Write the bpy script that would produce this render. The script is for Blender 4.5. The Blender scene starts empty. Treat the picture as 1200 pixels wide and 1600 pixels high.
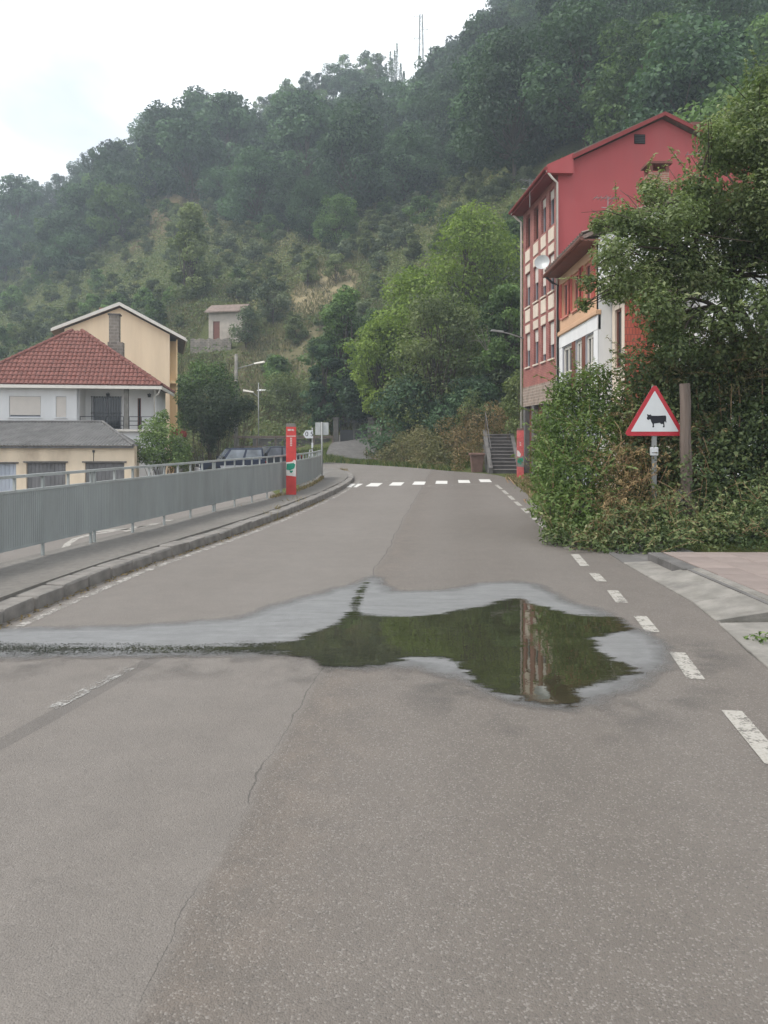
import bpy, bmesh, math, random
import numpy as np
from mathutils import Vector, Matrix

# ------------------------------------------------------------------ camera, sky, sun, exposure
scene = bpy.context.scene
col = scene.collection
random.seed(7)
FPX, HOR, CAMZ = 1200.0, 685.0, 1.6          # focal length in photo pixels, horizon row, eye height
cam_d = bpy.data.cameras.new('camera')
cam = bpy.data.objects.new('camera', cam_d)
col.objects.link(cam)
cam.location = (0, 0, CAMZ)
cam.rotation_euler = (math.radians(90), 0, 0)
cam_d.sensor_fit = 'AUTO'
cam_d.sensor_width = 36.0
cam_d.lens = FPX / 1600.0 * 36.0
cam_d.shift_y = (HOR - 800.0) / 1600.0
cam_d.clip_start = 0.05
cam_d.clip_end = 4000
scene.camera = cam

SUN_DIR = Vector((-0.62, -0.25, 0.95)).normalized()      # towards the sun
world = bpy.data.worlds.new('World')
scene.world = world
world.use_nodes = True
wn = world.node_tree
wn.nodes.clear()
w_out = wn.nodes.new('ShaderNodeOutputWorld')
w_bg = wn.nodes.new('ShaderNodeBackground')
w_bg.inputs['Strength'].default_value = 0.1
w_sky = wn.nodes.new('ShaderNodeTexSky')
w_sky.sky_type = 'NISHITA'
w_sky.sun_disc = False
w_sky.sun_elevation = math.asin(SUN_DIR.z)
w_sky.sun_rotation = math.atan2(SUN_DIR.x, SUN_DIR.y)
w_tc = wn.nodes.new('ShaderNodeTexCoord')
w_map = wn.nodes.new('ShaderNodeMapping')
w_map.inputs['Scale'].default_value = (1.0, 1.0, 2.1)
w_map.inputs['Location'].default_value = (7.9, 0.42, 1.785)
w_n = wn.nodes.new('ShaderNodeTexNoise')
w_n.inputs['Scale'].default_value = 1.55
w_n.inputs['Detail'].default_value = 7
w_n.inputs['Roughness'].default_value = 0.48
w_n.inputs['Distortion'].default_value = 0.25
w_r = wn.nodes.new('ShaderNodeValToRGB')                   # thin cloud (blue grey) to bright cloud
w_r.color_ramp.elements[0].position = 0.345
w_r.color_ramp.elements[0].color = (0, 0, 0, 1)
w_r.color_ramp.elements[1].position = 0.50
w_r.color_ramp.elements[1].color = (1, 1, 1, 1)
w_grey = wn.nodes.new('ShaderNodeMixRGB')                  # thin layer of cloud over the blue
w_grey.inputs['Fac'].default_value = 0.82
w_grey.inputs['Color2'].default_value = (3.05, 3.4, 4.1, 1)
w_mix = wn.nodes.new('ShaderNodeMixRGB')
w_mix.inputs['Color2'].default_value = (9.2, 9.5, 9.9, 1)
wn.links.new(w_tc.outputs['Generated'], w_map.inputs['Vector'])
wn.links.new(w_map.outputs[0], w_n.inputs['Vector'])
wn.links.new(w_n.outputs['Fac'], w_r.inputs['Fac'])
wn.links.new(w_sky.outputs[0], w_grey.inputs['Color1'])
wn.links.new(w_grey.outputs[0], w_mix.inputs['Color1'])
wn.links.new(w_r.outputs[0], w_mix.inputs['Fac'])
wn.links.new(w_mix.outputs[0], w_bg.inputs['Color'])
wn.links.new(w_bg.outputs[0], w_out.inputs['Surface'])

sun_d = bpy.data.lights.new('sun', 'SUN')
sun_d.energy = 1.5
sun_d.angle = math.radians(14)
sun_d.color = (1.0, 0.95, 0.88)
sun = bpy.data.objects.new('sun', sun_d)
col.objects.link(sun)
sun.rotation_euler = (-SUN_DIR).to_track_quat('-Z', 'Y').to_euler()
sun.location = (-30, -10, 60)

vs = scene.view_settings
vs.view_transform = 'Standard'
vs.look = 'None'
vs.gamma = 1.0
vs.exposure = 1.1
vs.use_curve_mapping = False
scene.cycles.use_denoising = True
scene.cycles.max_bounces = 6
scene.cycles.diffuse_bounces = 3
scene.cycles.glossy_bounces = 3
scene.cycles.transmission_bounces = 4
scene.cycles.transparent_max_bounces = 8
scene.cycles.volume_bounces = 0
scene.cycles.caustics_reflective = False
scene.cycles.caustics_refractive = False

# ------------------------------------------------------------------ helpers
def P(px, py, d):
    """a point of the place seen at photo pixel (px, py), d metres ahead"""
    return Vector(((px - 600) * d / FPX, d, CAMZ - (py - HOR) * d / FPX))

def G(px, py, z=0.0):
    """ground point at height z under photo pixel"""
    d = (CAMZ - z) * FPX / (py - HOR)
    return Vector(((px - 600) * d / FPX, d, z))

def sstep(a, b, x):
    t = np.clip((x - a) / (b - a), 0, 1)
    return t * t * (3 - 2 * t)

def tag(o, label=None, cat=None, group=None, kind=None):
    if label: o['label'] = label
    if cat: o['category'] = cat
    if group: o['group'] = group
    if kind: o['kind'] = kind
    return o

def thing(name, label, cat, loc=(0, 0, 0), rz=0.0, group=None):
    o = bpy.data.objects.new(name, None)
    o.empty_display_size = 0.2
    col.objects.link(o)
    o.location = loc
    o.rotation_euler = (0, 0, rz)
    return tag(o, label, cat, group)

def link(name, me, parent=None, mat=None):
    o = bpy.data.objects.new(name, me)
    col.objects.link(o)
    if mat is not None and len(me.materials) == 0:
        me.materials.append(mat)
    if parent is not None:
        o.parent = parent
    return o

def copy_tree(o, parent=None):
    c = o.copy()
    col.objects.link(c)
    c.parent = parent
    for ch in o.children:
        copy_tree(ch, c)
    return c

class MB:
    """collects simple solids and links them as one mesh"""
    def __init__(self):
        self.v, self.f = [], []
    def add(self, vs_, fs_):
        n = len(self.v)
        self.v += [tuple(p) for p in vs_]
        self.f += [tuple(i + n for i in f) for f in fs_]
        return self
    def box(self, x0, x1, y0, y1, z0, z1):
        return self.add([(x0, y0, z0), (x1, y0, z0), (x1, y1, z0), (x0, y1, z0), (x0, y0, z1), (x1, y0, z1), (x1, y1, z1), (x0, y1, z1)],
                        [(0, 3, 2, 1), (4, 5, 6, 7), (0, 1, 5, 4), (1, 2, 6, 5), (2, 3, 7, 6), (3, 0, 4, 7)])
    def hexa(self, lo, hi):
        """lo, hi: four points each, counterclockwise from above"""
        return self.add(list(lo) + list(hi), [(0, 3, 2, 1), (4, 5, 6, 7), (0, 1, 5, 4), (1, 2, 6, 5), (2, 3, 7, 6), (3, 0, 4, 7)])
    def extrude(self, poly, vec):
        """polygon of 3-D points pushed along vec"""
        n = len(poly)
        vec = Vector(vec)
        a = [Vector(p) for p in poly]
        b = [p + vec for p in a]
        fs_ = [tuple(range(n))[::-1], tuple(range(n, 2 * n))]
        for i in range(n):
            j = (i + 1) % n
            fs_.append((i, j, n + j, n + i))
        return self.add(a + b, fs_)
    def tube(self, pts, rad, n=8, cap=True):
        pts = [Vector(p) for p in pts]
        if not hasattr(rad, '__len__'): rad = [rad] * len(pts)
        vs_, fs_ = [], []
        up = Vector((0.13, 0.21, 1)).normalized()
        for i, p in enumerate(pts):
            d = (pts[min(i + 1, len(pts) - 1)] - pts[max(i - 1, 0)])
            d = d.normalized() if d.length > 1e-9 else Vector((0, 0, 1))
            a = d.cross(up)
            if a.length < 1e-3: a = d.cross(Vector((1, 0, 0)))
            a.normalize()
            b = d.cross(a)
            for k in range(n):
                t = 2 * math.pi * k / n
                vs_.append(p + (a * math.cos(t) + b * math.sin(t)) * rad[i])
        for i in range(len(pts) - 1):
            for k in range(n):
                k2 = (k + 1) % n
                fs_.append((i * n + k, i * n + k2, (i + 1) * n + k2, (i + 1) * n + k))
        if cap:
            fs_.append(tuple(range(n))[::-1])
            fs_.append(tuple(range((len(pts) - 1) * n, len(pts) * n)))
        return self.add(vs_, fs_)
    def grid(self, rows):
        """rows: list of equal-length lists of points"""
        n = len(rows[0])
        vs_ = [p for r in rows for p in r]
        fs_ = []
        for i in range(len(rows) - 1):
            for k in range(n - 1):
                fs_.append((i * n + k, i * n + k + 1, (i + 1) * n + k + 1, (i + 1) * n + k))
        return self.add(vs_, fs_)
    def mesh(self, name, bevel=0.0, smooth=False, seg=1, recalc=True):
        me = bpy.data.meshes.new(name)
        me.from_pydata(self.v, [], self.f)
        if recalc or bevel > 0:
            bm = bmesh.new()
            bm.from_mesh(me)
            if bevel > 0:
                bmesh.ops.remove_doubles(bm, verts=bm.verts, dist=1e-6)
                bmesh.ops.bevel(bm, geom=list(bm.edges), offset=bevel, segments=seg, affect='EDGES', profile=0.5, clamp_overlap=True)
            bmesh.ops.recalc_face_normals(bm, faces=bm.faces)
            bm.to_mesh(me)
            bm.free()
        if smooth:
            me.polygons.foreach_set('use_smooth', [True] * len(me.polygons))
        me.update()
        return me
    def build(self, name, mat, parent=None, bevel=0.0, smooth=False, seg=1, recalc=True):
        return link(name, self.mesh(name, bevel, smooth, seg, recalc), parent, mat)

# ------------------------------------------------------------------ materials
def new_mat(name):
    m = bpy.data.materials.new(name)
    m.use_nodes = True
    nt = m.node_tree
    return m, nt, nt.nodes['Principled BSDF'], nt.nodes['Material Output']

def nd(nt, typ, **kw):
    n = nt.nodes.new(typ)
    for k, v in kw.items():
        if hasattr(n, k) and k not in n.inputs: setattr(n, k, v)
        else: n.inputs[k].default_value = v
    return n

def ramp(nt, fac, stops):
    r = nt.nodes.new('ShaderNodeValToRGB')
    els = r.color_ramp.elements
    while len(els) < len(stops): els.new(0.5)
    for e, (p, c) in zip(els, stops):
        e.position = p
        e.color = tuple(c) + (1,) if len(c) == 3 else c
    nt.links.new(fac, r.inputs['Fac'])
    return r.outputs['Color']

def mth(nt, op, a, b=None, c=None, clamp=False):
    n = nt.nodes.new('ShaderNodeMath')
    n.operation = op
    n.use_clamp = clamp
    for i, x in enumerate((a, b, c)):
        if x is None: continue
        if isinstance(x, (int, float)): n.inputs[i].default_value = x
        else: nt.links.new(x, n.inputs[i])
    return n.outputs[0]

def mixc(nt, fac, a, b, blend='MIX'):
    n = nt.nodes.new('ShaderNodeMixRGB')
    n.blend_type = blend
    for key, x in (('Fac', fac), ('Color1', a), ('Color2', b)):
        if isinstance(x, (int, float)): n.inputs[key].default_value = x
        elif isinstance(x, (tuple, list)): n.inputs[key].default_value = tuple(x) + (1,) if len(x) == 3 else tuple(x)
        else: nt.links.new(x, n.inputs[key])
    return n.outputs[0]

def noise(nt, scale, detail=4, rough=0.55, vec=None, dist=0.0):
    n = nd(nt, 'ShaderNodeTexNoise', Scale=scale, Detail=detail, Roughness=rough, Distortion=dist)
    if vec is not None: nt.links.new(vec, n.inputs['Vector'])
    return n.outputs['Fac']

def coords(nt, kind='Object', scale=(1, 1, 1)):
    tc = nt.nodes.new('ShaderNodeTexCoord')
    mp = nt.nodes.new('ShaderNodeMapping')
    mp.inputs['Scale'].default_value = scale
    nt.links.new(tc.outputs[kind], mp.inputs['Vector'])
    return mp.outputs[0]

def world_pos(nt):
    g = nt.nodes.new('ShaderNodeNewGeometry')
    s = nt.nodes.new('ShaderNodeSeparateXYZ')
    nt.links.new(g.outputs['Position'], s.inputs[0])
    return g.outputs['Position'], s.outputs

def bump(nt, bsdf, height, strength=0.3, dist=0.01):
    b = nd(nt, 'ShaderNodeBump', Strength=strength, Distance=dist)
    nt.links.new(height, b.inputs['Height'])
    nt.links.new(b.outputs[0], bsdf.inputs['Normal'])

def plain(name, c, rough=0.6, var=0.18, scale=3.0, metal=0.0, spec=0.4, bmp=0.15, stretch=(1, 1, 1), fine=40.0, dirt=0.0, dirtc=(0.08, 0.07, 0.06)):
    """a coat of one colour with uneven tone, fine relief and optional dirt"""
    m, nt, b, out = new_mat(name)
    v = coords(nt, 'Object', stretch)
    n1 = noise(nt, scale, 5, 0.6, v)
    lo = tuple(x * (1 - var) for x in c)
    hi = tuple(min(1, x * (1 + var)) for x in c)
    cc = ramp(nt, n1, [(0.3, lo), (0.7, hi)])
    if dirt > 0:
        n3 = noise(nt, scale * 0.45, 7, 0.68, v, 0.4)
        f = mth(nt, 'MULTIPLY', ramp(nt, n3, [(0.48, (0, 0, 0)), (0.72, (1, 1, 1))]), dirt)
        cc = mixc(nt, f, cc, dirtc)
    nt.links.new(cc, b.inputs['Base Color'])
    n2 = noise(nt, fine, 3, 0.6, v)
    b.inputs['Roughness'].default_value = rough
    b.inputs['Metallic'].default_value = metal
    b.inputs['Specular IOR Level'].default_value = spec
    if bmp > 0: bump(nt, b, n2, bmp, 0.01)
    return m

def leaf_mat(name, ca, cb, cc=None, trans=0.28, rough=0.55, objvar=0.25):
    m, nt, b, out = new_mat(name)
    at = nd(nt, 'ShaderNodeAttribute', attribute_name='tint')
    stops = [(0.1, ca), (0.75, cb)]
    if cc: stops.append((0.97, cc))
    c = ramp(nt, at.outputs['Fac'], stops)
    oi = nt.nodes.new('ShaderNodeObjectInfo')
    k = mth(nt, 'MULTIPLY_ADD', oi.outputs['Random'], 2 * objvar, 1 - objvar)
    c = mixc(nt, 1.0, c, nt.nodes.new('ShaderNodeCombineColor').outputs[0], 'MULTIPLY')
    cmb = c.node.inputs['Color2'].links[0].from_node
    for i in range(3): nt.links.new(k, cmb.inputs[i])
    nt.links.new(c, b.inputs['Base Color'])
    b.inputs['Roughness'].default_value = rough
    b.inputs['Specular IOR Level'].default_value = 0.3
    tr = nt.nodes.new('ShaderNodeBsdfTranslucent')
    nt.links.new(mixc(nt, 1.0, c, (1.0, 1.1, 0.7), 'MULTIPLY'), tr.inputs['Color'])
    mx = nd(nt, 'ShaderNodeMixShader', Fac=trans)
    nt.links.new(b.outputs[0], mx.inputs[1])
    nt.links.new(tr.outputs[0], mx.inputs[2])
    nt.links.new(mx.outputs[0], out.inputs['Surface'])
    return m

def brick_mat(name, c1, c2, mortar, scale=1.0, bw=0.24, bh=0.075, rough=0.8, axis='XZ', bmp=0.5, ms=0.012):
    m, nt, b, out = new_mat(name)
    tc = nt.nodes.new('ShaderNodeTexCoord')
    sp = nt.nodes.new('ShaderNodeSeparateXYZ')
    nt.links.new(tc.outputs['Object'], sp.inputs[0])
    cm = nt.nodes.new('ShaderNodeCombineXYZ')
    nt.links.new(sp.outputs['XYZ'.index(axis[0])], cm.inputs[0])
    nt.links.new(sp.outputs['XYZ'.index(axis[1])], cm.inputs[1])
    br = nd(nt, 'ShaderNodeTexBrick', Scale=scale)
    br.inputs['Color1'].default_value = c1 + (1,)
    br.inputs['Color2'].default_value = c2 + (1,)
    br.inputs['Mortar'].default_value = mortar + (1,)
    br.inputs['Mortar Size'].default_value = ms
    br.inputs['Brick Width'].default_value = bw
    br.inputs['Row Height'].default_value = bh
    nt.links.new(cm.outputs[0], br.inputs['Vector'])
    n1 = noise(nt, 2.0, 6, 0.65, tc.outputs['Object'])
    c = mixc(nt, 0.45, br.outputs['Color'], ramp(nt, n1, [(0.3, (0.25, 0.25, 0.25)), (0.7, (0.85, 0.85, 0.85))]), 'OVERLAY')
    nt.links.new(c, b.inputs['Base Color'])
    b.inputs['Roughness'].default_value = rough
    h = mth(nt, 'SUBTRACT', 1.0, br.outputs['Fac'])
    bump(nt, b, h, bmp, 0.01)
    return m

M = {}
M['galv'] = plain('painted_galvanised_steel', (0.275, 0.292, 0.284), 0.6, 0.12, 2.5, 0.0, 0.35, 0.12, (1, 1, 0.25), 60, 0.45, (0.17, 0.165, 0.15))
M['galv_light'] = plain('galvanised_rail', (0.33, 0.345, 0.335), 0.5, 0.14, 4, 0.0, 0.45, 0.1, (1, 1, 1), 60, 0.35, (0.13, 0.12, 0.10))
M['steel'] = plain('dull_grey_steel', (0.25, 0.255, 0.245), 0.5, 0.12, 6, 0.3, 0.5, 0.08)
M['steel_dark'] = plain('dark_iron', (0.035, 0.035, 0.037), 0.5, 0.2, 8, 0.2, 0.5, 0.1)
M['plate_back'] = plain('sign_back_aluminium', (0.42, 0.43, 0.42), 0.5, 0.1, 4, 0.3, 0.5, 0.05)
M['sign_white'] = plain('sign_white', (0.60, 0.61, 0.62), 0.45, 0.05, 5, 0, 0.4, 0.02, dirt=0.15, dirtc=(0.35, 0.35, 0.34))
M['sign_red'] = plain('sign_red', (0.42, 0.022, 0.035), 0.4, 0.1, 5, 0, 0.4, 0.03, dirt=0.2, dirtc=(0.25, 0.03, 0.04))
M['sign_black'] = plain('sign_black', (0.012, 0.012, 0.018), 0.5, 0.05, 5, 0, 0.3, 0.0)
M['totem_red'] = plain('totem_red', (0.56, 0.055, 0.05), 0.5, 0.12, 6, 0, 0.35, 0.05, dirt=0.3, dirtc=(0.36, 0.07, 0.07))
M['totem_faded'] = plain('totem_faded_red', (0.52, 0.10, 0.095), 0.6, 0.25, 9, 0, 0.3, 0.08, dirt=0.55, dirtc=(0.42, 0.26, 0.24))
M['totem_green'] = plain('totem_green', (0.02, 0.24, 0.15), 0.5, 0.2, 20, 0, 0.3, 0.0)
M['print_white'] = plain('print_white', (0.66, 0.62, 0.58), 0.5, 0.08, 20, 0, 0.3, 0.0)
M['kerb'] = plain('worn_kerb_concrete', (0.19, 0.175, 0.158), 0.85, 0.3, 5, 0, 0.3, 0.6, fine=55, dirt=0.5, dirtc=(0.085, 0.078, 0.07))
M['concrete'] = plain('concrete', (0.215, 0.20, 0.178), 0.85, 0.28, 4, 0, 0.3, 0.5, fine=60, dirt=0.75, dirtc=(0.15, 0.14, 0.12))
M['concrete_dark'] = plain('weathered_concrete', (0.13, 0.122, 0.115), 0.88, 0.25, 3, 0, 0.3, 0.4, fine=60, dirt=0.5, dirtc=(0.06, 0.058, 0.05))
M['step'] = plain('stair_concrete', (0.085, 0.078, 0.075), 0.85, 0.2, 3, 0, 0.3, 0.3)
M['step_nose'] = plain('stair_nosing', (0.20, 0.185, 0.175), 0.85, 0.2, 3, 0, 0.3, 0.3)
M['cream'] = plain('cream_render', (0.70, 0.58, 0.43), 0.85, 0.09, 1.2, 0, 0.25, 0.2, (1, 1, 0.4), 60, 0.55, (0.34, 0.25, 0.17))
M['yellow'] = plain('pale_orange_render', (0.88, 0.68, 0.47), 0.85, 0.05, 1.2, 0, 0.25, 0.15, (1, 1, 0.13), 60, 0.35, (0.66, 0.47, 0.30))
M['yellow_deep'] = plain('orange_render', (0.76, 0.53, 0.29), 0.85, 0.05, 0.6, 0, 0.25, 0.15)
M['white'] = plain('white_render', (0.74, 0.73, 0.72), 0.8, 0.05, 1.4, 0, 0.25, 0.15, (1, 1, 0.15), 60, 0.3, (0.52, 0.50, 0.47))
M['white_trim'] = plain('white_trim', (0.72, 0.67, 0.60), 0.6, 0.06, 3, 0, 0.3, 0.05)
M['shutter'] = plain('roller_shutter_white', (0.66, 0.60, 0.54), 0.6, 0.05, 2, 0, 0.3, 0.05)
M['red_render'] = plain('red_render', (0.40, 0.088, 0.09), 0.85, 0.07, 0.8, 0, 0.25, 0.12, (1, 1, 0.13), 60, 0.5, (0.335, 0.105, 0.105))
M['red_trim'] = plain('dark_red_trim', (0.22, 0.035, 0.033), 0.6, 0.1, 2, 0, 0.3, 0.05)
M['beige_panel'] = plain('beige_panel', (0.66, 0.56, 0.46), 0.8, 0.08, 2, 0, 0.3, 0.12, dirt=0.3, dirtc=(0.45, 0.36, 0.29))
M['peach'] = plain('peach_render', (0.60, 0.38, 0.24), 0.85, 0.06, 0.8, 0, 0.25, 0.15, (1, 1, 0.5), 60, 0.25, (0.42, 0.26, 0.17))
M['pink_shutter'] = plain('red_painted_shutter', (0.48, 0.10, 0.075), 0.6, 0.1, 3, 0, 0.3, 0.05)
M['pink_frame'] = plain('salmon_window_frame', (0.56, 0.22, 0.17), 0.6, 0.1, 3, 0, 0.3, 0.05)
M['brown_frame'] = plain('brown_window_frame', (0.16, 0.055, 0.035), 0.5, 0.15, 3, 0, 0.35, 0.05)
M['grey_frame'] = plain('grey_window_frame', (0.33, 0.33, 0.36), 0.5, 0.06, 3, 0, 0.35, 0.02)
M['mauve_brick'] = brick_mat('mauve_brick', (0.30, 0.095, 0.075), (0.255, 0.08, 0.066), (0.30, 0.16, 0.135), axis='YZ', ms=0.01)
M['tile_red'] = brick_mat('red_wall_tile', (0.40, 0.085, 0.05), (0.35, 0.07, 0.042), (0.17, 0.05, 0.035), axis='XZ', bw=0.10, bh=0.22, ms=0.010)
M['brick'] = brick_mat('chimney_brick', (0.34, 0.13, 0.08), (0.27, 0.10, 0.065), (0.33, 0.25, 0.20), axis='XZ', ms=0.014)
M['stone'] = brick_mat('rubble_stone', (0.22, 0.185, 0.15), (0.14, 0.12, 0.10), (0.25, 0.22, 0.19), axis='XZ', bw=0.42, bh=0.2, ms=0.03, bmp=0.9)
M['stone_y'] = brick_mat('rubble_stone_base', (0.30, 0.22, 0.17), (0.20, 0.15, 0.12), (0.34, 0.28, 0.23), axis='YZ', bw=0.27, bh=0.13, ms=0.02, bmp=0.9)
M['clay'] = plain('clay_roof_tile', (0.185, 0.075, 0.06), 0.8, 0.28, 4, 0, 0.25, 0.2, dirt=0.4, dirtc=(0.13, 0.065, 0.05))
M['clay_old'] = plain('weathered_roof_tile', (0.20, 0.15, 0.125), 0.85, 0.25, 3, 0, 0.25, 0.2, dirt=0.4, dirtc=(0.10, 0.085, 0.07))
M['fibre'] = plain('old_fibre_cement', (0.135, 0.13, 0.125), 0.9, 0.25, 1.6, 0, 0.2, 0.3, fine=50, dirt=0.55, dirtc=(0.06, 0.06, 0.055))
M['wood_grey'] = plain('grey_plank', (0.17, 0.165, 0.165), 0.8, 0.22, 3, 0, 0.25, 0.25, (1, 1, 0.12), 30, 0.4, (0.09, 0.085, 0.08))
M['wood_blue'] = plain('pale_blue_plank', (0.40, 0.43, 0.48), 0.75, 0.12, 3, 0, 0.25, 0.2, (1, 1, 0.15), 30, 0.3, (0.25, 0.26, 0.27))
M['post_wood'] = plain('weathered_post_wood', (0.16, 0.125, 0.105), 0.85, 0.35, 7, 0, 0.2, 0.6, (1, 1, 0.07), 22, 0.4, (0.07, 0.055, 0.05))
M['bark'] = plain('bark', (0.085, 0.068, 0.052), 0.9, 0.3, 5, 0, 0.2, 0.7, (1, 1, 0.25), 18)
M['bark_pale'] = plain('dead_wood', (0.34, 0.30, 0.25), 0.9, 0.25, 5, 0, 0.2, 0.4, (1, 1, 0.3), 18)
M['twig_dry'] = plain('dry_stem', (0.27, 0.175, 0.10), 0.85, 0.25, 8, 0, 0.2, 0.1)
M['brass'] = plain('terracotta_bin', (0.17, 0.105, 0.085), 0.8, 0.2, 4, 0, 0.25, 0.2, dirt=0.4, dirtc=(0.14, 0.08, 0.06))
M['rubber'] = plain('rubber', (0.014, 0.014, 0.014), 0.8, 0.1, 4, 0, 0.2, 0.1)
M['car_navy'] = plain('navy_car_paint', (0.014, 0.022, 0.05), 0.22, 0.05, 1, 0.2, 0.6, 0.0)
M['car_grey'] = plain('charcoal_car_paint', (0.028, 0.033, 0.045), 0.25, 0.05, 1, 0.2, 0.6, 0.0)
M['car_silver'] = plain('silver_cladding', (0.48, 0.48, 0.50), 0.4, 0.05, 1, 0.3, 0.5, 0.0)
M['lens'] = plain('lamp_lens', (0.65, 0.65, 0.62), 0.15, 0.05, 1, 0, 0.6, 0.0)
M['lens_red'] = plain('tail_lamp', (0.35, 0.01, 0.01), 0.2, 0.05, 1, 0, 0.6, 0.0)

def glass_mat(name, c=(0.03, 0.035, 0.04), rough=0.06):
    m, nt, b, out = new_mat(name)
    v = coords(nt)
    n1 = noise(nt, 1.3, 3, 0.5, v)
    nt.links.new(ramp(nt, n1, [(0.35, tuple(x * 0.6 for x in c)), (0.65, tuple(x * 1.5 for x in c))]), b.inputs['Base Color'])
    b.inputs['Roughness'].default_value = rough
    b.inputs['Specular IOR Level'].default_value = 0.7
    return m
M['glass'] = glass_mat('window_glass')
M['car_glass'] = glass_mat('car_glass', (0.16, 0.18, 0.20), 0.05)  # base colour lightened to paint in sky reflected and seen through the panes
M['hut'] = plain('hut_limewash', (0.42, 0.37, 0.32), 0.9, 0.15, 1.5, 0, 0.2, 0.3, dirt=0.5, dirtc=(0.24, 0.2, 0.16))
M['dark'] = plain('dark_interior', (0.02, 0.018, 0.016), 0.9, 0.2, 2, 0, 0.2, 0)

# foliage
M['leaf_forest'] = leaf_mat('oak_foliage', (0.012, 0.029, 0.016), (0.081, 0.140, 0.068), None, 0.32, 0.6, 0.38)
M['leaf_forest_b'] = leaf_mat('chestnut_foliage', (0.026, 0.053, 0.017), (0.135, 0.215, 0.063), None, 0.35, 0.6, 0.3)
M['leaf_bright'] = leaf_mat('acacia_foliage', (0.109, 0.167, 0.026), (0.248, 0.329, 0.065), None, 0.42, 0.55, 0.12)
M['leaf_mid'] = leaf_mat('willow_foliage', (0.075, 0.106, 0.035), (0.206, 0.244, 0.094), None, 0.36, 0.55, 0.15)
M['leaf_grey'] = leaf_mat('olive_grey_foliage', (0.054, 0.081, 0.041), (0.162, 0.196, 0.101), None, 0.25, 0.6, 0.15)
M['leaf_dark'] = leaf_mat('cedar_foliage', (0.015, 0.028, 0.015), (0.045, 0.069, 0.027), None, 0.12, 0.65, 0.1)
M['leaf_shrub'] = leaf_mat('elder_foliage', (0.062, 0.106, 0.027), (0.169, 0.244, 0.069), (0.275, 0.338, 0.138), 0.38, 0.55, 0.1)
M['leaf_ivy'] = leaf_mat('ivy_foliage', (0.041, 0.070, 0.025), (0.145, 0.189, 0.070), (0.275, 0.275, 0.131), 0.28, 0.5, 0.1)
M['leaf_apple'] = leaf_mat('fruit_tree_foliage', (0.069, 0.100, 0.040), (0.210, 0.256, 0.112), (0.332, 0.346, 0.191), 0.42, 0.5, 0.1)
M['leaf_dry'] = leaf_mat('dry_vine_foliage', (0.115, 0.086, 0.037), (0.299, 0.213, 0.103), (0.414, 0.287, 0.149), 0.3, 0.7, 0.1)
M['leaf_bramble'] = leaf_mat('bramble_foliage', (0.090, 0.096, 0.038), (0.228, 0.210, 0.096), (0.360, 0.288, 0.156), 0.3, 0.65, 0.12)
M['leaf_scrub'] = leaf_mat('scrub_foliage', (0.055, 0.085, 0.030), (0.165, 0.200, 0.072), (0.262, 0.238, 0.117), 0.28, 0.7, 0.1)
M['grass'] = leaf_mat('grass_blades', (0.052, 0.098, 0.019), (0.150, 0.195, 0.052), (0.312, 0.260, 0.117), 0.3, 0.6, 0.1)
M['grass_slope'] = leaf_mat('meadow_grass_blades', (0.10, 0.10, 0.045), (0.20, 0.19, 0.085), (0.33, 0.28, 0.15), 0.3, 0.7, 0.1)
M['grass_dry'] = leaf_mat('dry_grass_blades', (0.13, 0.11, 0.05), (0.30, 0.23, 0.12), (0.42, 0.33, 0.19), 0.25, 0.7, 0.1)
M['flower'] = plain('red_flowers', (0.30, 0.03, 0.025), 0.7, 0.3, 8)

# ------------------------------------------------------------------ terrain
U_T = np.array([-0.75, -0.50, -0.417, -0.342, -0.258, -0.158, -0.083, 0.0, 0.075, 0.117, 0.167, 0.25, 0.5, 0.75])
E_T = np.array([0.24, 0.270, 0.308, 0.342, 0.388, 0.392, 0.437, 0.446, 0.449, 0.482, 0.56, 0.69, 0.86, 0.90])
R_T = np.array([270, 262, 255, 250, 245, 240, 236, 232, 228, 222, 215, 205, 190, 185])
F_T = np.array([80, 76, 72, 68, 63, 62, 63, 60, 50, 46, 43, 41, 40, 40])

RAIL = [(-5.45, 1.5), (-5.2, 3), (-4.75, 6), (-4.3, 9), (-3.83, 12), (-3.38, 15), (-2.90, 18), (-2.52, 20.5), (-2.34, 23), (-2.28, 26), (-2.36, 28.6)]
KERB = [(-4.15, -4), (-3.75, 0), (-3.52, 3.5), (-3.36, 6.69), (-3.16, 9.06), (-2.88, 10.8), (-2.53, 12.8), (-2.14, 15.7), (-1.66, 20.2), (-1.38, 24), (-1.24, 27), (-1.25, 29.5), (-1.5, 33), (-2.3, 36.5), (-4.5, 38.6), (-9, 39.6)]
EDGE_R = [(2.9, -4), (2.62, 2), (2.68, 5.4), (3.03, 7.25), (3.10, 9.85), (3.3, 13), (3.7, 18), (4.25, 23), (4.75, 28), (4.95, 31), (4.75, 34.3), (3.2, 37.7), (1.67, 41.7), (-0.6, 45.8), (-3.3, 50), (-9, 54)]

def poly_x(pl, y):
    ys = [p[1] for p in pl]
    xs = [p[0] for p in pl]
    return np.interp(y, ys, xs)

def vnoise(x, y, s, seed=0):
    """cheap smooth value noise for terrain"""
    x, y = np.asarray(x, float) / s + seed * 17.3, np.asarray(y, float) / s + seed * 5.1
    xi, yi = np.floor(x), np.floor(y)
    fx, fy = x - xi, y - yi
    fx, fy = fx * fx * (3 - 2 * fx), fy * fy * (3 - 2 * fy)
    h = lambda a, b: np.modf(np.abs(np.sin(a * 127.1 + b * 311.7 + seed) * 43758.5453))[0]
    return (h(xi, yi) * (1 - fx) + h(xi + 1, yi) * fx) * (1 - fy) + (h(xi, yi + 1) * (1 - fx) + h(xi + 1, yi + 1) * fx) * fy

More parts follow.
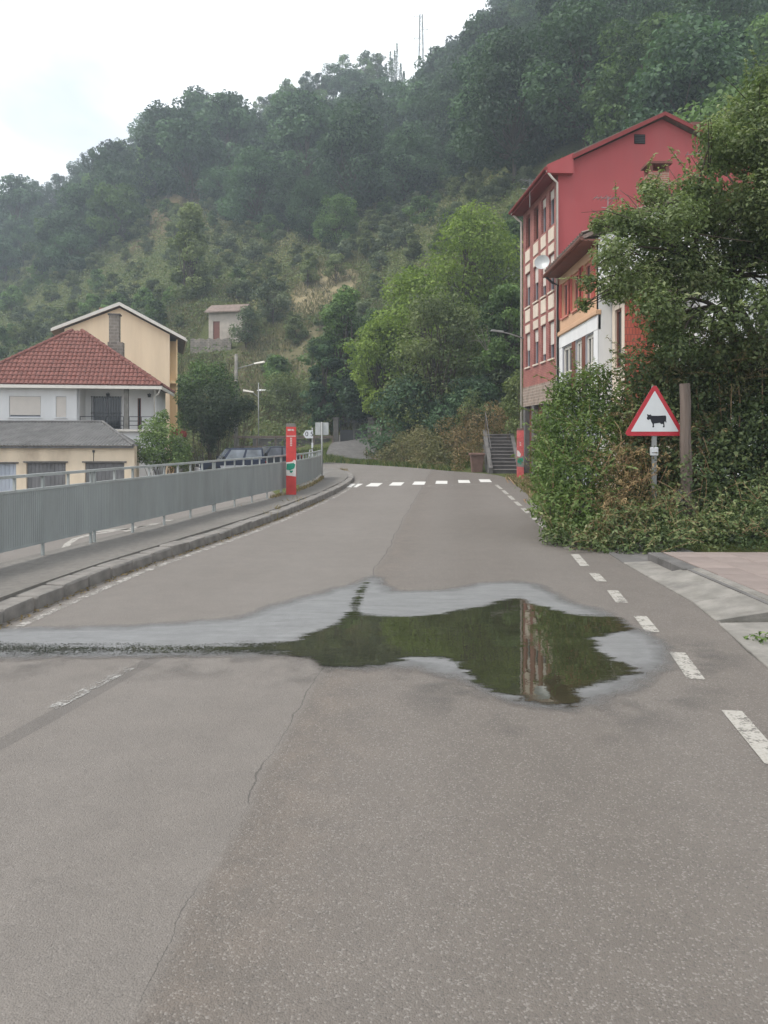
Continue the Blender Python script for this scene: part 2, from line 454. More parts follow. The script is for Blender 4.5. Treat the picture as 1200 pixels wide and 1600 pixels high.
def lower(x, y):
    """how far the ground lies below the road on the side of the garages"""
    xr = poly_x(RAIL, y)
    near = 1.55 * (1 - sstep(xr + 0.1, xr + 0.75, x))
    far = 1.1 * (1 - sstep(-13.0, -2.5, x)) + 0.4 * (1 - sstep(-24, -13, x))
    k = sstep(29.5, 38, y)
    return near * (1 - k) + far * k

def ground_z(x, y):
    x, y = np.asarray(x, float), np.asarray(y, float)
    u = np.clip(x / np.maximum(y, 1.0), -0.75, 0.75)
    e, R, F = np.interp(u, U_T, E_T), np.interp(u, U_T, R_T), np.interp(u, U_T, F_T)
    t = (y - F) / (R - F)
    tt = np.clip(t, 0, 1)
    h = e * R * (tt ** 1.04)
    h = h - np.clip(t - 1, 0, 3) * e * R * 0.55
    h = h + np.where(t > 0, np.clip(t * 4, 0, 1) * (vnoise(x, y, 34, 1) - 0.5) * 5 + np.clip(t * 8, 0, 1) * (vnoise(x, y, 9, 2) - 0.5) * 2.2, 0)
    low = lower(x, y) * (1 - sstep(70, 90, y))
    # ramp up to the iron gate and the bank beside the stairs
    ramp_ = 1.35 * sstep(50.5, 61, y) * (1 - sstep(62, 70, y)) * sstep(-11, -7, x) * (1 - sstep(0, 4, x))
    bank = 1.5 * sstep(36.6, 42, y) * sstep(3.2, 5.2, x) * (1 - sstep(46, 54, y))
    return np.maximum(h, 0) - low + ramp_ + bank * (t < 0.12)

def gz(x, y): return float(ground_z(x, y))

def hit(px, py, d0=36.0, d1=330.0):
    """where the line of sight through a photo pixel meets the hillside"""
    d = np.arange(d0, d1, 0.5)
    z = CAMZ - (py - HOR) * d / FPX
    g = ground_z((px - 600) * d / FPX, d)
    i = np.argmax(g >= z)
    return Vector(((px - 600) * d[i] / FPX, d[i], float(g[i]))) if g[i] >= z[i] else None

def ground_mat():
    m, nt, b, out = new_mat('hillside_soil_and_grass')
    pos, xyz = world_pos(nt)
    n1 = noise(nt, 0.045, 6, 0.6, pos)
    n2 = noise(nt, 0.55, 6, 0.65, pos)
    n3 = noise(nt, 5.0, 4, 0.7, pos)
    c = ramp(nt, n2, [(0.30, (0.045, 0.055, 0.022)), (0.5, (0.08, 0.085, 0.034)), (0.7, (0.12, 0.108, 0.05))])
    green = ramp(nt, n3, [(0.3, (0.045, 0.06, 0.02)), (0.7, (0.12, 0.13, 0.045))])
    c = mixc(nt, ramp(nt, n1, [(0.34, (0, 0, 0)), (0.52, (1, 1, 1))]), c, green)
    # mown meadow and dry terraces, laid out on the ground
    def patch(cx, cy, rx, ry):
        dx = mth(nt, 'DIVIDE', mth(nt, 'SUBTRACT', xyz[0], cx), rx)
        dy = mth(nt, 'DIVIDE', mth(nt, 'SUBTRACT', xyz[1], cy), ry)
        d = mth(nt, 'ADD', mth(nt, 'MULTIPLY', dx, dx), mth(nt, 'MULTIPLY', dy, dy))
        d = mth(nt, 'ADD', d, mth(nt, 'MULTIPLY', mth(nt, 'SUBTRACT', n2, 0.5), 1.2))
        return ramp(nt, d, [(0.75, (1, 1, 1)), (1.15, (0, 0, 0))])
    a = hit(505, 458); t = hit(440, 560); tb = hit(480, 620)
    c = mixc(nt, patch(a.x, a.y, 5.0, 6.5), c, ramp(nt, n3, [(0.3, (0.22, 0.18, 0.10)), (0.7, (0.33, 0.275, 0.165))]))
    c = mixc(nt, patch(t.x, t.y, 7.0, 8.0), c, ramp(nt, n2, [(0.3, (0.10, 0.092, 0.048)), (0.7, (0.18, 0.155, 0.085))]))
    r = hit(255, 330)
    c = mixc(nt, mth(nt, 'MULTIPLY', patch(r.x, r.y, 10.0, 16.0), 0.45), c, ramp(nt, n2, [(0.3, (0.15, 0.09, 0.06)), (0.7, (0.26, 0.15, 0.10))]))
    nt.links.new(c, b.inputs['Base Color'])
    b.inputs['Roughness'].default_value = 0.95
    b.inputs['Specular IOR Level'].default_value = 0.1
    bump(nt, b, n3, 0.5, 0.15)
    return m

xs = np.concatenate([np.linspace(-900, -150, 18)[:-1], np.linspace(-150, -14, 50)[:-1], np.linspace(-14, -7, 15)[:-1], np.arange(-7, 7, 0.3), np.linspace(7, 14, 15)[:-1], np.linspace(14, 150, 50)[:-1], np.linspace(150, 900, 18)])
ys = np.concatenate([np.linspace(-300, -12, 10)[:-1], np.linspace(-12, 66, 140)[:-1], np.linspace(66, 280, 90)[:-1], np.linspace(280, 900, 16)])
XX, YY = np.meshgrid(xs, ys)
ZZ = ground_z(XX, YY) - 0.03
mb = MB()
nx, ny = len(xs), len(ys)
me = bpy.data.meshes.new('ground')
idx = np.arange(nx * ny).reshape(ny, nx)
quads = np.stack([idx[:-1, :-1], idx[:-1, 1:], idx[1:, 1:], idx[1:, :-1]], -1).reshape(-1, 4)
me.from_pydata(np.stack([XX.ravel(), YY.ravel(), ZZ.ravel()], 1).tolist(), [], quads.tolist())
me.polygons.foreach_set('use_smooth', [True] * len(me.polygons))
ground = tag(link('ground', me, None, ground_mat()), kind='structure')

# ------------------------------------------------------------------ road
def asphalt_mat():
    m, nt, b, out = new_mat('worn_asphalt')
    pos, xyz = world_pos(nt)
    big = noise(nt, 0.5, 5, 0.6, pos)
    mid = noise(nt, 4.0, 5, 0.65, pos)
    fine = noise(nt, 90.0, 3, 0.6, pos)
    stones = nd(nt, 'ShaderNodeTexVoronoi', Scale=150.0)
    nt.links.new(pos, stones.inputs['Vector'])
    sc = nt.nodes.new('ShaderNodeSeparateColor')
    nt.links.new(stones.outputs['Color'], sc.inputs[0])
    # offset from the joint between the two lanes
    jn = noise(nt, 2.2, 5, 0.65, pos)
    j2 = noise(nt, 0.5, 2, 0.5, pos)
    joint = mth(nt, 'SUBTRACT', xyz[0], mth(nt, 'MULTIPLY_ADD', xyz[1], 0.085, -0.90))
    joint = mth(nt, 'ADD', joint, mth(nt, 'MULTIPLY', mth(nt, 'SUBTRACT', jn, 0.5), 0.14))
    joint = mth(nt, 'ADD', joint, mth(nt, 'MULTIPLY', mth(nt, 'SUBTRACT', j2, 0.5), 0.16))
    right = ramp(nt, joint, [(0.0, (0, 0, 0)), (0.05, (1, 1, 1))])
    base = ramp(nt, big, [(0.3, (0.157, 0.139, 0.123)), (0.7, (0.174, 0.155, 0.138))])
    base = mixc(nt, right, base, ramp(nt, big, [(0.3, (0.126, 0.109, 0.094)), (0.7, (0.143, 0.124, 0.108))]))
    base = mixc(nt, 0.35, base, ramp(nt, mid, [(0.25, (0.40, 0.40, 0.40)), (0.75, (0.60, 0.595, 0.58))]), 'OVERLAY')
    # tyre-polished tracks, drips of oil, loose grit
    lane = mth(nt, 'MODULO', mth(nt, 'ADD', joint, 20.3), 1.55)
    track = ramp(nt, mth(nt, 'ABSOLUTE', mth(nt, 'SUBTRACT', lane, 0.775)), [(0.12, (1, 1, 1)), (0.5, (0, 0, 0))])
    base = mixc(nt, mth(nt, 'MULTIPLY', track, 0.16), base, (0.20, 0.18, 0.162))
    oil = noise(nt, 1.3, 4, 0.6, pos)
    base = mixc(nt, mth(nt, 'MULTIPLY', ramp(nt, oil, [(0.66, (0, 0, 0)), (0.74, (1, 1, 1))]), 0.22), base, (0.07, 0.065, 0.06))
    # brown wear beside the joint
    wear = mth(nt, 'MULTIPLY', ramp(nt, joint, [(0.0, (0, 0, 0)), (0.10, (1, 1, 1)), (0.26, (0.75, 0.75, 0.75)), (0.7, (0, 0, 0))]), ramp(nt, mid, [(0.4, (0, 0, 0)), (0.68, (1, 1, 1))]))
    base = mixc(nt, mth(nt, 'MULTIPLY', wear, 0.2), base, (0.22, 0.168, 0.13))
    # exposed stones: pale chips, more of them in the right lane, and dark pits
    chip = ramp(nt, sc.outputs[0], [(0.86, (0, 0, 0)), (0.93, (1, 1, 1))])
    pit = ramp(nt, sc.outputs[1], [(0.83, (0, 0, 0)), (0.90, (1, 1, 1))])
    base = mixc(nt, mth(nt, 'MULTIPLY', chip, mth(nt, 'MULTIPLY_ADD', right, 0.16, 0.14)), base, (0.37, 0.34, 0.31))
    base = mixc(nt, mth(nt, 'MULTIPLY', pit, mth(nt, 'MULTIPLY_ADD', right, 0.12, 0.30)), base, (0.075, 0.068, 0.062))
    # the crack along the joint, wide here and closed there
    open_ = noise(nt, 1.1, 3, 0.6, pos)
    width = mth(nt, 'MULTIPLY', ramp(nt, mth(nt, 'ADD', open_, mth(nt, 'MULTIPLY', mth(nt, 'SUBTRACT', xyz[1], 4.0), 0.05)), [(0.36, (0, 0, 0)), (0.66, (1, 1, 1))]), 0.0065)
    cr = mth(nt, 'LESS_THAN', mth(nt, 'ABSOLUTE', joint), width)
    base = mixc(nt, mth(nt, 'MULTIPLY', cr, 0.5), base, (0.03, 0.028, 0.026))
    # tar-sealed strip across the old marking on the left
    sx = mth(nt, 'SUBTRACT', xyz[0], mth(nt, 'MULTIPLY_ADD', xyz[1], 0.215, -2.87))
    sx = mth(nt, 'ADD', sx, mth(nt, 'MULTIPLY', mth(nt, 'SUBTRACT', jn, 0.5), 0.06))
    strip = mth(nt, 'LESS_THAN', mth(nt, 'ABSOLUTE', sx), 0.065)
    strip = mth(nt, 'MULTIPLY', strip, mth(nt, 'LESS_THAN', xyz[1], 5.6))
    base = mixc(nt, mth(nt, 'MULTIPLY', strip, 0.30), base, (0.06, 0.056, 0.053))
    # wheel tracks rubbed paler along the far stretch
    nt.links.new(base, b.inputs['Base Color'])
    b.inputs['Roughness'].default_value = 0.82
    b.inputs['Specular IOR Level'].default_value = 0.35
    h = mth(nt, 'ADD', mth(nt, 'MULTIPLY', stones.outputs['Distance'], -1.2), mth(nt, 'MULTIPLY', fine, 0.6))
    h = mth(nt, 'SUBTRACT', h, mth(nt, 'MULTIPLY', cr, 4.0))
    bump(nt, b, h, 0.55, 0.006)
    return m
M['asphalt'] = asphalt_mat()

def resample(pl, n):
    pl = [Vector((p[0], p[1], 0)) for p in pl]
    L = [0]
    for a, b_ in zip(pl, pl[1:]): L.append(L[-1] + (b_ - a).length)
    out = []
    for i in range(n):
        s = L[-1] * i / (n - 1)
        k = max(j for j in range(len(L)) if L[j] <= s + 1e-9)
        k = min(k, len(pl) - 2)
        out.append(pl[k].lerp(pl[k + 1], (s - L[k]) / (L[k + 1] - L[k])))
    return out

def catmull(pl, sub=6):
    pts = [Vector((p[0], p[1], 0)) for p in pl]
    out = []
    for i in range(len(pts) - 1):
        p0, p1, p2, p3 = pts[max(i - 1, 0)], pts[i], pts[i + 1], pts[min(i + 2, len(pts) - 1)]
        for k in range(sub):
            t = k / sub
            out.append(0.5 * ((2 * p1) + (p2 - p0) * t + (2 * p0 - 5 * p1 + 4 * p2 - p3) * t * t + (3 * p1 - p0 - 3 * p2 + p3) * t ** 3))
    out.append(pts[-1])
    return out

KS, ES = catmull(KERB), catmull(EDGE_R)
def road_z(x, y):
    return -float(lower(x, y)) * float(sstep(30, 38, y)) * float(1 - sstep(-3.6, -2.4, x)) if y > 30 else 0.0
rows = []
ka, ea = resample([(p.x, p.y) for p in KS], 150), resample([(p.x, p.y) for p in ES], 150)
for a, b_ in zip(ka, ea):
    r = []
    for k in range(13):
        p = (a + Vector((-0.05, 0, 0))).lerp(b_, k / 12)
        r.append((p.x, p.y, road_z(p.x, p.y)))
    rows.append(r)
m_ = MB(); m_.grid(rows)
road = tag(m_.build('road', M['asphalt'], None, smooth=True), kind='structure')

# street and parking on the lower side
rows = []
for y in np.linspace(2, 60, 60):
    xr = float(poly_x(RAIL, y)) - 0.15 if y < 29 else float(np.interp(y, [29, 38.4, 40, 46, 53, 60], [-2.5, -7, -9.2, -9.2, -9.2, -9.2]))
    rows.append([(x, y, -float(lower(x, y)) * 1.0 + 0.0 if y > 30 else -1.55) for x in np.linspace(-34, xr, 26)])
rows = [[(x, y, z + 0.004) for x, y, z in r] for r in rows]
m_ = MB(); m_.grid(rows)
lower_street = tag(m_.build('lower_street', M['asphalt'], None, smooth=True), kind='structure')

def paint_mat(name, c, wear=0.45, scale=7.0):
    m, nt, b, out = new_mat(name)
    pos, xyz = world_pos(nt)
    n1 = noise(nt, scale, 6, 0.7, pos)
    n2 = noise(nt, 55, 3, 0.6, pos)
    nt.links.new(ramp(nt, n2, [(0.3, tuple(x * 0.8 for x in c)), (0.7, c)]), b.inputs['Base Color'])
    b.inputs['Roughness'].default_value = 0.75
    k = mth(nt, 'ADD', mth(nt, 'MULTIPLY', n1, 0.65), mth(nt, 'MULTIPLY', n2, 0.35))
    a = ramp(nt, k, [(wear - 0.06, (0, 0, 0)), (wear + 0.07, (1, 1, 1))])
    nt.links.new(a, b.inputs['Alpha'])
    return m
M['paint'] = paint_mat('white_road_paint', (0.37, 0.345, 0.305), 0.42)
M['paint_new'] = paint_mat('crossing_paint', (0.66, 0.64, 0.60), 0.27)
M['paint_old'] = paint_mat('worn_road_paint', (0.38, 0.355, 0.32), 0.50)
M['paint_ghost'] = paint_mat('almost_gone_paint', (0.36, 0.345, 0.32), 0.53, 12)

def ribbon(pl, w, z=0.004, follow=None):
    """flat strip of width w along a list of (x, y)"""
    pts = [Vector((p[0], p[1], 0)) for p in pl]
    rows_ = []
    for i, p in enumerate(pts):
        d = (pts[min(i + 1, len(pts) - 1)] - pts[max(i - 1, 0)]).normalized()
        nrm = Vector((-d.y, d.x, 0)) * (w / 2)
        a, b_ = p + nrm, p - nrm
        f = follow or (lambda x, y: 0.0)
        rows_.append([(a.x, a.y, f(a.x, a.y) + z), (b_.x, b_.y, f(b_.x, b_.y) + z)])
    return MB().grid(rows_)

# dashes along the right edge
DASH = [((1215, 1196), (1143, 1111)), ((1088, 1062), (1058, 1020)), ((1020, 988), (1000, 963)), ((972, 942), (957, 923)), ((940, 909), (928, 896)), ((914, 885), (898, 866))]
for a, b_ in DASH:
    A, B = G(*a), G(*b_)
    ribbon([(A.x, A.y), (B.x, B.y)], 0.115).build('edge_dash', M['paint'], road)
for y0, y1 in ((11.1, 11.7), (12.4, 13.0), (13.7, 14.4), (15.0, 15.7), (16.4, 17.6), (18.2, 19.4), (20.0, 21.4), (22.0, 23.6), (24.2, 26.4)):
    f = lambda y: float(np.interp(y, [10.2, 17.1, 23.1, 28.7], [2.6, 3.14, 3.62, 4.02]))
    ribbon([(f(y0), y0), (f(y1), y1)], 0.11).build('edge_dash', M['paint'], road)
A, B = G(80, 1108), G(205, 1043)
ribbon([(A.x, A.y), A.lerp(B, 0.35).xy, A.lerp(B, 0.7).xy, (B.x, B.y)], 0.085).build('old_lane_dash', M['paint_ghost'], road)
# thin line along the kerb
kl = [(p.x + 0.27, p.y) for p in KS if 3 < p.y < 30]
ribbon(kl, 0.09).build('edge_line', M['paint_old'], road)
# crossing
for px, py in ((553, 758.6), (585, 757.4), (620, 756.2), (655, 755), (690, 753.7), (725, 752.4), (758, 751.2)):
    c = G(px, py)
    dr = Vector((0.085, 1, 0)).normalized()
    a, b_ = c - dr * 0.95, c + dr * 0.95
    ribbon([(a.x, a.y), (b_.x, b_.y)], 0.42).build('crossing_stripe', M['paint_new'], road)
A, B = G(556, 751.2), G(648, 749.6)
ribbon([(A.x, A.y), (B.x, B.y)], 0.16).build('stop_line', M['paint_old'], road)
A, B = G(660, 760), G(768, 756)
ribbon([(A.x, A.y), (B.x, B.y)], 0.16).build('stop_line', M['paint_old'], road)
# markings on the lower street
lz = -1.55 + 0.004
lp = [G(x, y, -1.55) for x, y in ((98, 862), (106, 850), (118, 842), (140, 836), (185, 829), (240, 820))]
ribbon([(p.x, p.y) for p in lp], 0.2, lz + 0.004).build('curved_line', M['paint'], lower_street)
for px, py in ((172, 829), (222, 828), (240, 822), (262, 818), (282, 812)):
    c = G(px, py, -1.55)
    ribbon([(c.x - 0.5, c.y - 0.4), (c.x + 0.5, c.y + 0.5)], 0.42, lz + 0.004).build('crossing_stripe', M['paint'], lower_street)

# ------------------------------------------------------------------ puddle and damp asphalt round it, sky sheen painted in
def sdf(poly, X, Y):
    """signed distance, positive inside"""
    d = np.full(X.shape, 1e9)
    ins = np.zeros(X.shape, bool)
    n = len(poly)
    for i in range(n):
        x0, y0 = poly[i]; x1, y1 = poly[(i + 1) % n]
        ex, ey = x1 - x0, y1 - y0
        t = np.clip(((X - x0) * ex + (Y - y0) * ey) / (ex * ex + ey * ey + 1e-12), 0, 1)
        d = np.minimum(d, np.hypot(X - x0 - t * ex, Y - y0 - t * ey))
        c = ((y0 > Y) != (y1 > Y)) & (X < (x1 - x0) * (Y - y0) / (y1 - y0 + 1e-12) + x0)
        ins ^= c
    return np.where(ins, d, -d)

WET = [(-90, 979), (0, 979), (200, 976), (365, 964), (395, 951), (470, 931), (545, 911), (580, 898), (603, 903), (622, 922), (680, 921), (740, 911), (800, 906), (850, 913), (900, 938), (960, 958), (1015, 985), (1062, 1012), (1068, 1040), (1010, 1075), (945, 1104), (900, 1118), (830, 1112), (760, 1092), (700, 1066), (640, 1048), (580, 1049), (500, 1050), (492, 1034), (450, 1028), (300, 1032), (100, 1033), (-90, 1034)]
WATER = [(-90, 1003), (60, 1005), (180, 1008), (300, 1008), (400, 1006), (450, 1002), (515, 980), (540, 960), (556, 930), (573, 906), (577, 908), (566, 938), (566, 962), (640, 964), (700, 958), (740, 950), (785, 938), (815, 934), (832, 944), (900, 962), (962, 962), (990, 985), (930, 1000), (952, 1030), (1010, 1050), (965, 1064), (918, 1078), (908, 1110), (850, 1106), (800, 1091), (745, 1070), (722, 1048), (700, 1032), (650, 1030), (600, 1042), (500, 1047), (482, 1029), (440, 1024), (300, 1025), (60, 1027), (-90, 1027)]
wet_w = [(G(*p).x, G(*p).y) for p in WET]
water_w = [(G(*p).x, G(*p).y) for p in WATER]

def sheet(name, poly, margin, step, z, attrs, mat):
    """fine sheet over a region, cut to where the first distance is above -margin"""
    px_ = [p[0] for p in poly]; py_ = [p[1] for p in poly]
    gx = np.arange(min(px_) - margin, max(px_) + margin, step)
    gy = np.arange(min(py_) - margin, max(py_) + margin, step)
    X, Y = np.meshgrid(gx, gy)
    D = [sdf(a, X, Y) for _, a in attrs]
    keep = D[0] > -margin
    cell = keep[:-1, :-1] | keep[1:, :-1] | keep[:-1, 1:] | keep[1:, 1:]
    idx_ = np.arange(X.size).reshape(X.shape)
    q = np.stack([idx_[:-1, :-1], idx_[:-1, 1:], idx_[1:, 1:], idx_[1:, :-1]], -1)[cell]
    used = np.unique(q)
    remap = -np.ones(X.size, int)
    remap[used] = np.arange(len(used))
    me_ = bpy.data.meshes.new(name)
    co = np.stack([X.ravel()[used], Y.ravel()[used], np.full(len(used), z)], 1)
    me_.from_pydata(co.tolist(), [], remap[q].tolist())
    for (an, _), d in zip(attrs, D):
        at = me_.attributes.new(an, 'FLOAT', 'POINT')
        at.data.foreach_set('value', d.ravel()[used].astype(np.float32))
    return tag(link(name, me_, None, mat), kind='structure')

def damp_mat():
    m, nt, b, out = new_mat('damp_asphalt_painted_sheen')
    pos, xyz = world_pos(nt)
    wet = nd(nt, 'ShaderNodeAttribute', attribute_name='wet').outputs['Fac']
    n1 = noise(nt, 3.0, 5, 0.6, pos)
    n2 = noise(nt, 14.0, 4, 0.65, pos)
    stones = nd(nt, 'ShaderNodeTexVoronoi', Scale=85.0)
    nt.links.new(pos, stones.inputs['Vector'])
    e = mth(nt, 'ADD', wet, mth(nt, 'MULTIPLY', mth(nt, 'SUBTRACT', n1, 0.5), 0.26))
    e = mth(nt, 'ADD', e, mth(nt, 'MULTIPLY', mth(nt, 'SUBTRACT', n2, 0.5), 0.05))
    # drying edge is dark and matt, further in a thin film of water, its sky sheen painted as pale grey
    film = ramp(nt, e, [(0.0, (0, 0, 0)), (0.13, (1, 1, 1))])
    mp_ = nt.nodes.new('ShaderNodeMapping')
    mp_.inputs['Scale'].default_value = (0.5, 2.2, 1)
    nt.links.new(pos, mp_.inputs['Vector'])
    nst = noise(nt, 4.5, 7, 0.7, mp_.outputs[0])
    sc = ramp(nt, mth(nt, 'MULTIPLY_ADD', nst, 0.7, mth(nt, 'MULTIPLY', n2, 0.3)), [(0.32, (0.128, 0.126, 0.124)), (0.68, (0.225, 0.223, 0.22))])  # pale streaks of sky sheen put into the base colour
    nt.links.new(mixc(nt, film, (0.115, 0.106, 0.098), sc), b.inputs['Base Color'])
    nt.links.new(mth(nt, 'MULTIPLY_ADD', film, -0.34, 0.80), b.inputs['Roughness'])
    b.inputs['IOR'].default_value = 1.45
    b.inputs['Specular IOR Level'].default_value = 0.5
    big = noise(nt, 1.7, 5, 0.6, pos)
    stain = mth(nt, 'MULTIPLY', ramp(nt, big, [(0.47, (0, 0, 0)), (0.60, (1, 1, 1))]), ramp(nt, mth(nt, 'ADD', e, 0.6), [(0.08, (0, 0, 0)), (0.45, (1, 1, 1))]))
    near = ramp(nt, mth(nt, 'MULTIPLY_ADD', xyz[1], -0.2, 1.6), [(0.35, (0, 0, 0)), (0.45, (1, 1, 1))])
    stain = mth(nt, 'MULTIPLY', mth(nt, 'MULTIPLY', stain, near), 0.38)
    nt.links.new(mth(nt, 'MAXIMUM', ramp(nt, e, [(0.0, (0, 0, 0)), (0.05, (0.35, 0.35, 0.35)), (0.24, (1, 1, 1))]), stain), b.inputs['Alpha'])
    b.inputs['Coat Weight'].default_value = 0.0
    bump(nt, b, mth(nt, 'MULTIPLY', stones.outputs['Distance'], -1), 0.35, 0.006)
    return m
damp = sheet('damp_asphalt_painted_sheen', wet_w, 0.55, 0.04, 0.007, [('wet', wet_w)], damp_mat())

def water_mat():
    m, nt, b, out = new_mat('puddle_water')
    pos, xyz = world_pos(nt)
    wa = nd(nt, 'ShaderNodeAttribute', attribute_name='water').outputs['Fac']
    mp = nt.nodes.new('ShaderNodeMapping')
    mp.inputs['Scale'].default_value = (1.0, 1.6, 1)
    nt.links.new(pos, mp.inputs['Vector'])
    n1 = noise(nt, 4.0, 6, 0.65, mp.outputs[0])
    n2 = noise(nt, 45.0, 4, 0.7, mp.outputs[0])
    mp2 = nt.nodes.new('ShaderNodeMapping')
    mp2.inputs['Scale'].default_value = (0.45, 2.6, 1)
    nt.links.new(pos, mp2.inputs['Vector'])
    ns = noise(nt, 5.0, 6, 0.7, mp2.outputs[0])
    st = nd(nt, 'ShaderNodeTexVoronoi', Scale=120.0)
    nt.links.new(pos, st.inputs['Vector'])
    stc = nt.nodes.new('ShaderNodeSeparateColor')
    nt.links.new(st.outputs['Color'], stc.inputs[0])
    # the film is thin on the left, where stones stand out of it
    thin = ramp(nt, mth(nt, 'MULTIPLY_ADD', xyz[0], 0.2, 0.5), [(0.12, (1, 1, 1)), (0.40, (0, 0, 0))])
    e = mth(nt, 'ADD', wa, mth(nt, 'MULTIPLY', mth(nt, 'SUBTRACT', ns, 0.5), 0.42))
    e = mth(nt, 'ADD', e, mth(nt, 'MULTIPLY', mth(nt, 'SUBTRACT', n2, 0.5), 0.12))
    e = mth(nt, 'ADD', e, mth(nt, 'MULTIPLY', mth(nt, 'SUBTRACT', stc.outputs[0], 0.62), mth(nt, 'MULTIPLY_ADD', thin, 0.24, 0.04)))
    e = mth(nt, 'SUBTRACT', e, mth(nt, 'MULTIPLY', thin, 0.075))
    a = ramp(nt, e, [(0.0, (0, 0, 0)), (0.05, (1, 1, 1))])
    nt.links.new(a, b.inputs['Alpha'])
    nt.links.new(ramp(nt, n1, [(0.3, (0.022, 0.022, 0.013)), (0.7, (0.036, 0.036, 0.02))]), b.inputs['Base Color'])
    nt.links.new(ramp(nt, e, [(0.02, (0.16, 0.16, 0.16)), (0.12, (0.012, 0.012, 0.012))]), b.inputs['Roughness'])
    b.inputs['IOR'].default_value = 1.6
    b.inputs['Specular IOR Level'].default_value = 0.5
    n3 = noise(nt, 3.5, 3, 0.5, mp.outputs[0])
    n4 = noise(nt, 28.0, 2, 0.5, mp.outputs[0])
    bump(nt, b, mth(nt, 'ADD', n3, mth(nt, 'MULTIPLY', n4, 0.04)), 0.012, 0.05)
    return m
puddle = sheet('puddle', water_w, 0.14, 0.035, 0.011, [('water', water_w)], water_mat())

# ------------------------------------------------------------------ pavement on the left, kerb stones
def pavement_mat():
    m, nt, b, out = new_mat('pavement_screed')
    pos, xyz = world_pos(nt)
    n1 = noise(nt, 0.7, 6, 0.62, pos)
    n2 = noise(nt, 12, 4, 0.65, pos)
    n3 = noise(nt, 110, 3, 0.6, pos)
    c = ramp(nt, n1, [(0.3, (0.135, 0.124, 0.112)), (0.7, (0.175, 0.162, 0.147))])
    c = mixc(nt, 0.55, c, ramp(nt, n2, [(0.3, (0.36, 0.36, 0.36)), (0.7, (0.64, 0.64, 0.62))]), 'OVERLAY')
    nt.links.new(c, b.inputs['Base Color'])
    b.inputs['Roughness'].default_value = 0.88
    b.inputs['Specular IOR Level'].default_value = 0.3
    bump(nt, b, mth(nt, 'ADD', n2, mth(nt, 'MULTIPLY', n3, 0.7)), 0.4, 0.008)
    return m
RS = catmull(RAIL + [(-2.7, 32), (-3.5, 34.6), (-5.2, 36.4), (-9, 37.3)])
ra, kb = resample([(p.x - 0.16, p.y) for p in RS], 120), resample([(p.x - 0.14, p.y) for p in KS if p.y > 1.2], 120)
rows = []
for a, b_ in zip(ra, kb):
    zz = road_z(a.x, a.y)
    zk = road_z(b_.x, b_.y)
    rows.append([(a.x, a.y, zz - 1.75), (a.x, a.y, zz + 0.15)] + [(a.lerp(b_, k / 5).x, a.lerp(b_, k / 5).y, zz + (zk - zz) * k / 5 + 0.15 + 0.006 * math.sin(a.y * 1.3 + k)) for k in range(1, 6)] + [(b_.x, b_.y, zk - 0.05)])
m_ = MB(); m_.grid(rows)
pavement = tag(m_.build('pavement', pavement_mat(), None), kind='structure')

kb_ = MB(); kb_.box(-0.13, 0.13, -0.256, 0.256, -0.12, 0.135)
kerb_meshes = []
for s in range(4):
    me_ = kb_.mesh('kerb_stone', bevel=0.028, seg=2)
    rnd = random.Random(s)
    for v in me_.vertices:
        v.co += Vector((rnd.uniform(-1, 1) * 0.006, rnd.uniform(-1, 1) * 0.006, rnd.uniform(-1, 0.4) * 0.008))
    me_.materials.append(M['kerb'])
    kerb_meshes.append(me_)
line = [p for p in KS if p.y > 0]
L = sum((b_ - a).length for a, b_ in zip(line, line[1:]))
st = resample([(p.x, p.y) for p in line], int(L / 0.54))
for i in range(len(st) - 1):
    a, b_ = st[i], st[i + 1]
    c = (a + b_) / 2
    if c.y > 38.2: break
    o = link('kerb_stone', kerb_meshes[i % 4], pavement)
    o.location = (c.x - 0.05 + random.uniform(-0.012, 0.012), c.y, road_z(c.x, c.y) + random.uniform(-0.008, 0.008))
    o.rotation_euler = (random.uniform(-0.012, 0.012), random.uniform(-0.03, 0.01), math.atan2(-(b_ - a).x, (b_ - a).y) + random.uniform(-0.015, 0.015) + (math.pi if i % 3 == 0 else 0))

# ------------------------------------------------------------------ pavement on the right, with its lowered kerb
def tile_mat():
    m, nt, b, out = new_mat('red_paving_tile')
    v = coords(nt)
    n1 = noise(nt, 2.2, 6, 0.65, v)
    n2 = noise(nt, 60, 3, 0.6, v)
    c = ramp(nt, n1, [(0.3, (0.195, 0.155, 0.135)), (0.7, (0.25, 0.20, 0.178))])
    oi = nt.nodes.new('ShaderNodeObjectInfo')
    c = mixc(nt, 0.5, c, ramp(nt, oi.outputs['Random'], [(0, (0.40, 0.40, 0.40)), (1, (0.6, 0.6, 0.6))]), 'OVERLAY')
    nt.links.new(c, b.inputs['Base Color'])
    b.inputs['Roughness'].default_value = 0.85
    bump(nt, b, n2, 0.3, 0.005)
    return m
M['tile'] = tile_mat()
side = tag(MB().box(3.46, 9.5, 1.5, 9.95, -0.2, 0.108).build('side_pavement', M['concrete_dark'], None), kind='structure')
tm = MB().box(-0.2, 0.2, -0.2, 0.2, -0.02, 0.014).mesh('paving_tile', bevel=0.005)
tm.materials.append(M['tile'])
for i in range(9):
    for j in range(9):
        x, y = 3.83 + i * 0.404, 6.55 + j * 0.404
        o = link('paving_tile', tm, side)
        o.location = (x, y, 0.108 + random.uniform(-0.002, 0.002))
        o.rotation_euler = (random.uniform(-0.004, 0.004), random.uniform(-0.004, 0.004), random.uniform(-0.006, 0.006))
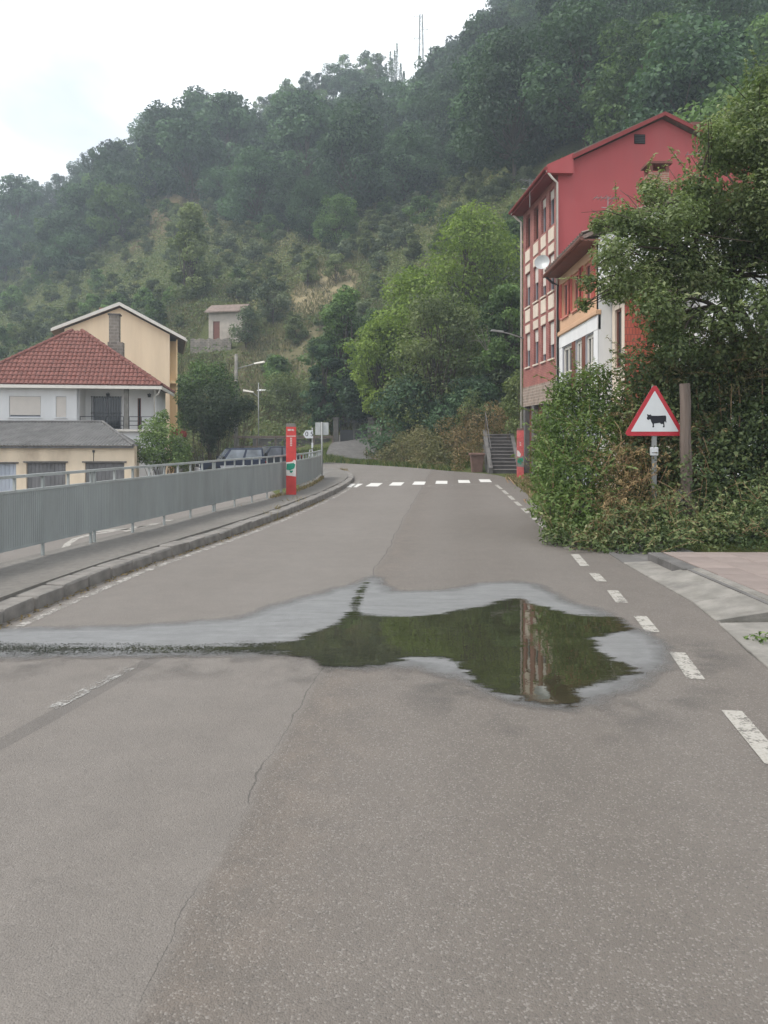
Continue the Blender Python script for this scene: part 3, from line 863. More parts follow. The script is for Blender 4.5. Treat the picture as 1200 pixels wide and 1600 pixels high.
# granite kerb of the raised part
for k in range(3):
    y0 = 8.78 + k * 0.40
    o = MB().box(3.42, 3.60, y0, y0 + 0.392, -0.05, 0.122).build('kerb_stone', M['concrete_dark'], side, bevel=0.012)
for k in range(5):
    y0 = 6.78 + k * 0.40
    MB().box(3.53, 3.625, y0, y0 + 0.394, 0.02, 0.119).build('kerb_stone', M['concrete'], side, bevel=0.008)
# sloping concrete apron
def fx(y): return float(poly_x(EDGE_R, y)) - 0.03
for k, (y0, y1) in enumerate(((6.72, 7.45), (7.46, 8.18), (8.19, 8.86), (8.87, 9.85))):
    top = 0.112 if y1 < 8.9 else 0.03
    m_ = MB()
    m_.hexa([(fx(y0), y0, -0.06), (3.53, y0, -0.06), (3.53, y1, -0.06), (fx(y1), y1, -0.06)], [(fx(y0), y0, 0.012), (3.53, y0, top), (3.53, y1, top), (fx(y1), y1, 0.012)])
    m_.build('apron_slab', M['concrete'], side, bevel=0.006)
m_ = MB()
m_.hexa([(fx(9.86), 9.86, -0.06), (4.3, 9.96, -0.06), (4.3, 11.4, -0.06), (fx(11.4), 11.4, -0.06)], [(fx(9.86), 9.86, 0.012), (4.3, 9.96, 0.03), (4.3, 11.4, 0.03), (fx(11.4), 11.4, 0.012)])
m_.build('apron_slab', M['concrete_dark'], side, bevel=0.006)
m_ = MB()
m_.hexa([(fx(5.2), 5.2, -0.06), (4.4, 5.2, -0.06), (4.4, 6.62, -0.06), (fx(6.62), 6.62, -0.06)], [(fx(5.2), 5.2, 0.012), (4.4, 5.2, 0.03), (4.4, 6.62, 0.03), (fx(6.62), 6.62, 0.012)])
m_.build('lower_slab', M['concrete'], side, bevel=0.006)
for y0, y1 in ((3.4, 5.19), (1.5, 3.39), (-0.6, 1.49), (-3.6, -0.61)):
    m_ = MB()
    m_.hexa([(fx(y0), y0, -0.06), (3.45 if y0 > 1 else 5.2, y0, -0.06), (3.45 if y0 > 1 else 5.2, y1, -0.06), (fx(y1), y1, -0.06)], [(fx(y0), y0, 0.012), (3.45 if y0 > 1 else 5.2, y0, 0.03), (3.45 if y0 > 1 else 5.2, y1, 0.03), (fx(y1), y1, 0.012)])
    m_.build('lower_slab', M['concrete'], side, bevel=0.006)

# ------------------------------------------------------------------ railing
RL = catmull(RAIL, 10)
cum = [0.0]
for a, b_ in zip(RL, RL[1:]): cum.append(cum[-1] + (b_ - a).length)
def rail_at(s):
    k = min(max(j for j in range(len(cum)) if cum[j] <= s + 1e-9), len(RL) - 2)
    p = RL[k].lerp(RL[k + 1], (s - cum[k]) / (cum[k + 1] - cum[k]))
    d = (RL[k + 1] - RL[k]).normalized()
    return p, d
railing = thing('street_railing', 'long grey-green steel railing with close vertical bars along the pavement edge', 'railing', (RL[0].x, RL[0].y, 0.15))
off = Vector((RL[0].x, RL[0].y, 0.15))
TOT = cum[-1]
s0 = 0.15
PANEL = 4.55
def rail_strip(s_a, s_b, z0, z1, w, step=0.5):
    n = max(2, int((s_b - s_a) / step) + 1)
    rows_ = []
    for i in range(n):
        p, d = rail_at(min(s_a + (s_b - s_a) * i / (n - 1), TOT - 1e-4))
        nrm = Vector((-d.y, d.x, 0)) * w / 2
        p = p - off
        rows_.append([tuple(p + nrm)[:2] + (z0,), tuple(p - nrm)[:2] + (z0,), tuple(p - nrm)[:2] + (z1,), tuple(p + nrm)[:2] + (z1,), tuple(p + nrm)[:2] + (z0,)])
    m = MB().grid(rows_)
    m.f.append((0, 1, 2, 3)); k = (n - 1) * 5
    m.f.append((k + 3, k + 2, k + 1, k))
    return m
s = s0
while s < TOT - 0.4:
    e = min(s + PANEL, TOT - 0.02)
    rail_strip(s, e, 0.985, 1.02, 0.05).build('top_rail', M['galv_light'], railing)
    rail_strip(s + 0.03, e - 0.03, 0.815, 0.845, 0.045).build('middle_rail', M['galv_light'], railing)
    rail_strip(s + 0.03, e - 0.03, 0.155, 0.185, 0.04).build('bottom_rail', M['galv'], railing)
    bars = MB()
    t = s + 0.012
    while t < e + 0.0:
        p, d = rail_at(t)
        p = p - off
        n_ = Vector((-d.y, d.x, 0))
        a, b_ = d * 0.019, n_ * 0.0175
        q = [p - a - b_, p + a - b_, p + a + b_, p - a + b_]
        bars.hexa([(v.x, v.y, 0.17) for v in q], [(v.x, v.y, 0.83) for v in q])
        t += 0.043
    tag(bars.build('bar_infill', M['galv'], railing, recalc=False), kind='stuff')
    n_post = 4 if e - s > 3 else 2
    for k in range(n_post + 1):
        t = s + 0.045 + (e - s - 0.09) * k / n_post
        p, d = rail_at(t)
        p = p - off
        pm = MB().box(-0.0135, 0.0135, -0.018, 0.018, -0.1, 0.99)
        o = pm.build('post', M['galv'], railing)
        o.location = (p.x, p.y, 0)
        o.rotation_euler = (0, 0, math.atan2(-d.x, d.y))
        if k < n_post:
            # short stub between the two upper rails half way to the next post
            t2 = t + (e - s - 0.09) / n_post / 2
            p2, d2 = rail_at(t2)
            o = MB().box(-0.015, 0.015, -0.014, 0.014, 0.84, 0.99).build('stub', M['galv_light'], railing)
            o.location = ((p2 - off).x, (p2 - off).y, 0)
            o.rotation_euler = (0, 0, math.atan2(-d2.x, d2.y))
    s = e + 0.006

# ------------------------------------------------------------------ building helpers (local frames)
class Face:
    """a wall plane: origin O, direction U along the wall, N outwards"""
    def __init__(self, O, U, N):
        self.O, self.U, self.N = Vector(O), Vector(U).normalized(), Vector(N).normalized()
    def pt(self, u, n, z):
        p = self.O + self.U * u + self.N * n
        return (p.x, p.y, z)
    def box(self, mb, u0, u1, n0, n1, z0, z1):
        lo = [self.pt(u0, n0, z0), self.pt(u1, n0, z0), self.pt(u1, n1, z0), self.pt(u0, n1, z0)]
        hi = [self.pt(u0, n0, z1), self.pt(u1, n0, z1), self.pt(u1, n1, z1), self.pt(u0, n1, z1)]
        return mb.hexa(lo, hi)
    def wall(self, mb, u0, u1, z0, z1, openings=(), depth=0.14):
        us = sorted({u0, u1} | {o[0] for o in openings} | {o[1] for o in openings})
        zs = sorted({z0, z1} | {o[2] for o in openings} | {o[3] for o in openings})
        for a, b in zip(us, us[1:]):
            for c, d in zip(zs, zs[1:]):
                mu, mz = (a + b) / 2, (c + d) / 2
                if any(o[0] < mu < o[1] and o[2] < mz < o[3] for o in openings): continue
                mb.add([self.pt(a, 0, c), self.pt(b, 0, c), self.pt(b, 0, d), self.pt(a, 0, d)], [(0, 1, 2, 3)])
        for a, b, c, d in openings:
            q = [(a, c), (b, c), (b, d), (a, d)]
            for i in range(4):
                (p0, z_0), (p1, z_1) = q[i], q[(i + 1) % 4]
                mb.add([self.pt(p0, 0, z_0), self.pt(p1, 0, z_1), self.pt(p1, -depth, z_1), self.pt(p0, -depth, z_0)], [(0, 1, 2, 3)])
        return mb
    def window(self, root, o, frame, pane, depth=0.14, mull=1, shut=0.0, shut_mat=None, sill=None, fw=0.055, trans=0):
        a, b, c, d = o
        w = root if root else None
        m = MB()
        n0, n1 = -depth, -depth + 0.06
        self.box(m, a, a + fw, n0, n1, c, d); self.box(m, b - fw, b, n0, n1, c, d)
        self.box(m, a + fw, b - fw, n0, n1, c, c + fw); self.box(m, a + fw, b - fw, n0, n1, d - fw, d)
        for k in range(mull):
            u = a + (b - a) * (k + 1) / (mull + 1)
            self.box(m, u - fw * 0.45, u + fw * 0.45, n0, n1 - 0.004, c + fw, d - fw)
        for k in range(trans):
            z = c + (d - c) * (k + 1) / (trans + 1)
            self.box(m, a + fw, b - fw, n0, n1 - 0.008, z - fw * 0.3, z + fw * 0.3)
        win = m.build('window', frame, root)
        g = MB(); self.box(g, a + 0.01, b - 0.01, n0 - 0.02, n0 + 0.015, c + 0.01, d - 0.01)
        g.build('pane', pane, win)
        if shut > 0:
            s = MB()
            z = d - 0.02
            zb = d - (d - c) * shut
            while z - 0.055 > zb:
                self.box(s, a + 0.02, b - 0.02, n1 + 0.005, n1 + 0.028, z - 0.048, z); z -= 0.055
            self.box(s, a + 0.02, b - 0.02, n1 + 0.006, n1 + 0.016, zb, d - 0.02)
            s.build('roller_shutter', shut_mat or M['shutter'], win)
        if sill:
            s = MB(); self.box(s, a - 0.06, b + 0.06, -depth, 0.06, c - 0.07, c - 0.002)
            s.build('sill', sill, win)
        return win

def yagi(parent, base, h, ang, mat):
    """small roof aerial: mast, boom and cross rods"""
    m = MB()
    b = Vector(base)
    m.tube([b, b + Vector((0, 0, h))], 0.018, 5)
    d = Vector((math.cos(ang), math.sin(ang), 0))
    n = Vector((-d.y, d.x, 0))
    t = b + Vector((0, 0, h - 0.06))
    m.tube([t - d * 0.35, t + d * 0.5], 0.013, 5)
    for k in range(6):
        c = t + d * (-0.33 + k * 0.16)
        l = (0.36 - 0.03 * k) * (1 + 0.1 * math.sin(k * 2.7))
        m.tube([c - n * l, c + n * l], 0.012, 4)
    t2 = t - Vector((0, 0, 0.35))
    m.tube([t2 - n * 0.6 + Vector((0, 0, 0.2)), t2 + n * 0.0, t2 + n * 0.6 + Vector((0, 0, 0.2))], 0.014, 4)
    return m.build('aerial', mat, parent)

def tiled_slope(A, B, C, D, tw=0.25, tl=0.38, lift=0.11):
    """roof slope A-B eave, C-D ridge (C above B, D above A) covered in overlapping curved tiles; returns an MB"""
    A, B, C, D = map(Vector, (A, B, C, D))
    m = MB()
    W = max((B - A).length, (C - D).length)
    S = ((D - A).length + (C - B).length) / 2
    up = ((D + C) / 2 - (A + B) / 2).normalized()
    du = (B - A).normalized()
    nrm = du.cross(up).normalized()
    if nrm.z < 0: nrm = -nrm
    S = ((C + D) / 2 - (A + B) / 2).dot(up)
    nrow = max(1, round(S / tl))
    for r in range(nrow):
        v0, v1 = r / nrow, min(1, (r + 1.12) / nrow)
        l0, l1 = A.lerp(D, v0), B.lerp(C, v0)
        w0 = (l1 - l0).length
        o0 = (l0 - A).dot(du)
        k0, k1 = math.floor(o0 / tw), math.ceil((o0 + w0) / tw)
        for k in range(k0, k1):
            # each tile keeps clear of the hips by being clipped to the row's own ends
            ua, ub = max(o0, k * tw), min(o0 + w0, (k + 1) * tw)
            if ub - ua < 0.03: continue
            a0, a1 = l0 + du * (ua - o0), l0 + du * (ub - o0)
            m0, m1 = A.lerp(D, v1), B.lerp(C, v1)
            s = up * ((v1 - v0) * S)
            b0, b1 = a0 + s, a1 + s
            # clip upper corners to the slope's sides
            def clampu(p):
                t = (p - m0).dot(du)
                return m0 + du * max(0, min((m1 - m0).length, t))
            b0, b1 = clampu(b0), clampu(b1)
            jig = random.uniform(-0.006, 0.006)
            q = []
            for (p, pn, h) in ((a0, a1, lift + jig), (b0, b1, 0.012)):
                for t, z in ((0.03, 0.0), (0.25, 0.75), (0.5, 1.0), (0.75, 0.75), (0.97, 0.0)):
                    q.append(p.lerp(pn, t) + nrm * (h * 0.45 + 0.05 * z))
            m.add(q, [(i, i + 1, 6 + i, 5 + i) for i in range(4)])
            m.add([q[0], q[1], q[2], q[3], q[4], a1, a0], [(0, 1, 2, 3, 4, 5, 6)])
    return m

# ------------------------------------------------------------------ red four-storey block
RB = thing('apartment_block', 'tall four-storey block with plain red gable wall and beige window panels', 'building', (7.03, 31.0, 0), math.radians(4.1))
Wd, Dp, EV, RG, RX = 8.7, 5.6, 12.55, 14.62, 4.32
m = MB()
m.extrude([(0.003, 0, -0.3), (Wd, 0, -0.3), (Wd, 0, EV), (RX, 0, RG), (0.003, 0, EV)], (0, 0.2, 0))
m.build('gable_wall', M['red_render'], RB)
m = MB(); m.box(0.42, Wd, 0.2, Dp, -0.3, EV - 0.05)
m.build('rear_wall', M['red_render'], RB)
ff = Face((0, 0, 0), (0, 1, 0), (-1, 0, 0))
colsy = [(0.55, 1.3), (1.75, 2.45), (2.95, 3.7), (4.35, 5.1)]
ops = []
for fl, zs in enumerate((4.92, 7.72, 10.45)):
    for (a, b) in colsy:
        ops.append((a, b, zs, zs + (1.55 if fl < 2 else 1.5)))
m = MB(); ff.wall(m, 0.003, Dp, 4.0, EV, ops, 0.16)
m.build('street_wall', M['mauve_brick'], RB)
for i, o in enumerate(ops):
    fl, c = divmod(i, 4)
    if fl == 2:
        ff.window(RB, o, M['brown_frame'] if c >= 2 else M['grey_frame'], M['glass'], 0.16, 0, 0.0 if c >= 2 else 0.25, None, None, 0.05)
    else:
        ff.window(RB, o, M['grey_frame'], M['glass'], 0.16, 0, (0.62, 0.8, 0.35, 0.5, 0.55, 0.7, 0.45, 0.4)[i % 8], M['shutter'], M['beige_panel'], 0.05)
for (a, b) in colsy:
    for zs in (4.92, 7.72):
        m = MB(); ff.box(m, a - 0.02, b + 0.02, -0.01, 0.03, zs + 1.58, zs + 1.95); m.build('panel', M['beige_panel'], RB, bevel=0.006)
        m = MB(); ff.box(m, a - 0.02, b + 0.02, -0.01, 0.03, zs + 2.08, zs + 2.62 if zs > 5 else zs + 2.66); m.build('panel', M['beige_panel'], RB, bevel=0.006)
# stone band over the open ground floor and its piers
m = MB(); ff.box(m, 0.0, Dp, -0.35, 0.02, 3.1, 4.0); m.build('stone_band', M['stone_y'], RB)
for u in (0.0, 1.9, 3.75, 5.25):
    m = MB(); ff.box(m, u, u + 0.35, -0.34, 0.0, -0.3, 3.1); m.build('pier', M['concrete_dark'], RB, bevel=0.01)
m = MB(); ff.box(m, 0.35, 1.9, -0.30, -0.22, -0.3, 3.1); m.build('garage_door', M['wood_grey'], RB)
m = MB(); ff.box(m, 2.25, 3.75, -0.30, -0.22, -0.3, 3.1); m.build('garage_door', M['brown_frame'], RB)
m = MB(); ff.box(m, 4.1, 5.25, -0.30, -0.22, -0.3, 3.1); m.build('garage_door', M['brown_frame'], RB)
# roof: two slopes with an overhang, boxed eave and gable trim
sl = (RG - EV) / RX
ov = 0.55
def rs(x): return EV + sl * x if x <= RX else RG - (RG - EV) / (Wd - RX) * (x - RX)
m = MB()
m.extrude([(-ov, -0.25, EV - ov * sl * 0.6 + 0.0), (RX, -0.25, RG + 0.05), (RX, -0.25, RG + 0.2), (-ov, -0.25, EV - ov * sl * 0.6 + 0.15)], (0, Dp + 0.5, 0))
m.extrude([(RX, -0.25, RG + 0.05), (Wd + ov, -0.25, EV - 0.1), (Wd + ov, -0.25, EV + 0.05), (RX, -0.25, RG + 0.2)], (0, Dp + 0.5, 0))
roof = m.build('roof', M['clay_old'], RB)
m = MB()
m.extrude([(-ov + 0.02, -0.262, EV - 0.32), (0.55, -0.262, EV - 0.32), (0.55, -0.262, EV + 0.5), (-ov + 0.02, -0.262, EV + 0.0)], (0, 0.25, 0))
m.build('eave_box', M['red_render'], RB)
m = MB(); m.box(-ov + 0.02, -0.0, -0.005, Dp + 0.2, EV - 0.32, EV - 0.24); m.build('soffit', M['red_trim'], RB)
m = MB()
m.extrude([(0.5, -0.30, rs(0.5) + 0.0), (RX, -0.30, RG + 0.03), (RX, -0.30, RG + 0.19), (0.5, -0.30, rs(0.5) + 0.17)], (0, 0.055, 0))
m.extrude([(RX, -0.30, RG + 0.03), (Wd + ov, -0.30, EV - 0.12), (Wd + ov, -0.30, EV + 0.05), (RX, -0.30, RG + 0.19)], (0, 0.055, 0))
m.build('verge_trim', M['red_trim'], roof)
m = MB(); m.tube([(-ov - 0.03, -0.28, EV - 0.16), (-ov - 0.03, Dp + 0.28, EV - 0.16)], 0.075, 8); m.build('gutter', M['red_trim'], RB)
m = MB(); m.tube([(-ov + 0.0, -0.2, EV - 0.2), (-0.3, -0.18, EV - 0.5), (-0.06, -0.06, EV - 0.65), (-0.06, -0.06, 0.1)], 0.045, 7); m.build('downpipe', M['white_trim'], RB, smooth=True)
m = MB(); m.tube([(-ov + 0.0, Dp + 0.1, EV - 0.2), (-0.25, Dp + 0.1, EV - 0.5), (-0.08, Dp + 0.05, EV - 0.65), (-0.08, Dp + 0.05, 0.1)], 0.05, 7); m.build('downpipe', M['white_trim'], RB, smooth=True)
m = MB()
m.box(3.15, 3.60, -0.03, 0.0, 13.58, 13.96)
vent = m.build('gable_vent', M['dark'], RB)
m = MB()
for k in range(5): m.box(3.17, 3.58, -0.05, -0.03, 13.61 + k * 0.07, 13.64 + k * 0.07)
m.build('vent_slat', M['steel_dark'], vent)
m = MB(); m.box(5.9, 6.95, 0.6, 1.5, 13.2, 14.62); ch = m.build('chimney', M['brick'], RB)
m = MB(); m.box(5.8, 7.05, 0.5, 1.6, 14.62, 14.76); m.build('chimney_cap', M['clay'], ch)
yagi(RB, (7.3, 0.9, 12.9), 1.6, math.radians(170), M['steel'])
# satellite dish on its arm
dish = MB()
rows = []
for r in range(5):
    rr = 0.31 * r / 4
    rows.append([(rr * math.cos(t), rr * math.sin(t), 0.10 * (r / 4) ** 2) for t in np.linspace(0, 2 * math.pi, 17)])
dish.grid(rows)
do = dish.build('satellite_dish', M['plate_back'], RB, smooth=True)
do.location = (-0.55, 0.35, 8.75); do.rotation_euler = (math.radians(78), 0, math.radians(-25))
MB().tube([(-0.55, 0.40, 8.75), (0.0, 0.45, 8.55)], 0.025, 6).build('dish_arm', M['steel'], RB)
yagi(RB, (-0.55, 2.3, 11.6), 1.2, math.radians(200), M['steel'])
# bracket lamp on the far corner
m = MB(); m.tube([(-0.02, 5.45, 6.35), (-0.7, 5.4, 6.55), (-1.05, 5.38, 6.62)], [0.035, 0.03, 0.028], 6); arm = m.build('lamp_arm', M['steel'], RB)
m = MB(); m.hexa([(-1.62, 5.28, 6.66), (-1.0, 5.30, 6.58), (-1.0, 5.46, 6.58), (-1.62, 5.46, 6.66)], [(-1.58, 5.30, 6.74), (-1.0, 5.32, 6.68), (-1.0, 5.44, 6.68), (-1.58, 5.44, 6.74)])
m.build('lamp_head', M['steel'], arm, bevel=0.01)

# ------------------------------------------------------------------ peach house with red shutters
PH = thing('terraced_house', 'peach house with red shutters and white glazed gallery beside the red block', 'building', (7.06, 25.3, 0))
fp = Face((0, 0, 0), (0, 1, 0), (-1, 0, 0))
Lp = 5.66
up_w = [(0.75, 1.85, 6.35, 7.72), (2.45, 3.45, 6.35, 7.72), (4.1, 5.15, 6.35, 7.72)]
m = MB(); fp.wall(m, 0.0, Lp, 5.85, 8.25, up_w, 0.14)
m.build('upper_wall', M['peach'], PH)
for o in up_w:
    w = fp.window(PH, o, M['pink_frame'], M['glass'], 0.14, 1, 0.0, None, M['pink_frame'], 0.09)
    for (a, b) in ((o[0] - 0.42, o[0] - 0.02), (o[1] + 0.02, o[1] + 0.42)):
        s = MB(); fp.box(s, a, b, 0.005, 0.04, o[2], o[3])
        for k in range(16):
            z = o[2] + 0.06 + k * 0.08
            fp.box(s, a + 0.04, b - 0.04, 0.04, 0.052, z, z + 0.04)
        s.build('shutter', M['pink_shutter'], w)
m = MB(); fp.box(m, -0.02, Lp, -0.1, 0.10, 5.68, 5.85); m.build('cornice', M['peach'], PH, bevel=0.02)
lo_w = [(0.55, 1.55, 3.2, 5.15), (2.1, 2.95, 3.2, 5.15), (3.6, 5.0, 3.2, 5.15)]
m = MB(); fp.wall(m, 0.0, Lp, -0.3, 5.2, lo_w, 0.12); m.build('gallery_wall', M['grey_frame'], PH)
m = MB(); fp.box(m, 0.0, Lp, -0.08, 0.035, 5.2, 5.68); m.build('white_band', M['white'], PH)
for o in lo_w: fp.window(PH, o, M['white_trim'], M['glass'], 0.12, 1, 0, None, M['white_trim'], 0.10, 1)
for (a, b) in ((0.02, 0.5), (1.62, 2.03), (3.02, 3.52), (5.06, 5.6)):
    m = MB(); fp.box(m, a, b, -0.02, 0.025, 3.0, 5.2); m.build('pilaster', M['brown_frame'] if a > 1 and a < 4 else M['white'], PH, bevel=0.01)
# end wall facing the road
m = MB(); m.extrude([(0, 0, -0.3), (6.0, 0, -0.3), (6.0, 0, 8.2), (3.0, 0, 9.55), (0, 0, 8.2)], (0, 0.2, 0)); m.build('end_wall', M['white'], PH)
m = MB(); m.box(0.2, 5.95, 0.2, Lp - 0.05, -0.3, 8.15); m.build('rear_wall', M['white'], PH)
rf = MB()
rf.extrude([(-0.55, -0.25, 8.12), (3.0, -0.25, 9.65), (3.0, -0.25, 9.78), (-0.55, -0.25, 8.25)], (0, Lp + 0.2, 0))
rf.extrude([(3.0, -0.25, 9.65), (6.5, -0.25, 8.12), (6.5, -0.25, 8.25), (3.0, -0.25, 9.78)], (0, Lp + 0.2, 0))
prf = rf.build('roof', M['clay_old'], PH)
t1 = tiled_slope((-0.58, Lp - 0.06, 8.27), (-0.58, -0.27, 8.27), (3.0, -0.27, 9.79), (3.0, Lp - 0.06, 9.79), 0.3, 0.4)
tag(t1.build('roof_tile', M['clay_old'], prf, recalc=False), kind='stuff')
m = MB(); m.box(-0.57, 0.0, -0.25, Lp - 0.05, 8.05, 8.11); m.build('soffit', M['brown_frame'], PH)
m = MB(); m.tube([(-0.62, -0.3, 8.12), (-0.62, Lp - 0.02, 8.12)], 0.07, 8); m.build('gutter', M['brown_frame'], PH)
m = MB(); m.tube([(-0.6, Lp - 0.2, 8.08), (-0.3, Lp - 0.12, 7.85), (-0.07, Lp - 0.1, 7.75), (-0.07, Lp - 0.1, 0.2)], 0.045, 7); m.build('downpipe', M['steel_dark'], PH, smooth=True)
m = MB(); m.box(2.45, 3.15, 2.2, 2.8, 9.3, 11.15); ch = m.build('chimney', M['brick'], PH)
m = MB()
for (x, y) in ((2.45, 2.2), (3.03, 2.2), (2.45, 2.68), (3.03, 2.68)): m.box(x, x + 0.12, y, y + 0.12, 11.15, 11.42)
m.box(2.36, 3.24, 2.1, 2.9, 11.42, 11.5); m.build('chimney_cap', M['clay'], ch)
yagi(PH, (0.9, 2.0, 8.6), 1.6, math.radians(185), M['steel'])
yagi(PH, (4.0, 1.5, 9.0), 2.6, math.radians(170), M['steel'])

# ------------------------------------------------------------------ red tiled house in front of it
TH = thing('tiled_house', 'narrow house faced in red tiles with pale flat eave next to peach house', 'building', (7.5, 23.95, 0))
ft = Face((0, 0, 0), (0, 1, 0), (-1, 0, 0))
m = MB(); ft.wall(m, 0, 1.3, -0.3, 6.4, [(0.3, 1.0, 3.85, 5.75)], 0.12); m.build('street_wall', M['beige_panel'], TH)
ft.window(TH, (0.3, 1.0, 3.85, 5.75), M['brown_frame'], M['glass'], 0.12, 0, 0, None, M['white_trim'], 0.08)
m = MB(); m.box(0.004, 1.06, 0.0, 0.16, -0.3, 6.4); m.build('tiled_wall', M['tile_red'], TH)
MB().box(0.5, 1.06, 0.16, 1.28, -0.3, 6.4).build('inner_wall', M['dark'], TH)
m = MB(); m.box(-0.45, 3.4, -0.5, 1.33, 6.42, 6.62); m.build('eave_slab', M['white_trim'], TH, bevel=0.02)
m = MB(); m.box(1.06, 1.5, 0.1, 1.25, -0.3, 6.4); m.build('corner_wall', M['beige_panel'], TH)
m = MB(); m.box(0.92, 1.3, -0.28, 0.1, 4.52, 4.62); m.build('balcony_slab', M['white_trim'], TH)
m = MB(); m.box(0.96, 1.28, -0.24, 0.1, 3.9, 4.52); m.build('balcony_front', M['beige_panel'], TH)

WB = thing('rendered_house', 'white rendered house mostly hidden behind the fruit tree', 'building', (9.1, 20.8, 0))
m = MB(); m.box(0, 5.5, 0, 3.1, -0.3, 6.0); m.build('wall', M['white'], WB)
m = MB(); m.extrude([(-0.35, -0.35, 5.95), (2.7, -0.35, 7.2), (5.85, -0.35, 5.95), (5.85, -0.35, 6.1), (2.7, -0.35, 7.35), (-0.35, -0.35, 6.1)], (0, 3.8, 0)); m.build('roof', M['clay_old'], WB)
fw_ = Face((0, 0, 0), (1, 0, 0), (0, -1, 0))
m = MB(); fw_.box(m, 1.0, 1.9, 0.0, 0.05, 3.6, 4.9); w = m.build('window', M['white_trim'], WB)
m = MB(); fw_.box(m, 1.06, 1.84, 0.045, 0.06, 3.66, 4.84); m.build('pane', M['glass'], w)

# ------------------------------------------------------------------ white house with hipped red roof
WH = thing('hipped_house', 'white house with hipped red tile roof and shaded porch', 'building', (-22.95, 42.75, -1.55), math.radians(10))
W_, D_ = 9.75, 6.6
z0 = 1.55                        # local zero lies on the lower street
fh = Face((0, 0, 0), (1, 0, 0), (0, -1, 0))
oph = [(1.95, 3.62, 2.80 + z0, 3.98 + z0), (4.42, 4.98, 2.80 + z0, 3.98 + z0)]
m = MB(); fh.wall(m, 0, 5.7, 0, 4.6 + z0, oph, 0.12); m.build('front_wall', M['white'], WH)
fh.window(WH, oph[0], M['grey_frame'], M['glass'], 0.12, 0, 0.90, M['shutter'], M['white'], 0.05)
fh.window(WH, oph[1], M['grey_frame'], M['glass'], 0.12, 0, 0.99, M['shutter'], M['white'], 0.05)
m = MB(); m.box(0, W_, 0.002, D_, 0, 2.1 + z0); m.build('basement', M['white'], WH)
m = MB(); m.box(5.55, 5.7, 0.0, 1.6, 2.1 + z0, 4.6 + z0); m.build('side_wall', M['white'], WH)
MB().box(0.0, 0.15, 0.003, D_, 2.1 + z0, 4.6 + z0).build('side_wall', M['white'], WH)
fb = Face((0, 1.6, 0), (1, 0, 0), (0, -1, 0))
m = MB(); fb.wall(m, 5.7, W_, 2.1 + z0, 4.6 + z0, [(6.1, 7.7, 2.15 + z0, 4.05 + z0), (8.65, 8.85, 2.15 + z0, 4.0 + z0)], 0.14); m.build('porch_wall', M['white'], WH)
fb.window(WH, (6.1, 7.7, 2.15 + z0, 4.05 + z0), M['grey_frame'], M['glass'], 0.14, 1)
fb.window(WH, (8.65, 8.85, 2.15 + z0, 4.0 + z0), M['brown_frame'], M['dark'], 0.14, 0)
g = MB()
for k in range(12): g.tube([(6.06 + k * 0.15, 1.54, 2.16 + z0), (6.06 + k * 0.15, 1.54, 4.1 + z0)], 0.016, 5)
for zz in (2.2, 3.1, 4.06): g.tube([(6.0, 1.54, zz + z0), (7.78, 1.54, zz + z0)], 0.016, 5)
g.build('window_grille', M['steel_dark'], WH)
m = MB(); m.box(W_ - 0.14, W_, 1.4, D_, 2.1 + z0, 4.6 + z0); m.build('side_wall', M['white'], WH)
m = MB(); m.box(8.1, 8.36, 0.02, 0.28, 2.1 + z0, 4.6 + z0); m.build('porch_pillar', M['concrete'], WH, bevel=0.015)
m = MB(); m.box(5.7, W_ + 0.15, -0.16, 1.6, 2.0 + z0, 2.13 + z0); m.build('porch_floor', M['white_trim'], WH)
g = MB()
for (a, b) in ((5.72, 8.08), (8.4, W_)):
    for zz in (2.35, 2.6, 2.85): g.tube([(a, 0.06, zz + z0), (b, 0.06, zz + z0)], 0.02, 5)
    n = int((b - a) / 1.1) + 1
    for k in range(n + 1): g.tube([(a + (b - a) * k / n, 0.06, 2.13 + z0), (a + (b - a) * k / n, 0.06, 2.87 + z0)], 0.02, 5)
g.tube([(W_, 0.06, 2.85 + z0), (W_ + 0.02, 1.5, 2.85 + z0)], 0.02, 5)
g.build('porch_railing', M['steel_dark'], WH)
for x in (7.0, 9.35):
    m = MB(); m.tube([(x, 1.55, 4.28 + z0), (x, 1.42, 4.3 + z0)], 0.02, 5); m.hexa([(x - .07, 1.33, 4.05 + z0), (x + .07, 1.33, 4.05 + z0), (x + .07, 1.47, 4.05 + z0), (x - .07, 1.47, 4.05 + z0)], [(x - .1, 1.3, 4.25 + z0), (x + .1, 1.3, 4.25 + z0), (x + .1, 1.5, 4.25 + z0), (x - .1, 1.5, 4.25 + z0)])
    m.build('porch_lantern', M['steel_dark'], WH)
# roof
o_ = 0.5
zE, zP = 4.62 + z0, 8.15 + z0
e00, e10, e11, e01 = Vector((-o_, -o_, zE)), Vector((W_ + o_, -o_, zE)), Vector((W_ + o_, D_ + o_, zE)), Vector((-o_, D_ + o_, zE))
r0, r1 = Vector((4.6, D_ / 2, zP)), Vector((5.15, D_ / 2, zP))
m = MB()
m.add([e00, e10, e11, e01, r0, r1], [(0, 1, 5, 4), (1, 2, 5), (2, 3, 4, 5), (3, 0, 4), (0, 3, 2, 1)])
rfh = m.build('roof', M['clay'], WH)
tt_ = tiled_slope(e00, e10, r1, r0, 0.24, 0.36)
tag(tt_.build('roof_tile', M['clay'], rfh, recalc=False), kind='stuff')
tt_ = tiled_slope(e10, e11, r1 + Vector((0, 0.05, 0)), r1 - Vector((0, 0.05, 0)), 0.24, 0.36)
tag(tt_.build('roof_tile', M['clay'], rfh, recalc=False), kind='stuff')
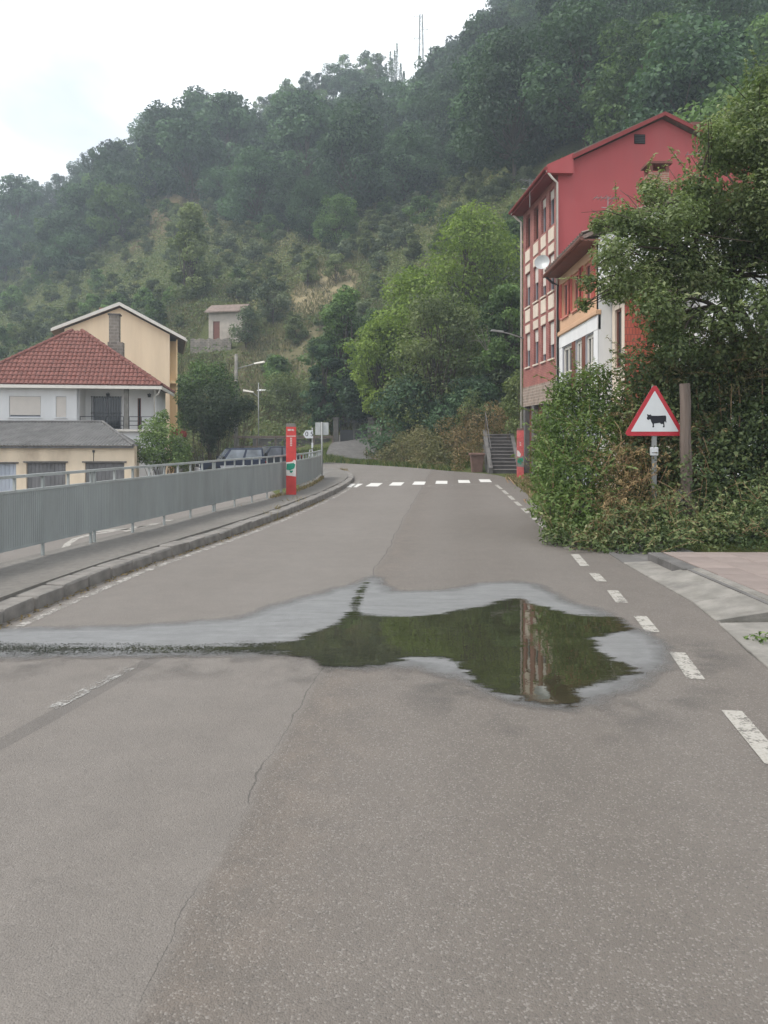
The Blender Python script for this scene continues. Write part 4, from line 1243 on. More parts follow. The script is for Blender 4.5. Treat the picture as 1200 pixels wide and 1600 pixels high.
for (a, b) in ((e00, r0), (e10, r1), (e11, r1)):
    n = int((b - a).length / 0.4)
    hm = MB()
    for k in range(n):
        p, q = a.lerp(b, k / n) + Vector((0, 0, 0.05)), a.lerp(b, (k + 1.1) / n) + Vector((0, 0, 0.05))
        hm.tube([p, q], [0.13, 0.10], 7)
    tag(hm.build('hip_tile', M['clay'], rfh), kind='stuff')
m = MB(); m.box(-o_ - 0.03, W_ + o_ + 0.03, -o_ - 0.03, -o_ + 0.05, zE - 0.20, zE - 0.02); m.box(W_ + o_ - 0.05, W_ + o_ + 0.028, -o_ + 0.05, D_ + o_, zE - 0.20, zE - 0.02); m.build('fascia', M['white_trim'], WH)
m = MB(); m.box(-o_, W_ + o_ - 0.06, -o_ + 0.06, 1.58, zE - 0.10, zE - 0.06); m.build('soffit', M['white'], WH)
m = MB(); m.tube([(W_ + 0.42, -0.4, zE - 0.22), (W_ + 0.3, -0.2, zE - 0.45), (W_ + 0.06, 0.0, zE - 0.6), (W_ + 0.06, 0.0, 2.2 + z0)], 0.045, 6); m.build('downpipe', M['white_trim'], WH, smooth=True)
m = MB(); m.box(6.55, 7.45, 3.9, 4.6, 5.2 + z0, 7.6 + z0); m.box(6.62, 7.22, 3.95, 4.55, 7.6 + z0, 9.3 + z0); chm = m.build('chimney', M['stone'], WH)
m = MB(); m.box(6.55, 7.29, 3.88, 4.62, 9.3 + z0, 9.38 + z0); m.build('chimney_cap', M['concrete_dark'], chm)

# ------------------------------------------------------------------ cream garages in front of it
GA = thing('garage_row', 'low cream garage building with grey corrugated roof and plank doors', 'garage', (-12.35, 38.0, -1.55))
zg = 1.55
fg = Face((0, 0, 0), (-1, 0, 0), (0, -1, 0))
doors = [(0.5, 2.45, 0.0, 0.40 + zg), (3.40, 5.35, 0.0, 0.40 + zg), (5.85, 7.85, 0.0, 0.36 + zg), (8.8, 10.8, 0.0, 0.36 + zg)]
m = MB(); fg.wall(m, 0, 16, -0.1, 1.25 + zg, doors, 0.18); m.build('front_wall', M['cream'], GA)
m = MB(); m.hexa([(-16, 0.2, -0.1), (-0.004, 0.2, -0.1), (-1.1, 4.2, -0.1), (-16, 4.2, -0.1)], [(-16, 0.2, 1.2 + zg), (-0.004, 0.2, 1.2 + zg), (-1.1, 4.2, 1.2 + zg), (-16, 4.2, 1.2 + zg)]); m.build('side_wall', M['cream'], GA)
for i, (a, b, c, d) in enumerate(doors):
    mt = M['wood_blue'] if i == 2 else M['wood_grey']
    for leaf in range(2):
        n = 5
        w = (b - a) / 2 / n
        dm = MB()
        fg.box(dm, a + leaf * (b - a) / 2 + 0.01, a + (leaf + 1) * (b - a) / 2 - 0.01, -0.17, -0.14, 0.02, d - 0.02)
        door = dm.build('door', mt, GA)
        for k in range(n):
            u = a + leaf * (b - a) / 2 + k * w
            pm = MB(); fg.box(pm, u + 0.012, u + w - 0.006, -0.14, -0.115 + random.uniform(-0.004, 0.004), 0.03, d - 0.03)
            pm.build('plank', mt, door)
    m = MB(); fg.box(m, a - 0.12, b + 0.12, -0.05, 0.07, d, d + 0.07); m.build('lintel', M['concrete_dark'], GA)
m = MB(); fg.box(m, 2.0, 2.03, 0.002, 0.02, 0.47 + zg, 0.95 + zg); fg.box(m, 1.96, 2.07, 0.0, 0.03, 0.9 + zg, 1.02 + zg); m.build('cable_box', M['steel_dark'], GA)
# corrugated roof
rows = []
xsr = np.arange(-16.2, 0.35, 0.035)
for v in np.linspace(0, 1, 9):
    y = -0.35 + v * 4.4
    z = 1.27 + zg + v * 1.22
    xe = 0.05 - v * 3.1
    r = []
    for x in xsr:
        xx = min(x, xe) if x > xe else x
        r.append((xx, y, z + 0.032 * math.sin(xx * 2 * math.pi / 0.18) + (0.025 if v in (0.375, 0.75) else 0)))
    rows.append(r)
m = MB(); m.grid(rows)
grf = tag(m.build('roof', M['fibre'], GA, smooth=True, recalc=False))
m = MB()
m.add([(0.05, -0.33, 1.22 + zg), (-3.05, 4.05, 2.44 + zg), (-0.9, 4.2, 1.22 + zg)], [(0, 2, 1)])
m.tube([(0.07, -0.36, 1.28 + zg), (-3.05, 4.05, 2.52 + zg)], 0.07, 6)
m.tube([(-3.05, 4.05, 2.52 + zg), (-16.2, 4.05, 2.52 + zg)], 0.07, 6)
m.build('ridge_capping', M['fibre'], grf)
m = MB(); m.box(-16.2, 0.0, -0.22, -0.12, 1.12 + zg, 1.22 + zg); m.build('eave_beam', M['wood_grey'], GA)

# ------------------------------------------------------------------ pale orange house behind
YH = thing('gabled_house', 'tall pale orange house with white-edged gable and blank end wall', 'building', (-23.5, 55.6, -1.5), math.radians(16))
zy = 1.5
def rzy(x): return 9.35 + (11.35 - 9.35) * (x + 0.4) / 5.2 if x < 4.8 else 11.35 - (11.35 - 9.0) * (x - 4.8) / 5.3
m = MB(); m.extrude([(0.4, 0, 0), (8.95, 0, 0), (8.95, 0, rzy(8.95) + zy - 0.1), (4.8, 0, 11.25 + zy), (0.4, 0, rzy(0.4) + zy - 0.1)], (0, 9, 0)); m.build('wall', M['yellow'], YH)
m = MB(); m.box(8.955, 9.55, 1.1, 9, 0, 9.05 + zy); m.build('recessed_wall', M['yellow_deep'], YH)
m = MB(); m.box(8.955, 9.6, 0.1, 1.1, 5.75 + zy, 5.95 + zy); m.box(9.5, 9.6, 0.02, 0.16, 0, 9.05 + zy); m.build('balcony', M['yellow_deep'], YH)
YH.scale = (0.86, 1, 1)
m = MB()
m.extrude([(-0.6, -0.5, rzy(-0.6) + zy), (4.8, -0.5, 11.35 + zy), (4.8, -0.5, 11.6 + zy), (-0.6, -0.5, rzy(-0.6) + 0.22 + zy)], (0, 0.12, 0))
m.extrude([(4.8, -0.5, 11.35 + zy), (10.3, -0.5, rzy(10.3) + zy), (10.3, -0.5, rzy(10.3) + 0.22 + zy), (4.8, -0.5, 11.6 + zy)], (0, 0.12, 0))
m.build('verge_board', M['white_trim'], YH)
m = MB()
m.extrude([(-0.62, -0.38, rzy(-0.62) + zy), (4.8, -0.38, 11.36 + zy), (4.8, -0.38, 11.62 + zy), (-0.62, -0.38, rzy(-0.62) + 0.26 + zy)], (0, 9.8, 0))
m.extrude([(4.8, -0.38, 11.36 + zy), (10.32, -0.38, rzy(10.32) + zy), (10.32, -0.38, rzy(10.32) + 0.26 + zy), (4.8, -0.38, 11.62 + zy)], (0, 9.8, 0))
yrf = m.build('roof', M['clay_old'], YH)
m = MB(); m.tube([(10.35, -0.45, rzy(10.3) + zy + 0.05), (10.35, 9.4, rzy(10.3) + zy + 0.05)], 0.08, 7); m.build('gutter', M['white_trim'], YH)
for (x, y, w, h) in ((1.5, 3.0, 1.1, 10.9), (2.75, 4.4, 0.7, 11.9)):
    m = MB(); m.box(x, x + w, y, y + 0.7, 9.9 + zy, h + zy); m.build('chimney', M['brick'], yrf)

# ------------------------------------------------------------------ stone hut on the slope
hb = hit(352, 531)
HD = hb.y
HZ = hb.z
HT = thing('stone_hut', 'small pale stone hut with brown door and grey tile roof on the hillside', 'hut', (P(326, 530, HD).x, HD, HZ - 0.2), math.radians(-12))
k = HD / 80.0
f1 = Face((0, 0, 0), (1, 0, 0), (0, -1, 0))
m = MB(); f1.wall(m, 0, 3.7 * k, -1.0, 3.0 * k, [(0.55, 1.4, 0.15, 2.0 * k)], 0.15); m.box(0.004, 3.69 * k, 0.16, 3.0, -1.0, 2.98 * k); m.build('wall', M['hut'], HT)
m = MB(); f1.box(m, 0.56, 1.39, -0.14, -0.08, 0.15, 2.0 * k); m.build('door', M['brown_frame'], HT)
m = MB(); m.extrude([(3.7 * k, 0, 2.9 * k), (3.7 * k, 3.0, 2.9 * k), (3.7 * k, 1.5, 3.75 * k)], (-0.15, 0, 0)); m.build('gable', M['hut'], HT)
m = MB()
m.hexa([(-0.35, -0.45, 2.85 * k), (4.0 * k, -0.45, 2.85 * k), (4.0 * k, 1.5, 3.8 * k), (-0.35, 1.5, 3.8 * k)], [(-0.35, -0.45, 2.97 * k), (4.0 * k, -0.45, 2.97 * k), (4.0 * k, 1.5, 3.92 * k), (-0.35, 1.5, 3.92 * k)])
m.hexa([(-0.35, 1.5, 3.8 * k), (4.0 * k, 1.5, 3.8 * k), (4.0 * k, 3.45, 2.85 * k), (-0.35, 3.45, 2.85 * k)], [(-0.35, 1.5, 3.92 * k), (4.0 * k, 1.5, 3.92 * k), (4.0 * k, 3.45, 2.97 * k), (-0.35, 3.45, 2.97 * k)])
m.build('roof', M['clay_old'], HT)
TW = thing('terrace_wall', 'rough stone terrace wall below the hillside hut', 'wall', (P(296, 560, HD - 3).x, HD - 2.6, HZ - 3.2))
m = MB()
rows = []
for i in range(14):
    x = i * 0.36
    rows.append((x, 0.05 * math.sin(i * 1.7), 2.9 + 0.12 * math.sin(i * 2.3)))
for a, b in zip(rows, rows[1:]):
    m.hexa([(a[0], a[1], -1.5), (b[0], b[1], -1.5), (b[0], b[1] + 0.6, -1.5), (a[0], a[1] + 0.6, -1.5)], [(a[0], a[1], a[2]), (b[0], b[1], b[2]), (b[0], b[1] + 0.6, b[2]), (a[0], a[1] + 0.6, a[2])])
m.build('stone_face', M['stone'], TW)

# ------------------------------------------------------------------ red pillars with a map panel
def letters(mb, x, y, z, w, h, n, vertical=False, seed=1):
    """a line of small worn letter strokes"""
    r = random.Random(seed)
    for i in range(n):
        if vertical:
            zz = z - i * h / n
            mb.box(x - w / 2, x + w / 2, y - 0.003, y, zz - h / n * 0.78, zz - h / n * 0.52)
            mb.box(x - w / 2, x - w / 2 + w * 0.3, y - 0.003, y, zz - h / n * 0.52, zz - h / n * 0.08)
            if r.random() < 0.6: mb.box(x + w * 0.2, x + w / 2, y - 0.003, y, zz - h / n * 0.52, zz - h / n * 0.12)
        else:
            xx = x - w / 2 + i * w / n
            mb.box(xx, xx + w / n * 0.3, y - 0.003, y, z, z + h)
            mb.box(xx + w / n * 0.3, xx + w / n * 0.72, y - 0.003, y, z + h * (0.0 if r.random() < 0.5 else 0.68), z + h * (0.32 if r.random() < 0.5 else 1.0))
            
def pillar(label, loc, H, rz, body_mat, worn):
    t = thing('marker_pillar', label, 'pillar', loc, rz)
    w = 0.128
    hh = H - 0.085
    MB().box(-w, w, -0.05, 0.05, -0.06, hh).build('body', body_mat, t, bevel=0.008)
    MB().box(-w + 0.004, w - 0.004, -0.046, 0.046, hh, H).build('cap', M['concrete'] if not worn else M['brass'], t, bevel=0.006)
    yb = -0.0505
    # panel with torn edges, and the green map on it
    pm = MB()
    zc = H * 0.36
    pts = [(-w + 0.004, yb, zc - 0.16), (0.02, yb, zc - 0.175), (w - 0.004, yb, zc - 0.19), (w - 0.004, yb, zc + 0.22), (0.07, yb, zc + 0.245), (0.03, yb, zc + 0.195), (-0.05, yb, zc + 0.185), (-w + 0.004, yb, zc + 0.18)]
    pm.extrude(pts, (0, -0.004, 0))
    panel = pm.build('panel', M['print_white'] if not worn else M['concrete'], t)
    gm = MB()
    y2 = yb - 0.0045
    gm.extrude([(-0.12, y2, zc - 0.01), (-0.03, y2, zc - 0.03), (0.08, y2, zc + 0.02), (0.11, y2, zc + 0.12), (0.06, y2, zc + 0.16), (-0.11, y2, zc + 0.14)], (0, -0.003, 0))
    gm.extrude([(0.0, y2, zc - 0.10), (0.045, y2, zc - 0.065), (0.04, y2, zc - 0.03), (0.0, y2, zc - 0.04), (-0.03, y2, zc - 0.03), (-0.035, y2, zc - 0.07)], (0, -0.003, 0))
    gm.build('map', M['totem_green'], panel)
    lm = MB()
    if not worn:
        letters(lm, 0.0, yb, hh - 0.10, 0.17, 0.045, 5, False, 3)
        lm.box(-w + 0.01, w - 0.01, yb - 0.003, yb, hh - 0.245, hh - 0.228)
        letters(lm, 0.0, yb, hh - 0.27, 0.045, 0.23, 5, True, 4)
        letters(lm, 0.0, yb, hh - 0.90, 0.04, 0.20, 4, True, 5)
    else:
        letters(lm, 0.0, yb, hh - 0.42, 0.05, 0.16, 3, True, 6)
        lm.extrude([(-w + 0.006, yb, zc + 0.22), (-0.01, yb, zc + 0.20), (0.02, yb, zc + 0.30), (-0.06, yb, zc + 0.42), (-w + 0.006, yb, zc + 0.45)], (0, -0.003, 0))
    lm.build('lettering', M['print_white'], t)
    return t
b = G(455, 773, 0.15)
pillar('red marker pillar with green map panel on the pavement beside the railing', (b.x, b.y, 0.15), 1.83, math.radians(4), M['totem_red'], False)
b = G(813, 752, 0.0)
pillar('faded red marker pillar among dry weeds beside the stairs', (b.x, b.y, 0.0), 1.98, math.radians(-6), M['totem_faded'], True)

# ------------------------------------------------------------------ cattle warning sign
SD = 12.4
sb = Vector(((1022 - 600) * SD / FPX, SD, 0.0))
SG = thing('warning_sign', 'triangular red-bordered warning sign with black cow on grey post', 'road sign', sb, math.radians(-3))
MB().box(-0.04, 0.04, -0.02, 0.02, -0.3, 2.45).build('post', M['steel'], SG, bevel=0.006)
def rtri(side, cx, cz, r, y):
    """rounded triangle outline in the xz plane"""
    h = side * math.sqrt(3) / 2
    c = [(cx - side / 2, cz), (cx + side / 2, cz), (cx, cz + h)]
    ctr = (cx, cz + h / 3)
    pts = []
    for i, (x, z) in enumerate(c):
        d = Vector((ctr[0] - x, ctr[1] - z)).normalized()
        p = Vector((x, z)) + d * (2 * r)
        a0 = math.atan2(-d.y, -d.x)
        for k in range(7):
            a = a0 - math.radians(60) + math.radians(20) * k
            pts.append((p.x + r * math.cos(a), y, p.y + r * math.sin(a)))
    return pts
zb = CAMZ - (681 - HOR) * SD / FPX
pl = MB(); pl.extrude(rtri(0.985, 0, zb, 0.045, -0.036), (0, 0.012, 0)); plate = pl.build('plate', M['sign_red'], SG)
pl = MB(); pl.extrude(rtri(0.985, 0, zb, 0.045, -0.0225), (0, 0.003, 0)); pl.build('plate_back', M['plate_back'], SG)
pl = MB(); pl.extrude(rtri(0.762, 0, zb + 0.068, 0.008, -0.0385), (0, 0.002, 0)); pl.build('white_field', M['sign_white'], plate)
cow = [(310, 440), (313, 428), (318, 418), (312, 402), (317, 396), (325, 401), (335, 404), (348, 398), (350, 407), (362, 412), (420, 413), (470, 410), (488, 410), (493, 420), (494, 440), (493, 460), (497, 472), (491, 480), (486, 470), (480, 466), (474, 480), (477, 498), (479, 520), (473, 524), (462, 523), (461, 515), (467, 508), (466, 494), (457, 490), (445, 494), (438, 486), (432, 480), (410, 484), (380, 487), (377, 502), (381, 518), (376, 524), (364, 524), (363, 514), (367, 504), (362, 486), (352, 470), (347, 450), (338, 446), (328, 453), (318, 450)]
s_ = SD / FPX / 6.156
cp = [((x - 386) * s_, -0.0395, zb + (605 - y) * s_) for x, y in cow]
pl = MB(); pl.extrude(cp, (0, 0.0012, 0)); pl.build('cow_symbol', M['sign_black'], plate)
MB().box(-0.062, 0.062, -0.028, 0.026, zb - 0.32, zb - 0.185).build('sticker_band', M['sign_white'], SG, bevel=0.008)
MB().box(-0.045, 0.045, -0.0295, -0.0278, zb - 0.278, zb - 0.268).build('sticker_line', M['sign_black'], SG)
m = MB()
for zz in (zb + 0.12, zb + 0.5): m.box(-0.07, 0.07, -0.024, 0.03, zz, zz + 0.035)
m.build('clamp', M['steel'], SG)

# ------------------------------------------------------------------ old wooden post with its splice
PD = 12.2
pb = Vector(((1074 - 600) * PD / FPX, PD, 0))
WP = thing('timber_post', 'weathered wooden post with stub pieces wired to its foot beside the cow sign', 'post', pb, math.radians(14))
m = MB()
pts, rad = [], []
for i in range(9):
    z = i * 2.47 / 8
    pts.append((-0.045 * z / 2.47 + 0.006 * math.sin(i * 2.1), 0.004 * math.cos(i * 1.3), z - 0.1 * (i == 0)))
    rad.append(0.098 - 0.016 * i / 8 + 0.004 * math.sin(i * 1.9))
m.tube(pts, rad, 9)
m.build('shaft', M['post_wood'], WP, smooth=False)
for (x, y, h, w) in ((-0.155, -0.03, 0.80, 0.035), (0.13, -0.02, 0.66, 0.04), (0.02, -0.125, 0.60, 0.06)):
    m = MB(); m.hexa([(x - w, y - 0.04, -0.1), (x + w, y - 0.04, -0.1), (x + w, y + 0.05, -0.1), (x - w, y + 0.05, -0.1)], [(x - w * 0.8, y - 0.03, h), (x + w * 0.85, y - 0.035, h - 0.04), (x + w * 0.8, y + 0.04, h), (x - w, y + 0.05, h - 0.02)])
    m.build('stub', M['concrete_dark'] if x < 0 else M['post_wood'], WP, bevel=0.008)
m = MB()
ring = [(-0.2, 0.05), (-0.2, -0.1), (-0.05, -0.18), (0.1, -0.17), (0.185, -0.07), (0.18, 0.07), (0, 0.12)]
m.tube([(x, y, 0.60 + 0.012 * math.sin(i * 2)) for i, (x, y) in enumerate(ring + ring[:1])], 0.009, 5)
m.build('wire', M['steel_dark'], WP)

# ------------------------------------------------------------------ signs at the bend
D1 = 29.0
b = Vector(((503 - 600) * D1 / FPX, D1, 0.0))
QS = thing('square_sign', 'square road sign seen from behind on a thin grey pole at the railing end', 'road sign', b, math.radians(4))
MB().tube([(0, 0, -0.2), (0, 0, 2.22)], 0.032, 8).build('pole', M['steel'], QS, smooth=True)
MB().box(-0.25, 0.25, 0.035, 0.05, 1.73, 2.20).build('plate', M['plate_back'], QS, bevel=0.004)
m = MB(); m.box(-0.045, 0.045, 0.01, 0.034, 1.74, 2.19); m.build('rib', M['steel'], QS)

D2 = 31.8
b = Vector(((488 - 600) * D2 / FPX, D2, 0))
b.z = gz(b.x, b.y)
AS = thing('arrow_sign', 'small white arrow plate reading 05 on a slim post behind the railing', 'road sign', b, math.radians(6))
hz = -b.z
MB().tube([(0, 0, -0.1), (0, 0, hz + 2.05)], 0.025, 7).build('post', M['steel'], AS, smooth=True)
zc = hz + CAMZ - (678.5 - HOR) * D2 / FPX
m = MB(); m.extrude([(0.03, -0.03, zc - 0.165), (0.03, -0.03, zc + 0.165), (-0.27, -0.03, zc + 0.165), (-0.385, -0.03, zc), (-0.27, -0.03, zc - 0.165)], (0, -0.012, 0)); ap = m.build('arrow_plate', M['sign_white'], AS)
cu = bpy.data.curves.new('digits', 'FONT')
cu.body = '0 5'
cu.size = 0.27
cu.align_x = 'CENTER'
cu.align_y = 'CENTER'
cu.extrude = 0.001
tmp = bpy.data.objects.new('tmp_text', cu)
col.objects.link(tmp)
dg = bpy.context.evaluated_depsgraph_get()
tme = bpy.data.meshes.new_from_object(tmp.evaluated_get(dg))
bpy.data.objects.remove(tmp)
for v in tme.vertices: v.co = Vector((v.co.x - 0.125, -0.0435, v.co.y + zc))
tme.materials.clear()
tx = link('digits', tme, ap, M['sign_black'])
m = MB(); m.box(-0.04, 0.035, -0.04, -0.026, zc - 0.56, zc - 0.35); m.build('white_plate', M['sign_white'], AS)
m = MB()
for (a, b_, c, d) in ((-0.13, -0.10, zc - 0.92, zc - 0.64), (-0.02, 0.01, zc - 0.92, zc - 0.64), (-0.13, 0.01, zc - 0.665, zc - 0.64), (-0.13, 0.01, zc - 0.92, zc - 0.895)): m.box(a, b_, -0.04, -0.026, c, d)
m.build('empty_frame', M['sign_white'], AS)

# ------------------------------------------------------------------ parked cars
def car(name, label, loc, rz, paint, lower_mat, H=1.80, L=4.1, boxy=True):
    t = thing(name, label, 'car', loc, rz, None)
    hw = 0.86
    zb_ = 1.04 * H / 1.8
    # body shell: section polygons along the width
    prof = [(-L / 2, 0.42), (-L / 2 - 0.03, 0.72), (-L / 2 + 0.02, zb_), (L * 0.17, zb_ + 0.02), (L * 0.40, zb_ - 0.06), (L / 2 - 0.04, zb_ - 0.16), (L / 2, 0.70), (L / 2 - 0.02, 0.42)]
    rows_ = []
    for y, sc_, dz in ((-hw, 0.975, -0.03), (-hw + 0.06, 1.0, 0.0), (hw - 0.06, 1.0, 0.0), (hw, 0.975, -0.03)):
        rows_.append([(x * sc_, y, z + (dz if z > 0.6 else -dz)) for x, z in prof])
    m = MB(); m.grid([r + r[:1] for r in rows_])
    m.f.append(tuple(range(8))[::-1]); k = 27
    m.f.append(tuple(k + i for i in range(8)))
    m.build('body', paint, t, bevel=0.0)
    # cabin
    xb0, xb1, xt0, xt1 = -L / 2 + 0.05, L * 0.19, -L / 2 + (0.14 if boxy else 0.55), L * 0.035
    lo = [(xb0, -0.80, zb_ - 0.03), (xb1, -0.80, zb_ - 0.03), (xb1, 0.80, zb_ - 0.03), (xb0, 0.80, zb_ - 0.03)]
    hi = [(xt0, -0.66, H), (xt1, -0.66, H), (xt1, 0.66, H), (xt0, 0.66, H)]
    m = MB(); m.hexa(lo, hi); cab = m.build('cabin', paint, t, bevel=0.05, seg=2)
    def on(lo4, hi4, s, u0, u1, v0, v1, out):
        """quad on one cabin side"""
        a, b, c, d = map(Vector, (lo4[0], lo4[1], hi4[1], hi4[0]))
        f = lambda u, v: a.lerp(b, u).lerp(d.lerp(c, u), v) + Vector(out)
        return [f(u0, v0), f(u1, v0), f(u1, v1), f(u0, v1)]
    def pane(q, n):
        m = MB(); m.extrude(q, Vector(n) * 0.012); m.build('window', M['car_glass'], t)
    for sgn, (i, j) in ((-1, (0, 1)), (1, (3, 2))):
        lo4, hi4 = (lo[i], lo[j]), (hi[i], hi[j])
        o = (0, sgn * 0.003, 0)
        for (u0, u1) in ((0.06, 0.47), (0.53, 0.93)):
            pane(on(lo4, hi4, sgn, u0, u1, 0.12, 0.86, o), (0, sgn, 0.1))
    pane(on((lo[1], lo[2]), (hi[1], hi[2]), 1, 0.07, 0.93, 0.08, 0.90, (0.003, 0, 0)), (1, 0, 0.4))
    pane(on((lo[3], lo[0]), (hi[3], hi[0]), 1, 0.09, 0.91, 0.14, 0.86, (-0.003, 0, 0)), (-1, 0, 0.1))
    for sx in (-1, 1):
        for sy in (-1, 1):
            x = sx * L * 0.31
            a = MB(); a.tube([(x, sy * (hw - 0.25), 0.36), (x, sy * (hw + 0.006), 0.36)], 0.42, 20); a.build('wheel_arch', M['rubber'], t)
            wv = MB(); wv.tube([(x, sy * (hw - 0.2), 0.335), (x, sy * (hw - 0.02), 0.335), (x, sy * (hw + 0.02), 0.335)], [0.335, 0.335, 0.31], 22); wh = wv.build('wheel', M['rubber'], t)
            r = MB(); r.tube([(x, sy * (hw + 0.0), 0.335), (x, sy * (hw + 0.03), 0.335)], [0.20, 0.17], 14); r.build('rim', M['steel'], wh)
    for sy in (-1, 1):
        m = MB(); m.hexa([(-L * 0.18, sy * hw - 0.012, 0.44), (L * 0.18, sy * hw - 0.012, 0.44), (L * 0.18, sy * hw + 0.012, 0.44), (-L * 0.18, sy * hw + 0.012, 0.44)], [(-L * 0.2, sy * hw - 0.012, 0.76), (L * 0.2, sy * hw - 0.012, 0.76), (L * 0.2, sy * hw + 0.012, 0.76), (-L * 0.2, sy * hw + 0.012, 0.76)])
        m.build('side_cladding', lower_mat, t)
        m = MB(); m.box(L * 0.13, L * 0.17, sy * (hw + 0.02), sy * (hw + 0.18), zb_ + 0.06, zb_ + 0.26); m.build('mirror', M['rubber'], t, bevel=0.02)
        m = MB(); m.box(L / 2 - 0.10, L / 2 + 0.008, sy * 0.76 - 0.16 * (sy > 0), sy * 0.76 + 0.16 * (sy < 0), 0.70, 0.86); m.build('headlight', M['lens'], t)
        m = MB(); m.box(-L / 2 - 0.035, -L / 2 + 0.04, sy * 0.80 - 0.12 * (sy > 0), sy * 0.80 + 0.12 * (sy < 0), 0.72, 1.0); m.build('tail_light', M['lens_red'], t)
        m = MB(); m.box(0.0, 0.14, sy * hw - 0.02, sy * hw + 0.02, zb_ - 0.16, zb_ - 0.12); m.build('door_handle', M['rubber'], t)
    for sx in (-1, 1):
        m = MB(); m.box(sx * (L / 2 - 0.04) - 0.07, sx * (L / 2 - 0.04) + 0.09 * 1, -hw + 0.02, hw - 0.02, 0.40, 0.64); m.build('bumper', lower_mat, t, bevel=0.03)
    m = MB(); m.box(L / 2 - 0.03, L / 2 + 0.012, -0.5, 0.5, 0.69, 0.82); m.build('grille', M['rubber'], t)
    return t
c1 = P(364, 735, 46.0)
zc1 = -float(lower(c1.x, 46.0))
car('parked_car', 'dark blue off-road car with silver lower side parked below the railing', (c1.x - 0.15, 46.0, zc1), math.radians(203), M['car_navy'], M['car_silver'], 1.78, 3.9, True)
c2 = P(420, 735, 50.5)
zc2 = -float(lower(c2.x, 50.5))
car('parked_car', 'charcoal hatchback parked beside the dark blue off-road car', (c2.x, 50.5, zc2), math.radians(212), M['car_grey'], M['car_grey'], 1.62, 4.0, False)

# ------------------------------------------------------------------ stairs, bin, gate, walls and fence
ST = thing('stone_stairs', 'dark concrete stairs with a metal handrail climbing into the bushes', 'stairs', (5.05, 35.6, 0), math.radians(-3))
for i in range(11):
    m = MB(); m.box(0, 1.12, i * 0.30, i * 0.30 + 0.36, -0.1 if i == 0 else (i - 1) * 0.165, (i + 1) * 0.165 - 0.03); stp = m.build('step', M['step'], ST)
    m = MB(); m.box(-0.01, 1.13, i * 0.30 - 0.025, i * 0.30 + 0.34, (i + 1) * 0.165 - 0.03, (i + 1) * 0.165); m.build('tread', M['step_nose'], stp, bevel=0.006)
m = MB(); m.hexa([(-0.2, -0.1, -0.1), (-0.01, -0.1, -0.1), (-0.01, 3.5, -0.1), (-0.2, 3.5, -0.1)], [(-0.2, -0.1, 0.25), (-0.01, -0.1, 0.25), (-0.01, 3.5, 2.05), (-0.2, 3.5, 2.05)]); m.build('side_wall', M['concrete_dark'], ST)
m = MB(); m.hexa([(1.13, -0.1, -0.1), (1.3, -0.1, -0.1), (1.3, 3.5, -0.1), (1.13, 3.5, -0.1)], [(1.13, -0.1, 0.25), (1.3, -0.1, 0.25), (1.3, 3.5, 2.05), (1.13, 3.5, 2.05)]); m.build('side_wall', M['concrete_dark'], ST)
m = MB()
m.tube([(-0.08, 0.05, 1.1), (-0.08, 3.4, 2.95)], 0.018, 6)
for k in range(3): m.tube([(-0.08, 0.1 + k * 1.6, 0.2 + k * 0.83), (-0.08, 0.1 + k * 1.6, 1.13 + k * 0.88)], 0.016, 6)
m.build('handrail', M['concrete_dark'], ST)

b = G(745, 737, 0.0)
LB = thing('litter_bin', 'brown tapered bin with overhanging rim beside the stairs', 'bin', (b.x, b.y, 0))
m = MB(); m.hexa([(-0.24, -0.24, -0.05), (0.24, -0.24, -0.05), (0.24, 0.24, -0.05), (-0.24, 0.24, -0.05)], [(-0.31, -0.31, 0.78), (0.31, -0.31, 0.78), (0.31, 0.31, 0.78), (-0.31, 0.31, 0.78)]); m.build('body', M['brass'], LB, bevel=0.02)
m = MB(); m.box(-0.36, 0.36, -0.36, 0.36, 0.78, 0.9); m.build('rim', M['brass'], LB, bevel=0.02)

GD = 61.5
gx0, gx1 = (531 - 600) * GD / FPX, (575 - 600) * GD / FPX
gzz = CAMZ - (692 - HOR) * GD / FPX
GT = thing('iron_gate', 'dark iron double gate at the top of a short driveway', 'gate', ((gx0 + gx1) / 2, GD, gzz), 0)
gw = (gx1 - gx0) / 2
for sgn in (-1, 1):
    x0, x1 = (0.02, gw - 0.03) if sgn > 0 else (-gw + 0.03, -0.02)
    m = MB()
    for zz in (0.12, 1.0, 1.65): m.box(x0, x1, -0.02, 0.02, zz, zz + 0.05)
    m.box(x0, x0 + 0.05, -0.022, 0.022, 0.1, 1.85); m.box(x1 - 0.05, x1, -0.022, 0.022, 0.1, 1.85)
    lf = m.build('gate_leaf', M['steel_dark'], GT)
    n = 9
    for k in range(n):
        x = x0 + 0.05 + (x1 - x0 - 0.1) * (k + 0.5) / n
        MB().tube([(x, 0, 0.12), (x, 0, 1.85 + 0.12 * math.sin(math.pi * (k + 0.5) / n))], 0.014, 5).build('bar', M['steel_dark'], lf)
    m = MB(); m.box(x0 + 0.05, x1 - 0.05, -0.008, 0.008, 0.17, 1.0); m.build('sheet', M['steel_dark'], lf)
for px, w_, lab in ((525, 0.42, 'weathered grey gate pillar on the side of the square sign'), (580, 0.5, 'weathered grey gate pillar beside the rubble stone wall')):
    x = (px - 600) * GD / FPX
    GP = thing('gate_pillar', lab, 'pillar', (x, GD, gzz - 0.2), 0)
    MB().box(-w_ / 2, w_ / 2, -0.22, 0.22, -0.8, 2.1).build('shaft', M['concrete_dark'], GP, bevel=0.02)
    MB().box(-w_ / 2 - 0.05, w_ / 2 + 0.05, -0.27, 0.27, 2.1, 2.22).build('cap', M['concrete_dark'], GP, bevel=0.02)

